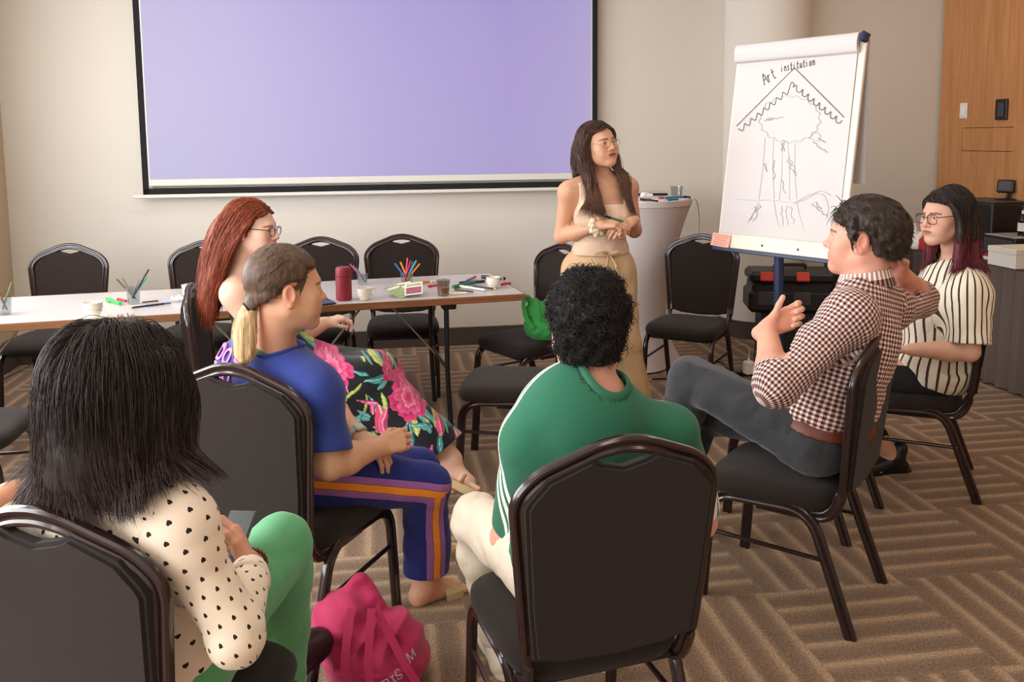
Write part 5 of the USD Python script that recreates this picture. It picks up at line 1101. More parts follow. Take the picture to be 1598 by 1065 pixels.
    for A in (ra, la):
        m, Rr = sole_mesh(A, (.82, .57, 0), 1.0, t=.016, z=-.086); s_ = obj('sandal', tf(m, Rr, A - o), 'straw', t)
        pts = [(-.046, -.088), (-.044, -.055), (-.026, -.032), (0, -.026), (.026, -.032), (.044, -.055), (.046, -.088)]
        obj('strap', sweep([A - o + Rr @ np.array([x, .085, z]) for x, z in pts], np.array([(-.032, -.002), (.032, -.002), (.032, .002), (-.032, .002)]), tuple(Rr[:, 1])), 'straw', s_)
    ax = unit(Lw - Le); w_ = thing_part('watch', t, 'pale green watch'); c_ = Lw - ax * .01 - o; x_ = unit(np.cross(ax, UP)); y_ = np.cross(x_, ax)
    obj('band', tube([c_ + .031 * (math.cos(q) * x_ + math.sin(q) * y_) for q in np.linspace(0, 6.28, 25)[:-1]], .0075, 8, ref=tuple(ax), closed=True), 'watch_band', w_); obj('case', box((.03, .034, .011), c_ + y_ * .034, R=np.stack([ax, x_, y_], 1), bev=.004), 'watch_band', w_)
    # hair drawn back into a low ponytail
    H = Field(); head_field(H, hc, R, 1.0, neck=neck, ear=False); torso(H, hip, chest, neck, r, Ls, Rs, i=.02)
    roots, L = scalp_roots(4200, hc, R, 1.0, 51, lambda q: (hairline(q) > 0) & ~((q[:, 2] < -.012) & (q[:, 1] > -.055))); tl = np.array([0, -.100, -.052]); tie = hc + R @ tl; rng = np.random.default_rng(8)
    T = np.linspace(0, 1, 16)[None, :, None]; e_ = tl + rng.normal(size=(len(L), 1, 3)) * .007; sd = np.sign(L[:, 0]); fr_ = np.clip((L[:, 1] + .04) / .08, 0, 1)
    m_ = np.stack([.5 * L[:, 0] + sd * .045 * np.clip(.08 - L[:, 2], 0, .1) / .08, .35 * L[:, 1] - .055, .45 * (L[:, 2] - .05) + .035 + .03 * fr_], 1)[:, None]
    flat = (hc + ((1 - T) ** 2 * L[:, None] + 2 * T * (1 - T) * m_ + T ** 2 * e_) @ R.T).reshape(-1, 3)
    offs = np.repeat(rng.uniform(.003, .010, len(roots)) + .008 * (L[:, 2] < -.005), 16); e = H(flat)
    for _ in range(4):
        m = e < offs; flat[m] += H.grad(flat[m], .003) * (offs[m] - e[m])[:, None]; e = H(flat)
    lines = flat.reshape(-1, 16, 3); q = ((lines - hc) @ R); ear_ = ((((q[..., 1] + .008) / .027) ** 2 + ((q[..., 2] + .006) / .037) ** 2 < 1) & (np.abs(q[..., 0]) > .05)).any(1); lines = lines[~ear_]; hp = hair_mass(t, o, lines, 'hair_mouse', .005, 1.0, .9); curves('strands', lines, .0017, 'hair_mouse', hp, o)
    n = 1100; st = tie + rng.normal(size=(n, 3)) * .008; dd = np.tile(R @ np.array([0, -.75, -.65]), (n, 1)) + rng.normal(size=(n, 3)) * .22
    tail = grow(st, dd, rng.uniform(.10, .155, n), H, lambda P, q: np.array([0, 0, -1.])[None] + rng.normal(size=(n, 3)) * .06 + (P - P.mean(0)) * (4 if q < .5 else -2), 18, .012, .72)
    tp = hair_mass(t, o, tail, 'hair_blond', .005, 1.0, .8, 'ponytail'); curves('strands', tail, .0017, 'hair_blond', tp, o)
    dt = unit(R @ np.array([0, -.9, -.45])); x_ = unit(np.cross(dt, UP)); y_ = np.cross(dt, x_); obj('hair_tie', tube([tie - o + dt * .006 + .019 * (math.cos(q) * x_ + math.sin(q) * y_) for q in np.linspace(0, 6.28, 21)[:-1]], .006, 8, ref=tuple(dt), closed=True), 'black_cotton', tp)
woman_ponytail()

# ---------- woman in the heart-print blouse (lower left, from behind)
def woman_hearts():
    f = np.array([.287, .958, 0]); r = np.array([.958, -.287, 0])
    hip = np.array([-.755, 1.63, .575]); chest = np.array([-.735, 1.58, .79]); neck = at(178, 782, 1.55); Ls, Rs = at(66, 806, 1.62), at(276, 828, 1.49)
    hc = at(186, 622, 1.54); R = frame_up((-.04, .16, 1), (.24, .95, 0)); Le, Lw = at(-80, 852, 1.48), at(14, 776, 1.56); Re, Rw = at(368, 990, 1.47), at(391, 884, 1.70)
    rh, lh = hip + r * .095 + (0, 0, -.02), hip - r * .09 + (0, 0, -.03); rk, lk = at(436, 856, 1.97), np.array([-.60, 2.06, .52]); ra, la = at(447, 1015, 2.14), np.array([-.60, 2.12, .09])
    t, o = person('person', 'dark-haired woman in a cream heart-print blouse and green trousers holding a phone, seen from behind', (hip[0], hip[1], 0)); PEOPLE['L'] = t
    REPORT.append(('L', lens(Rs, Re, Rw), lens(Ls, Le, Lw), lens(rh, rk, ra), lens(Ls, Rs), lens(hip, neck, hc), ra))
    F = Field(); torso(F, hip, chest, neck, r, Ls, Rs); arm(F, Rs, Re, Rw, r=(.044, .034, .032, .026)); arm(F, Ls, Le, Lw); leg(F, rh, rk, ra, r=(.095, .064, .056, .04)); leg(F, lh, lk, la)
    hd = unit(at(368, 846, 1.755) - Rw); add_hand(F, Rw, hd, np.array([-.85, .25, .25]), 1, curl=(.5, (.35, .5, .3), (.4, .55, .3), (.45, .6, .3), (.5, .6, .3)), s=.95, thumb=(.25, .15)); add_hand(F, Lw, (.75, .5, .15), np.array([.1, .6, -.8]), -1, s=.95)
    head_field(F, hc, R, 1.0, neck=neck, neckr=.05)
    wl = Rw + hd * .08; we = mix(Le, Lw, .6)
    skin_body(t, o, F, [(hc - [.15, .15, .18], hc + [.15, .15, .15], .003), (wl - .13, wl + .13, .0025)], SK['olive'], [(hc, R, 1.0)], hairc=(40, 31, 29)); add_eyes(t, hc, R, 1.0, R[:, 1], o)
    G = Field(); G.ell(hip, (.178, .142, .12), R=frame_up(UP, f), k=.05); leg(G, rh, rk, mix(rk, ra, .85), r=(.108, .072, .066, .056), i=.004); leg(G, lh, lk, mix(lk, la, .85), r=(.10, .070, .064, .054), i=.004)
    cloth(t, o, 'trousers', G, 'green_trousers', .007, wr=.006, wscale=9)
    S = Field(); torso(S, hip + (0, 0, .03), chest, neck, r, Ls, Rs, i=.022, sw=1.04); S.ell(hip + (0, 0, -.0), (.195, .16, .13), R=frame_up(UP, f), k=.05)
    S.cone(Rs, Re, .062, .049, k=.045); S.cone(Re, mix(Re, Rw, .90), .050, .041, k=.03); S.cone(Ls, mix(Ls, Le, .9), .072, .064, k=.04)
    def cut(P, d):
        for a0, b0, q in ((Re, Rw, .86), (Ls, Le, .62)):
            a = unit(b0 - a0); x = P - mix(a0, b0, q); rr = np.linalg.norm(x - (x @ a)[:, None] * a, axis=1); near = np.linalg.norm(P - mix(a0, b0, q + .15), axis=1) < .13; d = np.where(near & (rr < .09), np.maximum(d, x @ a), d)
        n = unit(mix(unit(hc - neck), UP, .3)); x = P - neck; ring = np.linalg.norm(x - (x @ n)[:, None] * n, axis=1); d = np.where(ring < .08, np.maximum(d, x @ n - .022), d)
        return np.maximum(d, .47 - P[:, 2])
    S.fn(cut)
    bones = [(hip, neck, -f, .135, 0), (Rs, Re, unit(r - f), .07, .3), (Re, Rw, unit(r - f), .055, .6), (Ls, Le, -r, .07, .5)]
    cloth(t, o, 'blouse', S, 'heart_blouse', .0055, wr=.007, wscale=8, seed=14, uv=lambda P: bone_uv(P, bones))
    ax = unit(Rw - Re); obj('cuff', cloth_cuff(mix(Re, Rw, .72), mix(Re, Rw, .93), .046, .037), 'heart_blouse', t, smooth=True, uv=CUFF_UV, origin=o)
    c_ = Rw + ax * .012 - o; x_ = unit(np.cross(ax, UP)); y_ = np.cross(x_, ax); obj('bracelet', cat_m([trimesh.creation.icosphere(1, .0048).apply_translation(c_ + .030 * (math.cos(q) * x_ + math.sin(q) * y_)) for q in np.linspace(0, 6.28, 23)[:-1]]), 'leather_brown', t)
    for A in (ra, la):
        SF, _ = shoe_field(A, unit((.3, .95, -.3 if A[2] > .2 else 0)), 1.0); v, fc = nets(SF, .007); sh = obj('shoe', (v, fc), 'shoe_black', t, smooth=True, origin=o); m, Rr = sole_mesh(A, unit((.3, .95, -.3 if A[2] > .2 else 0)), 1.0, t=.018, z=-.07); obj('sole', tf(m, Rr, A - o), 'shoe_black', sh)
    H = Field(); head_field(H, hc, R, 1.0, neck=neck, ear=True); torso(H, hip, chest, neck, r, Ls, Rs, i=.024)
    lines, inn = long_hair(H, hc, R, 1.0, 13000, lambda L: np.where(L[:, 2] > .06, .285, np.where(L[:, 1] < -.05, .175, .20)), 61, part=.0, vol=(.006, .042), steps=24, clear=False, back=.35, side=.25, ends=.5, wave=.10, lift=.6, t0=.3, pull=3.0, col=lambda L, sd, g: neck + r * np.clip(L[:, 0] * 1.5 + g.uniform(-.03, .03, len(L)), -.14, .12)[:, None] + f * (L[:, 1] * .8 - .03)[:, None])
    hp = hair_mass(t, o, lines[inn][:, :20], 'hair_dark', .006, 1.0, .8); lines = clumped(lines, 700, .5, 5); k = 15; curves('strands', lines[:, :k + 1], .0011, 'hair_dark', hp, o); curves('strands', lines[:, k:], .0011, 'hair_umber', hp, o)
    return Rw, hd
PHONE = woman_hearts()

# ---------- presenter, standing
def woman_presenter():
    f = np.array([.25, -.968, 0]); r = np.array([-.968, -.25, 0])
    hip = at(936, 418, 4.44); chest = at(936, 326, 4.43); neck = at(940, 284, 4.45); Rs, Ls = at(886, 300, 4.38), at(981, 293, 4.50)
    hc = at(933, 226, 4.38); R = frame_up((-.16, .02, 1), (.58, -.80, -.08)); Re, Rw = at(876, 369, 4.43), at(936, 352, 4.24); Le, Lw = at(990, 360, 4.50), at(986, 346, 4.29)
    rh, lh = hip + r * .09 + (0, 0, -.04), hip - r * .09 + (0, 0, -.04); rk, lk = np.array([.36, 4.40, .48]), np.array([.56, 4.38, .48]); ra, la = np.array([.37, 4.44, .09]), np.array([.63, 4.40, .09])
    t, o = person('person', 'standing woman with long brown hair and glasses in a beige top and linen trousers', (hip[0], hip[1], 0)); PEOPLE['S'] = t
    REPORT.append(('S', lens(Rs, Re, Rw), lens(Ls, Le, Lw), lens(lh, lk, la), lens(Ls, Rs), lens(hip, neck, hc), hc))
    F = Field(); torso(F, hip, chest, neck, r, Ls, Rs, sw=.9, bust=-.004); arm(F, Rs, Re, Rw, r=(.042, .036, .034, .024)); arm(F, Ls, Le, Lw, r=(.042, .036, .034, .024)); leg(F, lh, lk, la); leg(F, rh, rk, ra)
    add_hand(F, Rw, (.93, -.25, .12), np.array([.05, .45, -1.]), 1, curl=(.5, .55, .65, .75, .8), s=.95, thumb=(.55, .2)); add_hand(F, Lw, (-.62, -.62, -.20), np.array([-.45, .35, -.8]), -1, curl=(.5, .6, .65, .7, .75), s=.95, thumb=(.55, .2))
    head_field(F, hc, R, .98, neck=neck, neckr=.046, mouth=.0016, nose=1.05); foot(F, la, (.3, -.95, 0)); foot(F, ra, (.2, -.98, 0))
    wh = mix(Rw, Lw, .5) + np.array([.01, -.06, 0])
    skin_body(t, o, F, [(hc - [.15, .15, .22], hc + [.15, .15, .15], .0024), (wh - .15, wh + .15, .0028)], SK['tan'], [(hc, R, .98)], hairc=(46, 33, 28), brow=(56, 40, 32)); add_eyes(t, hc, R, .98, unit((.6, -.75, -.1)), o, (88, 68, 48)); specs(t, o, hc, R, .98, 'glasses_gold', 'round', .0011)
    G = Field(); G.ell(hip + (0, 0, .02), (.168, .140, .14), R=frame_up(UP, f), k=.06)
    for h_, k_, a_ in ((lh, lk, la), (rh, rk, ra)): G.cone(h_, k_, .112, .100, k=.06); G.cone(k_, a_, .100, .112, k=.04)
    wz = at(936, 388, 4.4)[2]
    G.fn(lambda P, d: np.maximum(np.maximum(d, P[:, 2] - wz), .035 - P[:, 2])); cloth(t, o, 'trousers', G, 'beige_linen', .008, wr=.016, wscale=7, seed=7, stretch=(1, 1, .5))
    W = Field(); W.ell((hip[0], hip[1], wz - .02), (.152, .116, .055), R=frame_up(UP, f), k=.01); W.fn(lambda P, d: np.maximum(d, np.abs(P[:, 2] - wz + .016) - .018)); cloth(t, o, 'waistband', W, 'beige_linen', .005, wr=.004, wscale=30)
    S = Field(); torso(S, hip + (0, 0, .05), chest, neck, r, Ls, Rs, i=.010, sw=.9, bust=.010)
    nb = neck - UP * .02
    def cut(P, d):
        L = P - neck; x = L @ r; y = L @ f; z = L[:, 2]
        d = np.maximum(d, np.where(y > -.02, z + .105 - 9 * np.clip(np.abs(x) - .075, 0, .012), z + .03))           # scoop front, shoulder straps
        d = np.maximum(d, np.abs(x) - .150 - .25 * np.clip(-z - .10, 0, .2)); return np.maximum(d, wz - .03 - P[:, 2])
    S.fn(cut); cloth(t, o, 'top', S, 'beige_rib', .006, wr=.006, wscale=12)
    k = np.array([hip[0], hip[1], wz - .02]) + f * .125
    for d in ((-.07, .02, .01), (.08, .02, .005), (-.045, .03, -.11), (.03, .03, -.12)):
        e = k + r * d[0] + f * d[1] + UP * d[2]; obj('bow_tie', sweep(spline([k, mix(k, e, .5) + f * .015 + UP * .012, e], 10), np.array([(-.007, -.0015), (.007, -.0015), (.007, .0015), (-.007, .0015)]), tuple(UP + r * .3)), 'beige_linen', t, origin=o)
    ax = unit(Rw - Re); c_ = mix(Re, Rw, .93); x_ = unit(np.cross(ax, UP)); y_ = np.cross(x_, ax)
    obj('scrunchie', tube([c_ - o + (.034 + .009 * math.sin(q * 9)) * (math.cos(q) * x_ + math.sin(q) * y_) + ax * .007 * math.cos(q * 7) for q in np.linspace(0, 6.28, 73)[:-1]], .0135, 8, ref=tuple(ax), closed=True), 'cream_cloth', t)
    for A, d in ((la, (.3, -.95, 0)), (ra, (.2, -.98, 0))):
        m, Rr = sole_mesh(A, d, 1.0, t=.016, z=-.073); s_ = obj('sandal', tf(m, Rr, A - o), 'tan_leather', t)
        obj('strap', tube([A - o + Rr @ np.array(q) for q in ((-.046, .085, -.075), (-.03, .085, -.035), (0, .085, -.024), (.03, .085, -.035), (.046, .085, -.075))], .007, 8), 'tan_leather', s_)
    H = Field(); head_field(H, hc, R, .98, neck=neck, ear=False); torso(H, hip, chest, neck, r, Ls, Rs, i=.012, sw=.9, bust=.01); arm(H, Rs, Re, Rw, i=.004); arm(H, Ls, Le, Lw, i=.004); face_guard(H, hc, R, .98)
    lines, inn = long_hair(H, hc, R, .98, 4400, lambda L: np.where(L[:, 2] > .05, .47, .40), 71, part=-.005, vol=(.003, .016), steps=26, back=.10, side=.6, wave=.10, t0=.25, pull=7.0, col=lambda L, sd, g: neck - r * (sd * g.uniform(.055, .10, len(L)))[:, None] * -1 + f * np.where(L[:, 1] > -.05, g.uniform(.07, .12, len(L)), g.uniform(-.13, -.06, len(L)))[:, None])
    mid = 13; hp = hair_mass(t, o, lines[inn], 'hair_brown', .006, 1.0, .8); curves('strands', lines[:, :mid + 1], .0022, 'hair_brown', hp, o); curves('strands', lines[:, mid:], .0022, 'hair_tips', hp, o)
    return Rw, Lw
SHANDS = woman_presenter()

# ------------------------------------------------------------------ long table
plain('laminate_white', (188, 182, 182), .28, var=.03, vscale=3)
plain('chrome', (190, 190, 192), .18, metal=1.0)
plain('steel_strip', (176, 166, 152), .4, metal=.3)
TZ = .745
def folding_table(corner, ang, L, label, ins=(.40, .40)):
    """Corner: near right corner on the floor; local x runs left along the table, y away."""
    t = thing('folding_table', label, 'table', (corner[0], corner[1], 0), ang); W = .76
    obj('tabletop', box((L - .012, W - .012, .034), (-L / 2, W / 2, TZ - .018), bev=.002), 'laminate_white', t)
    obj('edge_band', cat_m([box((L, .007, .036), (-L / 2, y, TZ - .0185), bev=.002) for y in (.0035, W - .0035)] + [box((.007, W - .014, .036), (x, W / 2, TZ - .0185), bev=.002) for x in (-.0035, -L + .0035)]), 'table_edge_wood', t)
    for x, s in ((-ins[0], 1), (-L + ins[1], -1)):
        for y in (.13, W - .13):
            obj('leg', tube(fillet([(x, y, TZ - .04), (x, y, .30), (x + s * .015, y, .012)], .1), .0135, 12), 'dark_metal', t); obj('leg_bracket', box((.075, .06, .045), (x + s * .012, y, TZ - .060), bev=.006), 'black_plastic', t)
        obj('cross_bar', cyl((x, .13, .34), (x, W - .13, .34), .011), 'dark_metal', t)
        obj('brace', box((.40, .034, .007), (x - s * .165, W * .42, .535), R=ry(s * .87), bev=.002), 'steel_strip', t)
    return t
TC, TA = np.array([.068, 4.546]), .264
TU, TN = np.array([-math.cos(TA), -math.sin(TA)]), np.array([-math.sin(TA), math.cos(TA)])
folding_table(TC, TA, 1.20, 'right-hand white folding table with wood edging, carrying felt pens and a red bottle', (.40, .10))
folding_table(TC + TU * 1.203, TA, 1.95, 'left-hand white folding table with wood edging, carrying pencils and a two-tier cup', (.14, .40))
def tz(px, py, dz=0.0): p = atz(px, py, TZ + .0008); return p + np.array([0, 0, dz])

plain('porcelain', (232, 226, 214), .22, coat=.4); plain('bottle_red', (132, 28, 44), .5, bump=.05, scale=400); plain('coffee', (54, 34, 24), .2)
glassy('drink_glass', (240, 244, 246), tint=.93); plain('tea', (206, 160, 122), .2); glassy('soft_plastic', (236, 232, 228), tint=.86)
def cup(name, label, p, group=None, s=1.0, ang=-.3, saucer=False):
    t = thing(name, label, 'cup', p, ang, group); z0 = .012 if saucer else 0
    pr = [(0, z0), (.022, z0), (.0235, z0 + .004), (.034, z0 + .022), (.0385, z0 + .045), (.0395, z0 + .062), (.0372, z0 + .062), (.0362, z0 + .045), (.031, z0 + .022), (0, z0 + .010)]
    obj('bowl', tf(lathe(pr, 36), None, (0, 0, 0), s), 'porcelain', t, smooth=40); obj('coffee', tf(lathe([(0, z0 + .030), (.0335, z0 + .0301)], 24), None, (0, 0, 0), s), 'coffee', t)
    obj('handle', tf(tube(spline([(.036, 0, z0 + .052), (.056, 0, z0 + .053), (.060, 0, z0 + .036), (.048, 0, z0 + .022), (.033, 0, z0 + .022)], 16), .0042, 8), None, (0, 0, 0), s), 'porcelain', t)
    for z in (.026, .040): obj('ring', tf(lathe([(.0352 + (z - .026) * .22, z0 + z - .0015), (.0366 + (z - .026) * .22, z0 + z), (.0352 + (z - .026) * .22, z0 + z + .0015)], 36), None, (0, 0, 0), s), 'cream_cloth', t)
    if saucer: obj('saucer', lathe([(0, .002), (.04, .002), (.066, .012), (.068, .014), (.042, .006), (0, .006)], 36), 'porcelain', t, smooth=40)
    return t
cup('coffee_cup', 'white ribbed coffee cup beside the red bottle', tz(569, 468), 'white coffee cups', 1.0, .5)
cup('coffee_cup', 'white coffee cup among loose pens at the right end of the table', tz(770, 450), 'white coffee cups', 1.0, .6)
c2 = cup('coffee_cup', 'two-tier white coffee cup on a saucer, just behind the nearest woman\'s head', tz(146, 499), 'white coffee cups', 1.1, 2.6, True)
t = thing('coffee_cup', 'red and white paper cup behind the red-haired woman', 'cup', tz(296, 470)); plain('cup_red', (190, 36, 44), .5); plain('cup_white', (236, 234, 228), .6)
obj('lower_band', lathe([(0, 0), (.027, 0), (.030, .034), (0, .034)], 28), 'cup_red', t); obj('wall', lathe([(.030, .034), (.036, .082), (.038, .084), (.036, .086), (.033, .08), (.027, .034)], 28), 'cup_white', t)
F_ = Field(); rng = np.random.default_rng(3)
for k in range(9): F_.cone(rng.normal(size=3) * (.016, .012, .006), rng.normal(size=3) * (.02, .014, .010), .006, .004, k=.008)
obj('paper_napkin', nets(F_, .003), 'cup_white', None, smooth=True, origin=-(tz(280, 471) + np.array([0, 0, .018])), label='crumpled white napkin beside the red and white paper cup', cat='napkin')
t = thing('thermos_bottle', 'dark red insulated bottle standing on the table', 'bottle', tz(537, 468)); k = .0405
obj('body', lathe([(0, 0), (k - .004, 0), (k, .006), (k, .120), (k - .001, .122), (0, .122)], 40), 'bottle_red', t, smooth=35); obj('lid', lathe([(0, .1225), (k - .001, .1235), (k - .0005, .130), (k - .0005, .160), (k - .006, .170), (0, .172)], 40), 'bottle_red', t, smooth=35)
t = thing('mobile_phone', 'dark blue phone lying at the table edge beside the red-haired woman\'s hand', 'phone', tz(509, 473), .5); plain('phone_blue', (34, 52, 84), .3)
obj('body', box((.072, .148, .008), (0, .02, .004), bev=.003), 'phone_blue', t); obj('camera', box((.022, .03, .003), (.015, .07, .009), bev=.001), 'black_plastic', t)

PEN = {}
def pen_mats():
    for n, c in (('orange', (226, 128, 46)), ('red', (196, 40, 56)), ('blue', (52, 110, 176)), ('teal', (40, 140, 146)), ('green', (40, 120, 80)), ('dark', (30, 34, 36)), ('white', (228, 226, 216)), ('olive', (96, 112, 66)), ('grey', (120, 120, 122)), ('pink', (224, 84, 124)), ('brown', (104, 66, 46)), ('yellow', (226, 190, 76)), ('mint', (76, 190, 150)), ('lime', (58, 196, 78))): plain('pen_' + n, c, .35)
pen_mats()
def stick(name, label, a, b, r, col, cap=None, cat='pen', group=None):
    """A pen or pencil from tip a to end b."""
    a, b = np.asarray(a, float), np.asarray(b, float); L = np.linalg.norm(b - a); t = thing(name, label, cat, a, 0, group); ax = (b - a) / L; e = lambda q: ax * L * q; n = 6 if name == 'pencil' else 12
    x = unit(np.cross(ax, (.3, .8, .5)))
    def seg(q0, q1, r0, r1): return sweep([e(q0), e(q1)], circ(1, n), tuple(x), scale=[r0, r1])
    if name == 'pencil':
        obj('barrel', seg(.11, 1, r, r), 'pen_' + col, t); obj('sharpened_tip', seg(.0, .11, .0006, r), 'pen_yellow', t)
    else:
        k = .34 if cap else .08; obj('barrel', seg(k, 1, r, r), 'pen_' + col, t); obj('cap', cat_m([seg(0.0, k, r * 1.12, r * 1.16), tf(box((r * .5, r * .4, L * k * .7), (0, r * 1.25, 0)), np.stack([x, np.cross(ax, x), ax], 1), e(k * .55))]), 'pen_' + (cap or col), t)
    return t
def tumbler(label, p, r=.034, h=.085, fill=None, mat='drink_glass', group=None):
    t = thing('drinking_glass', label, 'glass', p, 0, group); w = .002
    obj('wall', lathe([(0, 0), (r * .84, 0), (r, h), (r - w, h), (r * .84 - w, .008), (0, .008)], 36), mat, t, smooth=40)
    if fill: obj('drink', lathe([(0, .009), (r * .84 - w - .0006, .009), (r * (.84 + .16 * fill[0]) - w - .0006, h * fill[0]), (0, h * fill[0])], 30), fill[1], t, smooth=40)
    return t
def pot(label, p, tips, kind, group, r=.034, h=.085, Lw=.165):
    """A glass with pens: tips are pixels of the upper ends."""
    tumbler(label, p, r, h)
    for k, (px, py, col, rad, nm, lab) in enumerate(tips):
        e = at(px, py, p[1] + .015 * math.sin(k * 2.1)); d = e - p; a = math.atan2(d[1], d[0]); q = p + np.array([-.018 * math.cos(a) , -.018 * math.sin(a), .011]) + np.array([.004 * math.sin(k * 3), .004 * math.cos(k * 5), 0])
        stick(nm, lab, q, e, rad, col, None if nm != 'felt_pen' else col, nm.replace('_', ' '), group)
FP = 'felt pens in the glass on the table'
pot('glass full of coloured felt pens on the table', tz(635, 446), [(616, 411, 'blue', .0052, 'felt_pen', 'blue felt pen, leftmost in the glass'), (625, 409, 'orange', .0056, 'felt_pen', 'orange felt pen leaning left in the glass'), (636, 403, 'pink', .0046, 'felt_pen', 'pink felt pen standing highest in the glass'), (641, 407, 'red', .0056, 'felt_pen', 'red felt pen in the middle of the glass'), (645, 409, 'blue', .0050, 'felt_pen', 'slim blue felt pen right of the red one in the glass'), (650, 407, 'teal', .0056, 'felt_pen', 'teal felt pen leaning right in the glass'), (655, 412, 'orange', .0056, 'felt_pen', 'orange felt pen leaning right in front of the glass bundle')], None, FP, r=.036, h=.075)
PC = 'pencils in the glass on the left table'
pot('glass holding dark and green pencils on the left table', tz(209, 474), [(182, 436, 'brown', .0045, 'pencil', 'dark brown pencil leaning far left in the glass'), (190, 434, 'olive', .0042, 'pencil', 'olive pencil leaning left in the glass'), (216, 437, 'grey', .0042, 'pencil', 'short grey pencil upright in the glass'), (232, 421, 'dark', .0045, 'pencil', 'long black pencil leaning right in the glass'), (229, 433, 'mint', .0045, 'pencil', 'mint green pencil leaning right in the glass')], None, PC)
pot('glass with one green pencil at the left picture edge', tz(8, 491), [(18, 441, 'olive', .0045, 'pencil', 'olive green pencil in the glass at the left picture edge'), (-4, 452, 'brown', .0042, 'pencil', 'brown pencil in the glass at the left picture edge')], None, None)
pot('low glass of brushes behind the red bottle', tz(566, 444), [(546, 412, 'pink', .0032, 'paint_brush', 'pink thin brush behind the red bottle'), (551, 414, 'grey', .0032, 'paint_brush', 'grey thin brush behind the red bottle'), (556, 418, 'blue', .0032, 'paint_brush', 'blue thin brush behind the red bottle')], None, None, r=.032, h=.06)
tumbler('clear plastic cup half full of pale tea on the table', tz(692, 461), .036, .082, (.5, 'tea'), 'soft_plastic')
LP = [('felt_pen', 'green correction marker lying left of the pencil glass', (167, 470), (188, 477), .0085, 'lime', 'lime'), ('felt_pen', 'small red pen stub beside the green marker', (184, 469), (197, 472), .006, 'red', None), ('pencil', 'black and yellow pencil lying in front of the pencil glass', (200, 483), (256, 476), .0045, 'dark', None), ('pencil', 'blue-tipped pencil lying right of the pencil glass', (271, 474), (228, 479), .0045, 'blue', None), ('pencil', 'brown pencil lying behind the pencil glass', (219, 474), (247, 471), .004, 'brown', None),
      ('felt_pen', 'orange pen lying behind the glass of felt pens', (650, 444), (672, 441), .006, 'orange', 'orange'), ('felt_pen', 'white pen lying beside the orange pen', (672, 442), (688, 440), .006, 'white', None), ('felt_pen', 'short red pen left of the plastic cup', (668, 449), (684, 447), .006, 'red', 'red'), ('felt_pen', 'thick black marker lying left of the right-hand cup', (717, 445), (756, 442), .0085, 'dark', 'dark'), ('felt_pen', 'dark green marker lying right of the plastic cup', (706, 451), (742, 443), .0085, 'green', 'green'), ('felt_pen', 'white marker lying in front of the dark markers', (718, 449), (757, 455), .0065, 'white', 'white'), ('pencil', 'black pencil lying nearest the right-hand cup', (775, 453), (738, 448), .0045, 'dark', None), ('pencil', 'black pencil lying in front of the plastic cup', (706, 453), (738, 457), .0045, 'dark', None), ('felt_pen', 'red-brown pen pointing up behind the black marker', (728, 441), (742, 434), .0065, 'red', 'blue'), ('felt_pen', 'red pen lying right of the right-hand cup', (781, 446), (797, 444), .006, 'red', 'red'), ('felt_pen', 'black marker lying behind the right-hand cup', (752, 435), (788, 438), .009, 'dark', 'dark'), ('pencil', 'dark pencil lying across the black marker', (718, 443), (745, 440), .0045, 'brown', None)]
for nm, lab, a, b, r, col, capc in LP: stick(nm, lab, tz(*a, dz=r * 1.2), tz(*b, dz=r * 1.2), r, col, capc, nm.replace('_', ' '))
plain('note_yellow', (236, 220, 160), .8); plain('packet_green', (150, 170, 116), .5, var=.5, vscale=60); plain('packet_white', (232, 230, 214), .5, var=.06, vscale=40); plain('packet_pink', (156, 84, 96), .5, var=.45, vscale=90)
p = tz(716, 458); obj('paper_note', box((.09, .055, .0012), (0, 0, .0006), R=rz(.3)), 'note_yellow', None, origin=-p, label='yellow paper note on the table below the plastic cup', cat='paper')
for k, (px, py, a, lab) in enumerate(((622, 462, .9, 'green and white seed packet lying leftmost of the three'), (634, 459, .45, 'seed packet in the middle of the three, mostly white'), (646, 461, .1, 'seed packet with pink flower picture lying on top'))):
    p = tz(px, py); t = thing('seed_packet', lab, 'packet', p + np.array([0, 0, .0215 + k * .006]), a); tilt = rx(.30) @ ry(-.12)
    obj('sleeve', tf(box((.095, .135, .005), (0, 0, .002), bev=.002), tilt), 'packet_green' if k == 0 else 'packet_white', t); obj('picture', tf(box((.08, .07 if k == 2 else .045, .0012), (0, -.025, .0055)), tilt), 'packet_pink' if k == 2 else 'packet_green', t); obj('title_strip', tf(box((.078, .02, .0012), (0, .038, .0055)), tilt), 'packet_green' if k else 'packet_white', t)

# ------------------------------------------------------------------ draped high table
plain('stretch_cover', (216, 206, 206), .7, bump=.1, scale=500, var=.03, vscale=5)
HC, HZ = np.array([.865, 5.93, 0]), 1.15
t = thing('high_table', 'round high table in a tight white stretch cover behind the presenter', 'table', HC)
obj('top_cover', lathe([(0, HZ), (.345, HZ), (.352, HZ - .004), (.355, HZ - .012), (.352, HZ - .045), (.34, HZ - .05), (0, HZ - .05)], 72), 'stretch_cover', t, smooth=40)
pr = [(.347, HZ - .045)] + [(.19 + .157 * (max(0, (z - .30) / (HZ - .345))) ** 1.9 + .10 * (max(0, (.30 - z) / .30)) ** 1.6, z) for z in np.linspace(HZ - .06, .012, 30)]
n = 72; ang = np.linspace(0, 2 * np.pi, n, endpoint=False); V = np.array([(r * (1 + .10 * max(0, (.35 - z) / .35) * math.cos(4 * q)) * math.cos(q), r * (1 + .10 * max(0, (.35 - z) / .35) * math.cos(4 * q)) * math.sin(q), z) for r, z in pr for q in ang])
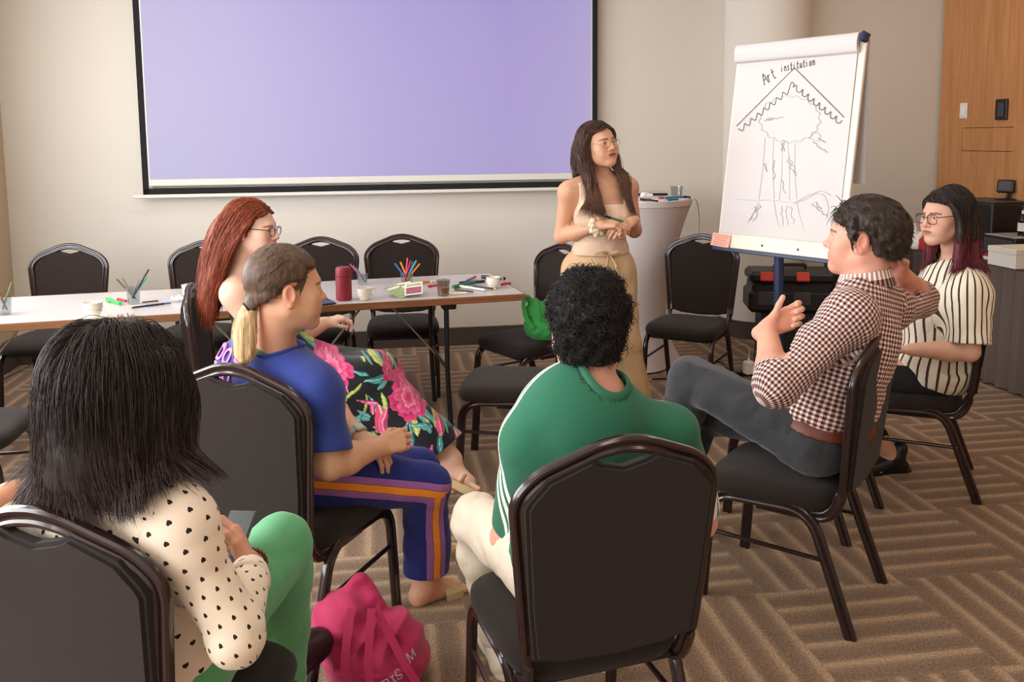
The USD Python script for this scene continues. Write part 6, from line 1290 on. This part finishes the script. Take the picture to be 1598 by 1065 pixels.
obj('skirt_cover', (V, np.array([w for i in range(len(pr) - 1) for j in range(n) for w in ((i * n + j, (i + 1) * n + (j + 1) % n, i * n + (j + 1) % n), (i * n + j, (i + 1) * n + j, (i + 1) * n + (j + 1) % n))])), 'stretch_cover', t, smooth=True)
def hz(px, py): return atz(px, py, HZ + .001)
p = hz(1008, 305) ; t = thing('laptop', 'closed laptop lying at the back of the draped high table', 'laptop', p + np.array([0, .06, 0]), -.05); plain('laptop_silver', (196, 196, 198), .35, metal=.4)
obj('base', box((.30, .20, .014), (0, 0, .008), bev=.004), 'black_plastic', t); obj('lid', box((.30, .20, .006), (0, 0, .0185), bev=.003), 'laptop_silver', t)
tumbler('empty water glass on the draped high table', hz(1056, 308), .042, .075)
for k, (px, py, a, w, l, lab) in enumerate(((1005, 312, .2, .10, .07, 'white folded paper on the high table, leftmost of its papers'), (1024, 312, -.3, .12, .08, 'white paper on the high table beside the water glass'))): obj('paper_sheet', box((w, l, .004), (0, 0, .002), R=rz(a), bev=.001), 'cup_white', None, origin=-hz(px, py), label=lab, cat='paper')
F_ = Field(); F_.cone((-.03, 0, .022), (.03, .01, .02), .017, .012, k=.01); F_.cone((-.02, 0, .03), (.0, .02, .032), .014, .01, k=.01); F_.fn(lambda P, d: np.maximum(d, .004 - P[:, 2])); obj('paper_tissue', nets(F_, .004), 'cup_white', None, smooth=True, origin=-(hz(1010, 310)), label='crumpled tissue on the high table', cat='tissue')
obj('eraser', box((.035, .025, .022), (0, 0, .011), bev=.004), 'packet_pink', None, origin=-hz(1032, 312), label='small pink eraser on the high table', cat='eraser')
for lab, a, b, col in (('blue pen lying in front of the water glass', (1038, 311), (1068, 309), 'blue'), ('light blue pen beside the blue one on the high table', (1042, 314), (1058, 313), 'teal'), ('dark navy pen lying on the high table near the presenter', (1000, 313), (1026, 316), 'dark'), ('short dark pen at the rim of the high table', (1068, 309), (1077, 310), 'dark')): stick('felt_pen', lab, hz(*a) + (0, 0, .008), hz(*b) + (0, 0, .008), .0065, col, col, 'pen')
plain('cable_white', (206, 200, 190), .6); plain('cable_black', (18, 18, 20), .5)
ad = atz(1168, 584, .03)
obj('power_cable', tube(spline([HC + (.30, -.14, HZ + .004), HC + (.35, -.16, HZ - .005), at(1091, 335, 5.95), at(1093, 380, 6.0), at(1110, 470, 6.1), at(1128, 520, 6.1), atz(1140, 540, .01), atz(1160, 538, .012), atz(1169, 545, .05), ad + (0, 0, .075)], 60), .0028, 6), 'cable_white', None, label='thin white charger cable from the high table to the adapter', cat='cable')
t = thing('power_strip', 'black power strip on the carpet behind the flip chart', 'power strip', atz(1172, 586, 0), .1); obj('body', box((.30, .055, .035), (0, 0, .0185), bev=.006), 'black_plastic', t)
for x in (-.09, -.03, .03, .09): obj('socket', lathe([(0, .037), (.019, .037), (.019, .0355), (.016, .0345), (0, .0345)], 18, (x, 0, 0)), 'dark_grey_plastic', t)
t = thing('charger_plug', 'white charger plug standing on the power strip', 'charger', atz(1168, 584, .037), .3); obj('body', box((.058, .055, .085), (0, 0, .0425), bev=.008), 'cup_white', t); obj('connector', cyl((0, 0, .084), (0, 0, .104), .007), 'cup_white', t)
obj('extension_cable', tube(spline([atz(1018, 592, .006), atz(1060, 588, .006), atz(1120, 565, .006), atz(1140, 582, .006), atz(1152, 587, .012)], 40), .005, 6), 'cable_black', None, label='black cable lying on the carpet towards the power strip', cat='cable')

# ------------------------------------------------------------------ flip chart
plain('board_cream', (236, 228, 210), .45); plain('paper_white', (212, 206, 206), .8); plain('flip_blue', (34, 44, 78), .4); plain('note_pink', (236, 178, 162), .8); plain('ink_dark', (70, 66, 72), .7); plain('ink_teal', (176, 186, 186), .7); plain('ink_pink', (206, 120, 112), .7)
FY, FT, FW, FH = -.9175, .139, .702, 1.014
fc = thing('flip_chart', 'flip chart on a blue stand with a hand-drawn tree under a roof', 'flip chart', (1.2528, 4.1313, 0), FY)
FR = np.stack([(1, 0, 0), (0, math.sin(FT), math.cos(FT)), (0, -math.cos(FT), math.sin(FT))], 1)    # board: x right, y up, z towards the viewer
FO = np.array([0, 0, 1.0027])
def fl(m): return tf(m, FR, FO)
obj('board', fl(box((FW, FH, .018), (0, FH / 2, -.011), bev=.003)), 'board_cream', fc); obj('tray', fl(box((FW + .004, .018, .05), (0, -.008, .008), bev=.003)), 'flip_blue', fc)
x, y = np.meshgrid(np.linspace(-.335, .318, 14), np.linspace(.075, .965, 20), indexing='ij'); z = .004 + .006 * np.clip((.25 - y) / .2, 0, 1) ** 2 * (.5 + .5 * np.sin(x * 9)) + .002 * np.sin(x * 14 + y * 3)
G_ = np.stack([x.ravel(), y.ravel(), z.ravel()], 1); Q_ = np.array([(i * 20 + j, (i + 1) * 20 + j, (i + 1) * 20 + j + 1, i * 20 + j + 1) for i in range(13) for j in range(19)]); B_ = G_ - (0, 0, .0035)
m = trimesh.Trimesh(np.vstack([G_, B_]), np.vstack([Q_[:, [0, 1, 2]], Q_[:, [0, 2, 3]], Q_[:, [0, 2, 1]] + 280, Q_[:, [0, 3, 2]] + 280]), process=False)
obj('paper_pad', fl(m), 'paper_white', fc, smooth=True)
rl = sg.Polygon(spline([(.0, .93), (.024, .932), (.036, .955), (.038, .985), (.030, 1.012), (.008, 1.022), (-.012, 1.018), (-.014, 1.0), (.012, 1.004), (.022, .985), (.020, .958), (.006, .946)], 60, closed=True)[:, :2])
obj('folded_sheets', fl(tf(prism(rl, .668), np.stack([(0, 0, 1), (0, 1, 0), (1, 0, 0)], 1), (-.34, 0, .0))), 'paper_white', fc, smooth=50)
obj('clamp', cat_m([fl(box((.022, .05, .045), (.345, .998, .006), bev=.008)), fl(box((FW, .02, .03), (0, 1.012, -.02), bev=.006))]), 'flip_blue', fc)
for xx in (-.08, .12): obj('screw', fl(lathe([(0, .0), (.006, 0), (.004, .003), (0, .0035)], 14, (xx, .03, -.002))), 'dark_metal', fc)
V = np.array([(x_, -.165 + .02 * math.sin(x_ * 6) + .012 * (z_ < .9), z_) for x_ in np.linspace(-.33, .35, 10) for z_ in np.linspace(1.99, 1.34, 12)]); Q_ = np.array([(i * 12 + j, (i + 1) * 12 + j, (i + 1) * 12 + j + 1, i * 12 + j + 1) for i in range(9) for j in range(11)]); V[:, 1] = .155 + .012 * np.sin(V[:, 0] * 6)
m = trimesh.Trimesh(np.vstack([V, V + (0, .003, 0)]), np.vstack([Q_[:, [0, 1, 2]], Q_[:, [0, 2, 3]], Q_[:, [0, 2, 1]] + 120, Q_[:, [0, 3, 2]] + 120]), process=False); obj('flipped_sheets', m, 'paper_white', fc, smooth=True)
obj('post', tube([(0, .03, 1.0), (0, .045, .55), (0, .05, .38)], .023, 16, ref=(1, 0, 0)), 'flip_blue', fc); obj('hub', cyl((0, .05, .42), (0, .05, .33), .034), 'black_plastic', fc)
for a in (-2.3, -.8, 1.57): obj('leg', tube([(0.02 * math.cos(a), .05 + .02 * math.sin(a), .36), (.42 * math.cos(a), .05 + .42 * math.sin(a), .012)], .013, 10), 'flip_blue', fc)
nt = obj('sticky_note', fl(box((.115, .066, .0015), (-.325, .035, .006), R=rz(-.05) @ rx(-.12))), 'note_pink', fc)
obj('note_writing', cat_m([fl(tf(box((.09 - .012 * (k % 3), .0025, .0008), (0, .022 - .011 * k, .0016)), rz(-.05) @ rx(-.12), (-.325, .035, .006))) for k in range(5)]), 'ink_pink', nt)
def board_xy(px, py):
    """Where a line of sight meets the sheet, in board coordinates."""
    R_ = rz(FY) @ FR; o = np.array([1.2528, 4.1313, 0]) + FO; n = R_[:, 2]; d = at(px, py, 4.0) - CAM0; k = np.dot(o + n * .0065 - CAM0, n) / np.dot(d, n); q = R_.T @ (CAM0 + k * d - o); return q[:2]
def stroke(pts, w, smooth=True, zz=.0072):
    p = spline(np.c_[np.asarray(pts), np.full(len(pts), 0)], max(8, 5 * len(pts)))[:, :2] if smooth and len(pts) > 2 else np.asarray(pts, float); out = []
    for a, b in zip(p[:-1], p[1:]):
        L = np.linalg.norm(b - a)
        if L < 1e-5: continue
        c, s = (b - a) / L; out.append(tf(box((L + w * .6, w, .0006)), np.array([[c, -s, 0], [s, c, 0], [0, 0, 1.]]), ((a[0] + b[0]) / 2, (a[1] + b[1]) / 2, zz + .004 * 0)))
    return out
def pxs(pts): return [board_xy(*p) for p in pts]
dark = stroke(pxs([(1149, 197), (1240, 106)]), .0028, False) + stroke(pxs([(1240, 106), (1317, 183)]), .0028, False)
zig = []
for k in range(8): a = mix((1152, 201), (1232, 136), k / 8.); b = mix((1152, 201), (1232, 136), (k + 1) / 8.); zig += [tuple(a), tuple(mix(a, b, .4) + np.array([2.5, 6.5])), tuple(mix(a, b, .8) + np.array([1.0, 2.5]))]
zig += [(1235, 129), (1239, 131), (1238, 136), (1243, 133)]
for k in range(8): a = mix((1243, 133), (1313, 188), k / 8.); b = mix((1243, 133), (1313, 188), (k + 1) / 8.); zig += [tuple(mix(a, b, .25) + np.array([-2, 7])), tuple(mix(a, b, .6) + np.array([0, 7])), tuple(b + np.array([1, 0]))]
dark += stroke(pxs(zig), .0028)
GL = {'A': [[(0, 0), (.35, 1), (.75, -.02)], [(.15, .42), (.62, .45)]], 'r': [[(.08, .62), (.1, 0)], [(.1, .4), (.25, .6), (.42, .58)]], 't': [[(.2, .95), (.2, .1), (.35, 0), (.45, .06)], [(0, .62), (.45, .66)]], 'i': [[(.1, .6), (.12, 0)], [(.1, .82), (.12, .86)]], 'n': [[(.05, .6), (.07, 0)], [(.07, .4), (.25, .62), (.42, .5), (.45, 0)]], 's': [[(.42, .56), (.2, .64), (.08, .48), (.36, .24), (.26, .02), (.02, .06)]], 'u': [[(.05, .6), (.08, .12), (.25, 0), (.42, .14), (.44, .6)], [(.44, .3), (.48, 0)]], 'o': [[(.25, .62), (.06, .46), (.06, .15), (.24, 0), (.42, .16), (.42, .46), (.25, .62)]]}
def write(word, px0, px1, h, w):
    """Handwriting from pixel to pixel along the sheet."""
    a, b = board_xy(*px0), board_xy(*px1); d = b - a; L = np.linalg.norm(d); d /= L; n = np.array([-d[1], d[0]]); adv = L / len(word); out = []
    for k, c in enumerate(word):
        for s in GL[c]: out += stroke([a + d * (adv * k + x_ * adv * 1.25) + n * (y_ * h) for x_, y_ in s], w)
    return out
dark += write('Art', (1193, 133), (1214, 119), .056, .003) + write('institution', (1219, 112), (1273, 101), .036, .0026)
obj('drawing', cat_m([fl(m) for m in dark]), 'ink_dark', fc, smooth=False)
teal = []; rng = np.random.default_rng(11)
cr_ = []
for k in range(34):
    a = 2.6 - k / 33. * 6.0; cr_.append((1232 + 45 * math.cos(a) + 3.5 * (k % 2) * math.cos(a), 186 - 34 * math.sin(a) - 3.5 * (k % 2) * math.sin(a)))
teal += stroke(pxs(cr_), .0022)
for ln in ([(1194, 215), (1190, 262), (1184, 312)], [(1207, 216), (1206, 262), (1208, 310)], [(1221, 218), (1220, 270), (1216, 312)], [(1229, 220), (1232, 270), (1232, 312)], [(1241, 222), (1240, 260), (1243, 310)], [(1148, 311), (1184, 313), (1200, 312), (1240, 316), (1262, 308), (1280, 298), (1296, 305)], [(1184, 316), (1176, 332), (1166, 348)], [(1208, 314), (1212, 340), (1218, 356)], [(1243, 314), (1249, 340), (1256, 360)], [(1262, 216), (1272, 207), (1280, 212), (1276, 220), (1264, 216)], [(1240, 318), (1262, 304), (1284, 304), (1292, 322), (1290, 342)]): teal += stroke(pxs(ln), .002)
obj('tree_drawing', cat_m([fl(m) for m in teal]), 'ink_teal', fc, smooth=False)
scr = []
for (x0, y0, x1, y1) in ((1193, 189, 1206, 184), (1199, 188, 1222, 182), (1219, 224, 1226, 236), (1220, 236, 1225, 220), (1207, 250, 1208, 280), (1228, 250, 1242, 276), (1231, 246, 1243, 270), (1219, 280, 1225, 302), (1194, 255, 1195, 268), (1170, 343, 1180, 322), (1176, 345, 1186, 320), (1219, 322, 1222, 354), (1226, 322, 1229, 352), (1233, 322, 1240, 350), (1268, 222, 1292, 238), (1276, 216, 1288, 222), (1267, 318, 1290, 338), (1272, 316, 1282, 326)):
    n = 9; d = np.array([x1 - x0, y1 - y0], float); q = unit(np.array([-d[1], d[0]])); scr += stroke(pxs([(x0 + d[0] * k / n + q[0] * s, y0 + d[1] * k / n + q[1] * s) for k in range(n + 1) for s in (rng.uniform(-2, 2),)]), .0022)
plain('ink_grey', (160, 158, 162), .7); obj('scribbled_notes', cat_m([fl(m) for m in scr]), 'ink_grey', fc, smooth=False)

# ------------------------------------------------------------------ tool cases behind the flip chart
plain('case_black', (24, 24, 26), .5, bump=.1, scale=300); plain('latch_red', (200, 62, 44), .45)
def tool_case(label, p, rot, w, d, h, base, latches):
    t = thing('tool_case', label, 'tool box', p, rot)
    obj('lower_box', box((w * .70, d * .9, base - .03), (0, 0, .03 + (base - .03) / 2), bev=.012), 'case_black', t)
    for x in (-.38, .38): obj('wheel', tf(lathe([(0, -.02), (.045, -.02), (.05, -.012), (.05, .012), (.045, .02), (0, .02)], 20), ry(math.pi / 2), (x * w * .9, .02, .05)), 'black_plastic', t)
    obj('upper_box', cat_m([box((w, d, h * .55), (0, 0, base + h * .275), bev=.022), box((w * .92, d * .94, h * .5), (0, 0, base + h * .5), bev=.02)]), 'case_black', t); obj('lid', box((w * .98, d * .98, h * .30), (0, 0, base + h * .86), bev=.025), 'case_black', t)
    for x in latches: obj('latch', box((.085, .02, .062), (x, -d / 2 - .004, base + h * .90), R=rx(-.35), bev=.006), 'latch_red', t); obj('latch_pad', box((.11, .012, .09), (x, -d / 2 - .002, base + h * .36), bev=.008), 'dark_grey_plastic', t)
    obj('carry_handle', tube(fillet([(-.10, -.02, base + h), (-.10, -.02, base + h + .035), (.10, -.02, base + h + .035), (.10, -.02, base + h)], .02), .011, 8), 'case_black', t)
    return t
tool_case('black tool case with two red latches standing behind the flip chart post', (1.85, 5.78, 0), -.12, .56, .30, .27, .40, (-.17, .06))
tool_case('taller black tool case with a red latch behind the checked man\'s head', (2.43, 6.10, 0), -.2, .44, .30, .36, .42, (-.05,))

# ------------------------------------------------------------------ skirted table along the oak wall
plain('table_skirt', (104, 92, 86), .85, bump=.15, scale=400, var=.05, vscale=8); plain('table_cloth_dark', (66, 58, 56), .8)
A0, A1, B0_, B1_ = 2.75, 3.44, -.38, -2.9; SZ = .755
st = thing('buffet_table', 'long table with a pleated grey skirt along the oak wall', 'table', WBASE, WYAW)
obj('tabletop', box((A1 - A0, B0_ - B1_, .03), ((A0 + A1) / 2, (B0_ + B1_) / 2, SZ - .015), bev=.004), 'table_cloth_dark', st)
def pleats(p0, p1, n):
    L = np.linalg.norm(np.subtract(p1, p0)); d = unit(np.r_[np.subtract(p1, p0), 0])[:2]; nn = np.array([d[1], -d[0]]); k = int(L / .009); s = np.linspace(0, L, k); w = .013 * np.sin(s / L * n * 2 * np.pi) + .005 * np.sin(s / L * n * 4.6 * np.pi + 1); V = []
    for z, a in ((SZ - .006, .25), (SZ - .12, .6), (.35, 1.0), (.012, 1.25)): V += [(p0[0] + d[0] * q + nn[0] * (w_ * a - .004), p0[1] + d[1] * q + nn[1] * (w_ * a - .004), z) for q, w_ in zip(s, w)]
    V = np.array(V); W2 = V - np.r_[nn, 0] * .003; F = []
    for i in range(3):
        for j in range(k - 1): F += [(i * k + j, i * k + j + 1, (i + 1) * k + j + 1), (i * k + j, (i + 1) * k + j + 1, (i + 1) * k + j)]
    F = np.array(F); return trimesh.Trimesh(np.vstack([V, W2]), np.vstack([F, F[:, ::-1] + len(V)]), process=False)
obj('skirt', cat_m([pleats((A0, B1_), (A0, B0_), 22), pleats((A1, B1_), (A0, B1_), 7)]), 'table_skirt', st, smooth=True)
for a, b in ((A0 + .08, B0_ - .08), (A1 - .08, B0_ - .08), (A0 + .08, B1_ + .08), (A1 - .08, B1_ + .08)): obj('leg', cyl((a, b, 0), (a, b, SZ - .03), .016), 'dark_metal', st)
def sz(px, py): return atz(px, py, SZ + .001)
p = sz(1546, 391); q = p + E1 * .155 + E2 * .24
t = thing('coffee_machine', 'large black coffee machine on the skirted table', 'coffee machine', q, WYAW)
obj('body', box((.30, .46, .31), (0, 0, .165), bev=.012), 'black_plastic', t); obj('top_plate', box((.28, .44, .012), (0, 0, .326), bev=.004), 'dark_grey_plastic', t); obj('trim_strip', box((.012, .012, .31), (-.147, -.226, .165), bev=.003), 'dark_grey_plastic', t); obj('drip_tray', box((.14, .24, .02), (-.17, 0, .012), bev=.004), 'dark_grey_plastic', t); obj('spout', box((.06, .09, .07), (-.16, 0, .20), bev=.01), 'dark_metal', t)
for x in (-.12, .12):
    for y in (-.18, .18): obj('foot', cyl((x, y, 0), (x, y, .012), .02), 'black_plastic', t)
p2 = at(1568, 318, q[1] - .02); t = thing('card_terminal', 'small black touch screen tilted on a stand on the coffee machine', 'screen', (p2[0], p2[1], q[2] + .3325), WYAW - .4)
obj('stand', cat_m([box((.12, .10, .008), (.0, 0, .004), bev=.003), box((.022, .03, .06), (.025, .01, .035), R=ry(.25), bev=.004)]), 'black_plastic', t); Rt = rz(-.5) @ rx(-.25); obj('case', tf(box((.115, .022, .095), (0, 0, 0), bev=.008), Rt, (.0, -.005, .095)), 'black_plastic', t); obj('display', tf(box((.075, .003, .06), (-.005, -.012, .002)), Rt, (.0, -.005, .095)), 'dark_grey_plastic', t)
p = sz(1560, 405); t = thing('minibar_box', 'low black appliance with bottles on it, behind the white box', 'appliance', p + E1 * .28 + E2 * .12, WYAW); obj('body', box((.40, .30, .13), (0, 0, .067), bev=.008), 'black_plastic', t); obj('top_plate', box((.39, .29, .006), (0, 0, .135), bev=.002), 'laptop_silver', t); obj('door', box((.01, .27, .10), (-.203, 0, .065), bev=.003), 'dark_grey_plastic', t); bt = p + E1 * .28 + E2 * .12 + UP * .139
glassy('bottle_glass', (60, 66, 60), tint=.35); plain('label_white', (226, 224, 216), .6)
for k, (dx, dy, lab) in enumerate(((-.06, -.04, 'dark glass bottle with a white neck label on the low appliance, left one'), (.05, .03, 'dark glass bottle on the low appliance at the picture edge'))):
    t = thing('glass_bottle', lab, 'bottle', bt + E1 * dx + E2 * dy); obj('body', lathe([(0, 0), (.030, 0), (.032, .004), (.032, .10), (.028, .118), (.013, .145), (.012, .185), (.0135, .188), (0, .188)], 24), 'bottle_glass', t, smooth=40); obj('label', lathe([(.0326, .03), (.0326, .085)], 24), 'label_white', t); obj('neck_label', lathe([(.0142, .142), (.0132, .165)], 20), 'label_white', t); obj('cap', lathe([(0, .186), (.0145, .186), (.0145, .196), (0, .198)], 18), 'dark_metal', t)
p = sz(1584, 421); t = thing('cardboard_box', 'white box at the right picture edge on the skirted table', 'box', p + E1 * .17 + E2 * .12, WYAW); obj('carton', box((.34, .24, .11), (0, 0, .055), bev=.003), 'cup_white', t); obj('lid', box((.345, .245, .035), (0, 0, .1), bev=.003), 'packet_white', t)
p = sz(1553, 405)
for k, (m_, lab) in enumerate((('cup_white', 'white leaflets stacked beside the white box'), ('cup_red', 'red booklet lying on the white leaflets'))): obj('leaflet', box((.16 - .02 * k, .12, .02), (0, 0, .010 + .021 * k), R=rz(WYAW + .15 * k), bev=.002), m_, None, origin=-(p + E1 * .02 - E2 * .02), label=lab, cat='booklet')
t = thing('small_bottle', 'tiny dark blue bottle in front of the coffee machine', 'bottle', sz(1548, 396) - E1 * .03, 0); obj('body', lathe([(0, 0), (.020, 0), (.021, .003), (.021, .045), (.009, .058), (.009, .066), (0, .066)], 20), 'phone_blue', t); obj('cap', lathe([(0, .065), (.011, .065), (.011, .082), (0, .083)], 18), 'black_plastic', t)
F_ = Field(); rng = np.random.default_rng(6)
for k in range(10): F_.cone(np.array([rng.uniform(-.07, .07), rng.uniform(-.05, .05), .03]), np.array([rng.uniform(-.04, .05), rng.uniform(-.04, .04), rng.uniform(.06, .17)]), .034, .016, k=.02)
F_.fn(lambda P, d: np.maximum(d + .01 * (meshkit.fbm(P * 30, 2, 2) - .5), .002 - P[:, 2])); obj('plastic_bag', nets(F_, .005), 'cup_white', None, smooth=True, origin=-(sz(1428, 389) + E2 * .02), label='crumpled white plastic bag on the far end of the skirted table', cat='bag')
F_ = Field(); F_.rbox((0, 0, .045), (.05, .04, .045), .02); F_.cone((-.02, 0, .09), (.02, 0, .10), .02, .012, k=.02); F_.fn(lambda P, d: d + .008 * (meshkit.fbm(P * 35, 2, 5) - .5)); obj('red_pouch', nets(F_, .005), 'cup_red', None, smooth=True, origin=-(sz(1440, 391) - E2 * .05), label='red pouch beside the white plastic bag', cat='pouch')

# ------------------------------------------------------------------ bags, phone, pen
plain('bag_magenta', (172, 26, 80), .8, bump=.25, scale=450, sheen=.2); plain('bag_green', (44, 148, 62), .75, bump=.2, scale=450, sheen=.2); plain('print_white', (232, 214, 220), .7)
BG = np.array([-.43, 2.36, 0.0]); t = thing('backpack', 'magenta cloth bag with long straps on the carpet by the ponytailed woman\'s foot', 'bag', BG, .15)
F_ = Field(); F_.ell((.03, .0, .085), (.155, .12, .10), k=.05); F_.ell((-.06, .02, .17), (.105, .10, .085), R=ry(.3), k=.04); F_.ell((.075, .0, .15), (.085, .085, .075), k=.04); F_.ell((-.045, .02, .235), (.085, .07, .05), R=ry(-.25), k=.03); F_.cone((-.12, .03, .20), (-.02, .05, .285), .03, .028, k=.03); F_.cone((-.02, .05, .285), (.05, .03, .22), .028, .02, k=.03)
F_.cone((-.13, -.08, .175), (-.01, -.10, .155), .014, .010, k=.03, op='-'); F_.cone((.05, -.09, .19), (.08, -.08, .15), .010, .006, k=.03, op='-'); F_.cone((-.01, .0, .295), (.02, -.03, .25), .014, .012, k=.02, op='-')
F_.fn(lambda P, d: np.maximum(d + .020 * (meshkit.fbm(P * np.array([9, 9, 14]), 3, 8) - .5) + .010 * np.abs(np.sin(P[:, 0] * 34 + 6 * meshkit.noise(P * 8, 3))) * (P[:, 2] > .1), .003 - P[:, 2]))
obj('body', nets(F_, .0045), 'bag_magenta', t, smooth=True)
def lay(pts, F, off=.004):
    q = np.asarray(pts, float)
    for _ in range(5): q = q + F.grad(q, .003) * (off - F(q))[:, None]
    return q
for pts in ([(-.035, -.06, .27), (-.05, -.13, .19), (-.055, -.16, .10), (-.06, -.18, .012)], [(.02, -.05, .26), (.01, -.14, .15), (.02, -.17, .07), (.035, -.20, .012)], [(.03, -.04, .255), (.10, -.11, .14), (.15, -.14, .06), (.18, -.17, .01)]):
    q = spline(pts, 24); e = F_(q); m_ = e < .004; q[m_] = lay(q[m_], F_); obj('strap', sweep(q, np.array([(-.011, -.0015), (.011, -.0015), (.011, .0015), (-.011, .0015)]), (1, .2, 0)), 'bag_magenta', t)
gl = [stroke([(0, 0), (.03, 0), (.03, .036), (0, .036), (0, 0)], .0028, False, 0), stroke([(0, .018), (.03, .018)], .0028, False, 0), stroke([(.015, 0), (.015, .036)], .0028, False, 0), stroke([(.006, .009), (.010, .009)], .003, False, 0), stroke([(.020, .027), (.025, .027)], .003, False, 0)]
mk = [m for g in gl for m in g] + [tf(meshkit.text_mesh('IS', .024, .001, bold=True), None, (.036, .012, 0)), tf(meshkit.text_mesh('SM', .024, .001, bold=True), None, (.078, .026, 0))]
m = cat_m(mk); m = m.subdivide(); v = m.vertices; o_ = np.array([.05, -.14, .045]); ax, ay = unit((.86, .30, .42)), unit((-.35, -.15, .9)); W_ = o_ + v[:, :1] * ax + v[:, 1:2] * ay
for _ in range(12): W_ = W_ + np.array([-.25, .95, .0]) * np.clip(F_(W_) - .0015, -.02, .02)[:, None]
obj('print', (W_, m.faces), 'print_white', t, smooth=False)
# green bag on the empty chair
GP = np.array([.16, 4.76, .450]); t = thing('cloth_bag', 'green cloth bag slumped on the seat of an empty chair', 'bag', GP)
F_ = Field(); F_.ell((.02, 0, .075), (.125, .09, .085), k=.05); F_.ell((-.01, 0, .15), (.08, .065, .06), k=.04); F_.cone((-.03, 0, .17), (-.075, -.02, .245), .04, .02, k=.03); F_.cone((.02, .01, .17), (.05, 0, .235), .04, .026, k=.03); F_.cone((-.075, -.02, .245), (-.105, -.02, .235), .018, .010, k=.02)
F_.fn(lambda P, d: np.maximum(d + .030 * (meshkit.fbm(P * 13, 3, 4) - .5) + .012 * np.abs(np.sin(P[:, 0] * 46 + 5 * P[:, 2])) * (P[:, 2] > .1), .002 - P[:, 2])); obj('body', nets(F_, .005), 'bag_green', t, smooth=True)
obj('strap', sweep(spline([(-.09, -.02, .235), (-.10, -.05, .20), (-.085, -.075, .13), (-.05, -.09, .08)], 18), np.array([(-.012, -.0015), (.012, -.0015), (.012, .0015), (-.012, .0015)]), (1, .3, 0)), 'bag_green', t)
# phone in the nearest woman's hand
RwL, hdL = PHONE; pn = unit((-.35, -.62, .70)); pu = unit(np.cross(np.cross(pn, (.25, .8, .5)), pn)); Rp = np.stack([np.cross(pu, pn), pu, pn], 1); pc = at(362, 850, 1.80)
t = thing('mobile_phone', 'phone held by the woman in the heart-print blouse', 'phone', pc); plain('phone_glass', (44, 46, 46), .3, spec=.25)
obj('body', tf(box((.074, .150, .008), bev=.003), Rp), 'dark_grey_plastic', t); obj('display', tf(box((.068, .142, .001), (0, 0, .0045)), Rp), 'phone_glass', t)
# green pen between the presenter's hands
Rw_, Lw_ = SHANDS; stick('felt_pen', 'dark green pen held between the standing woman\'s hands', at(943, 337, 4.14), at(972, 346, 4.18), .0055, 'green', 'dark', 'pen')
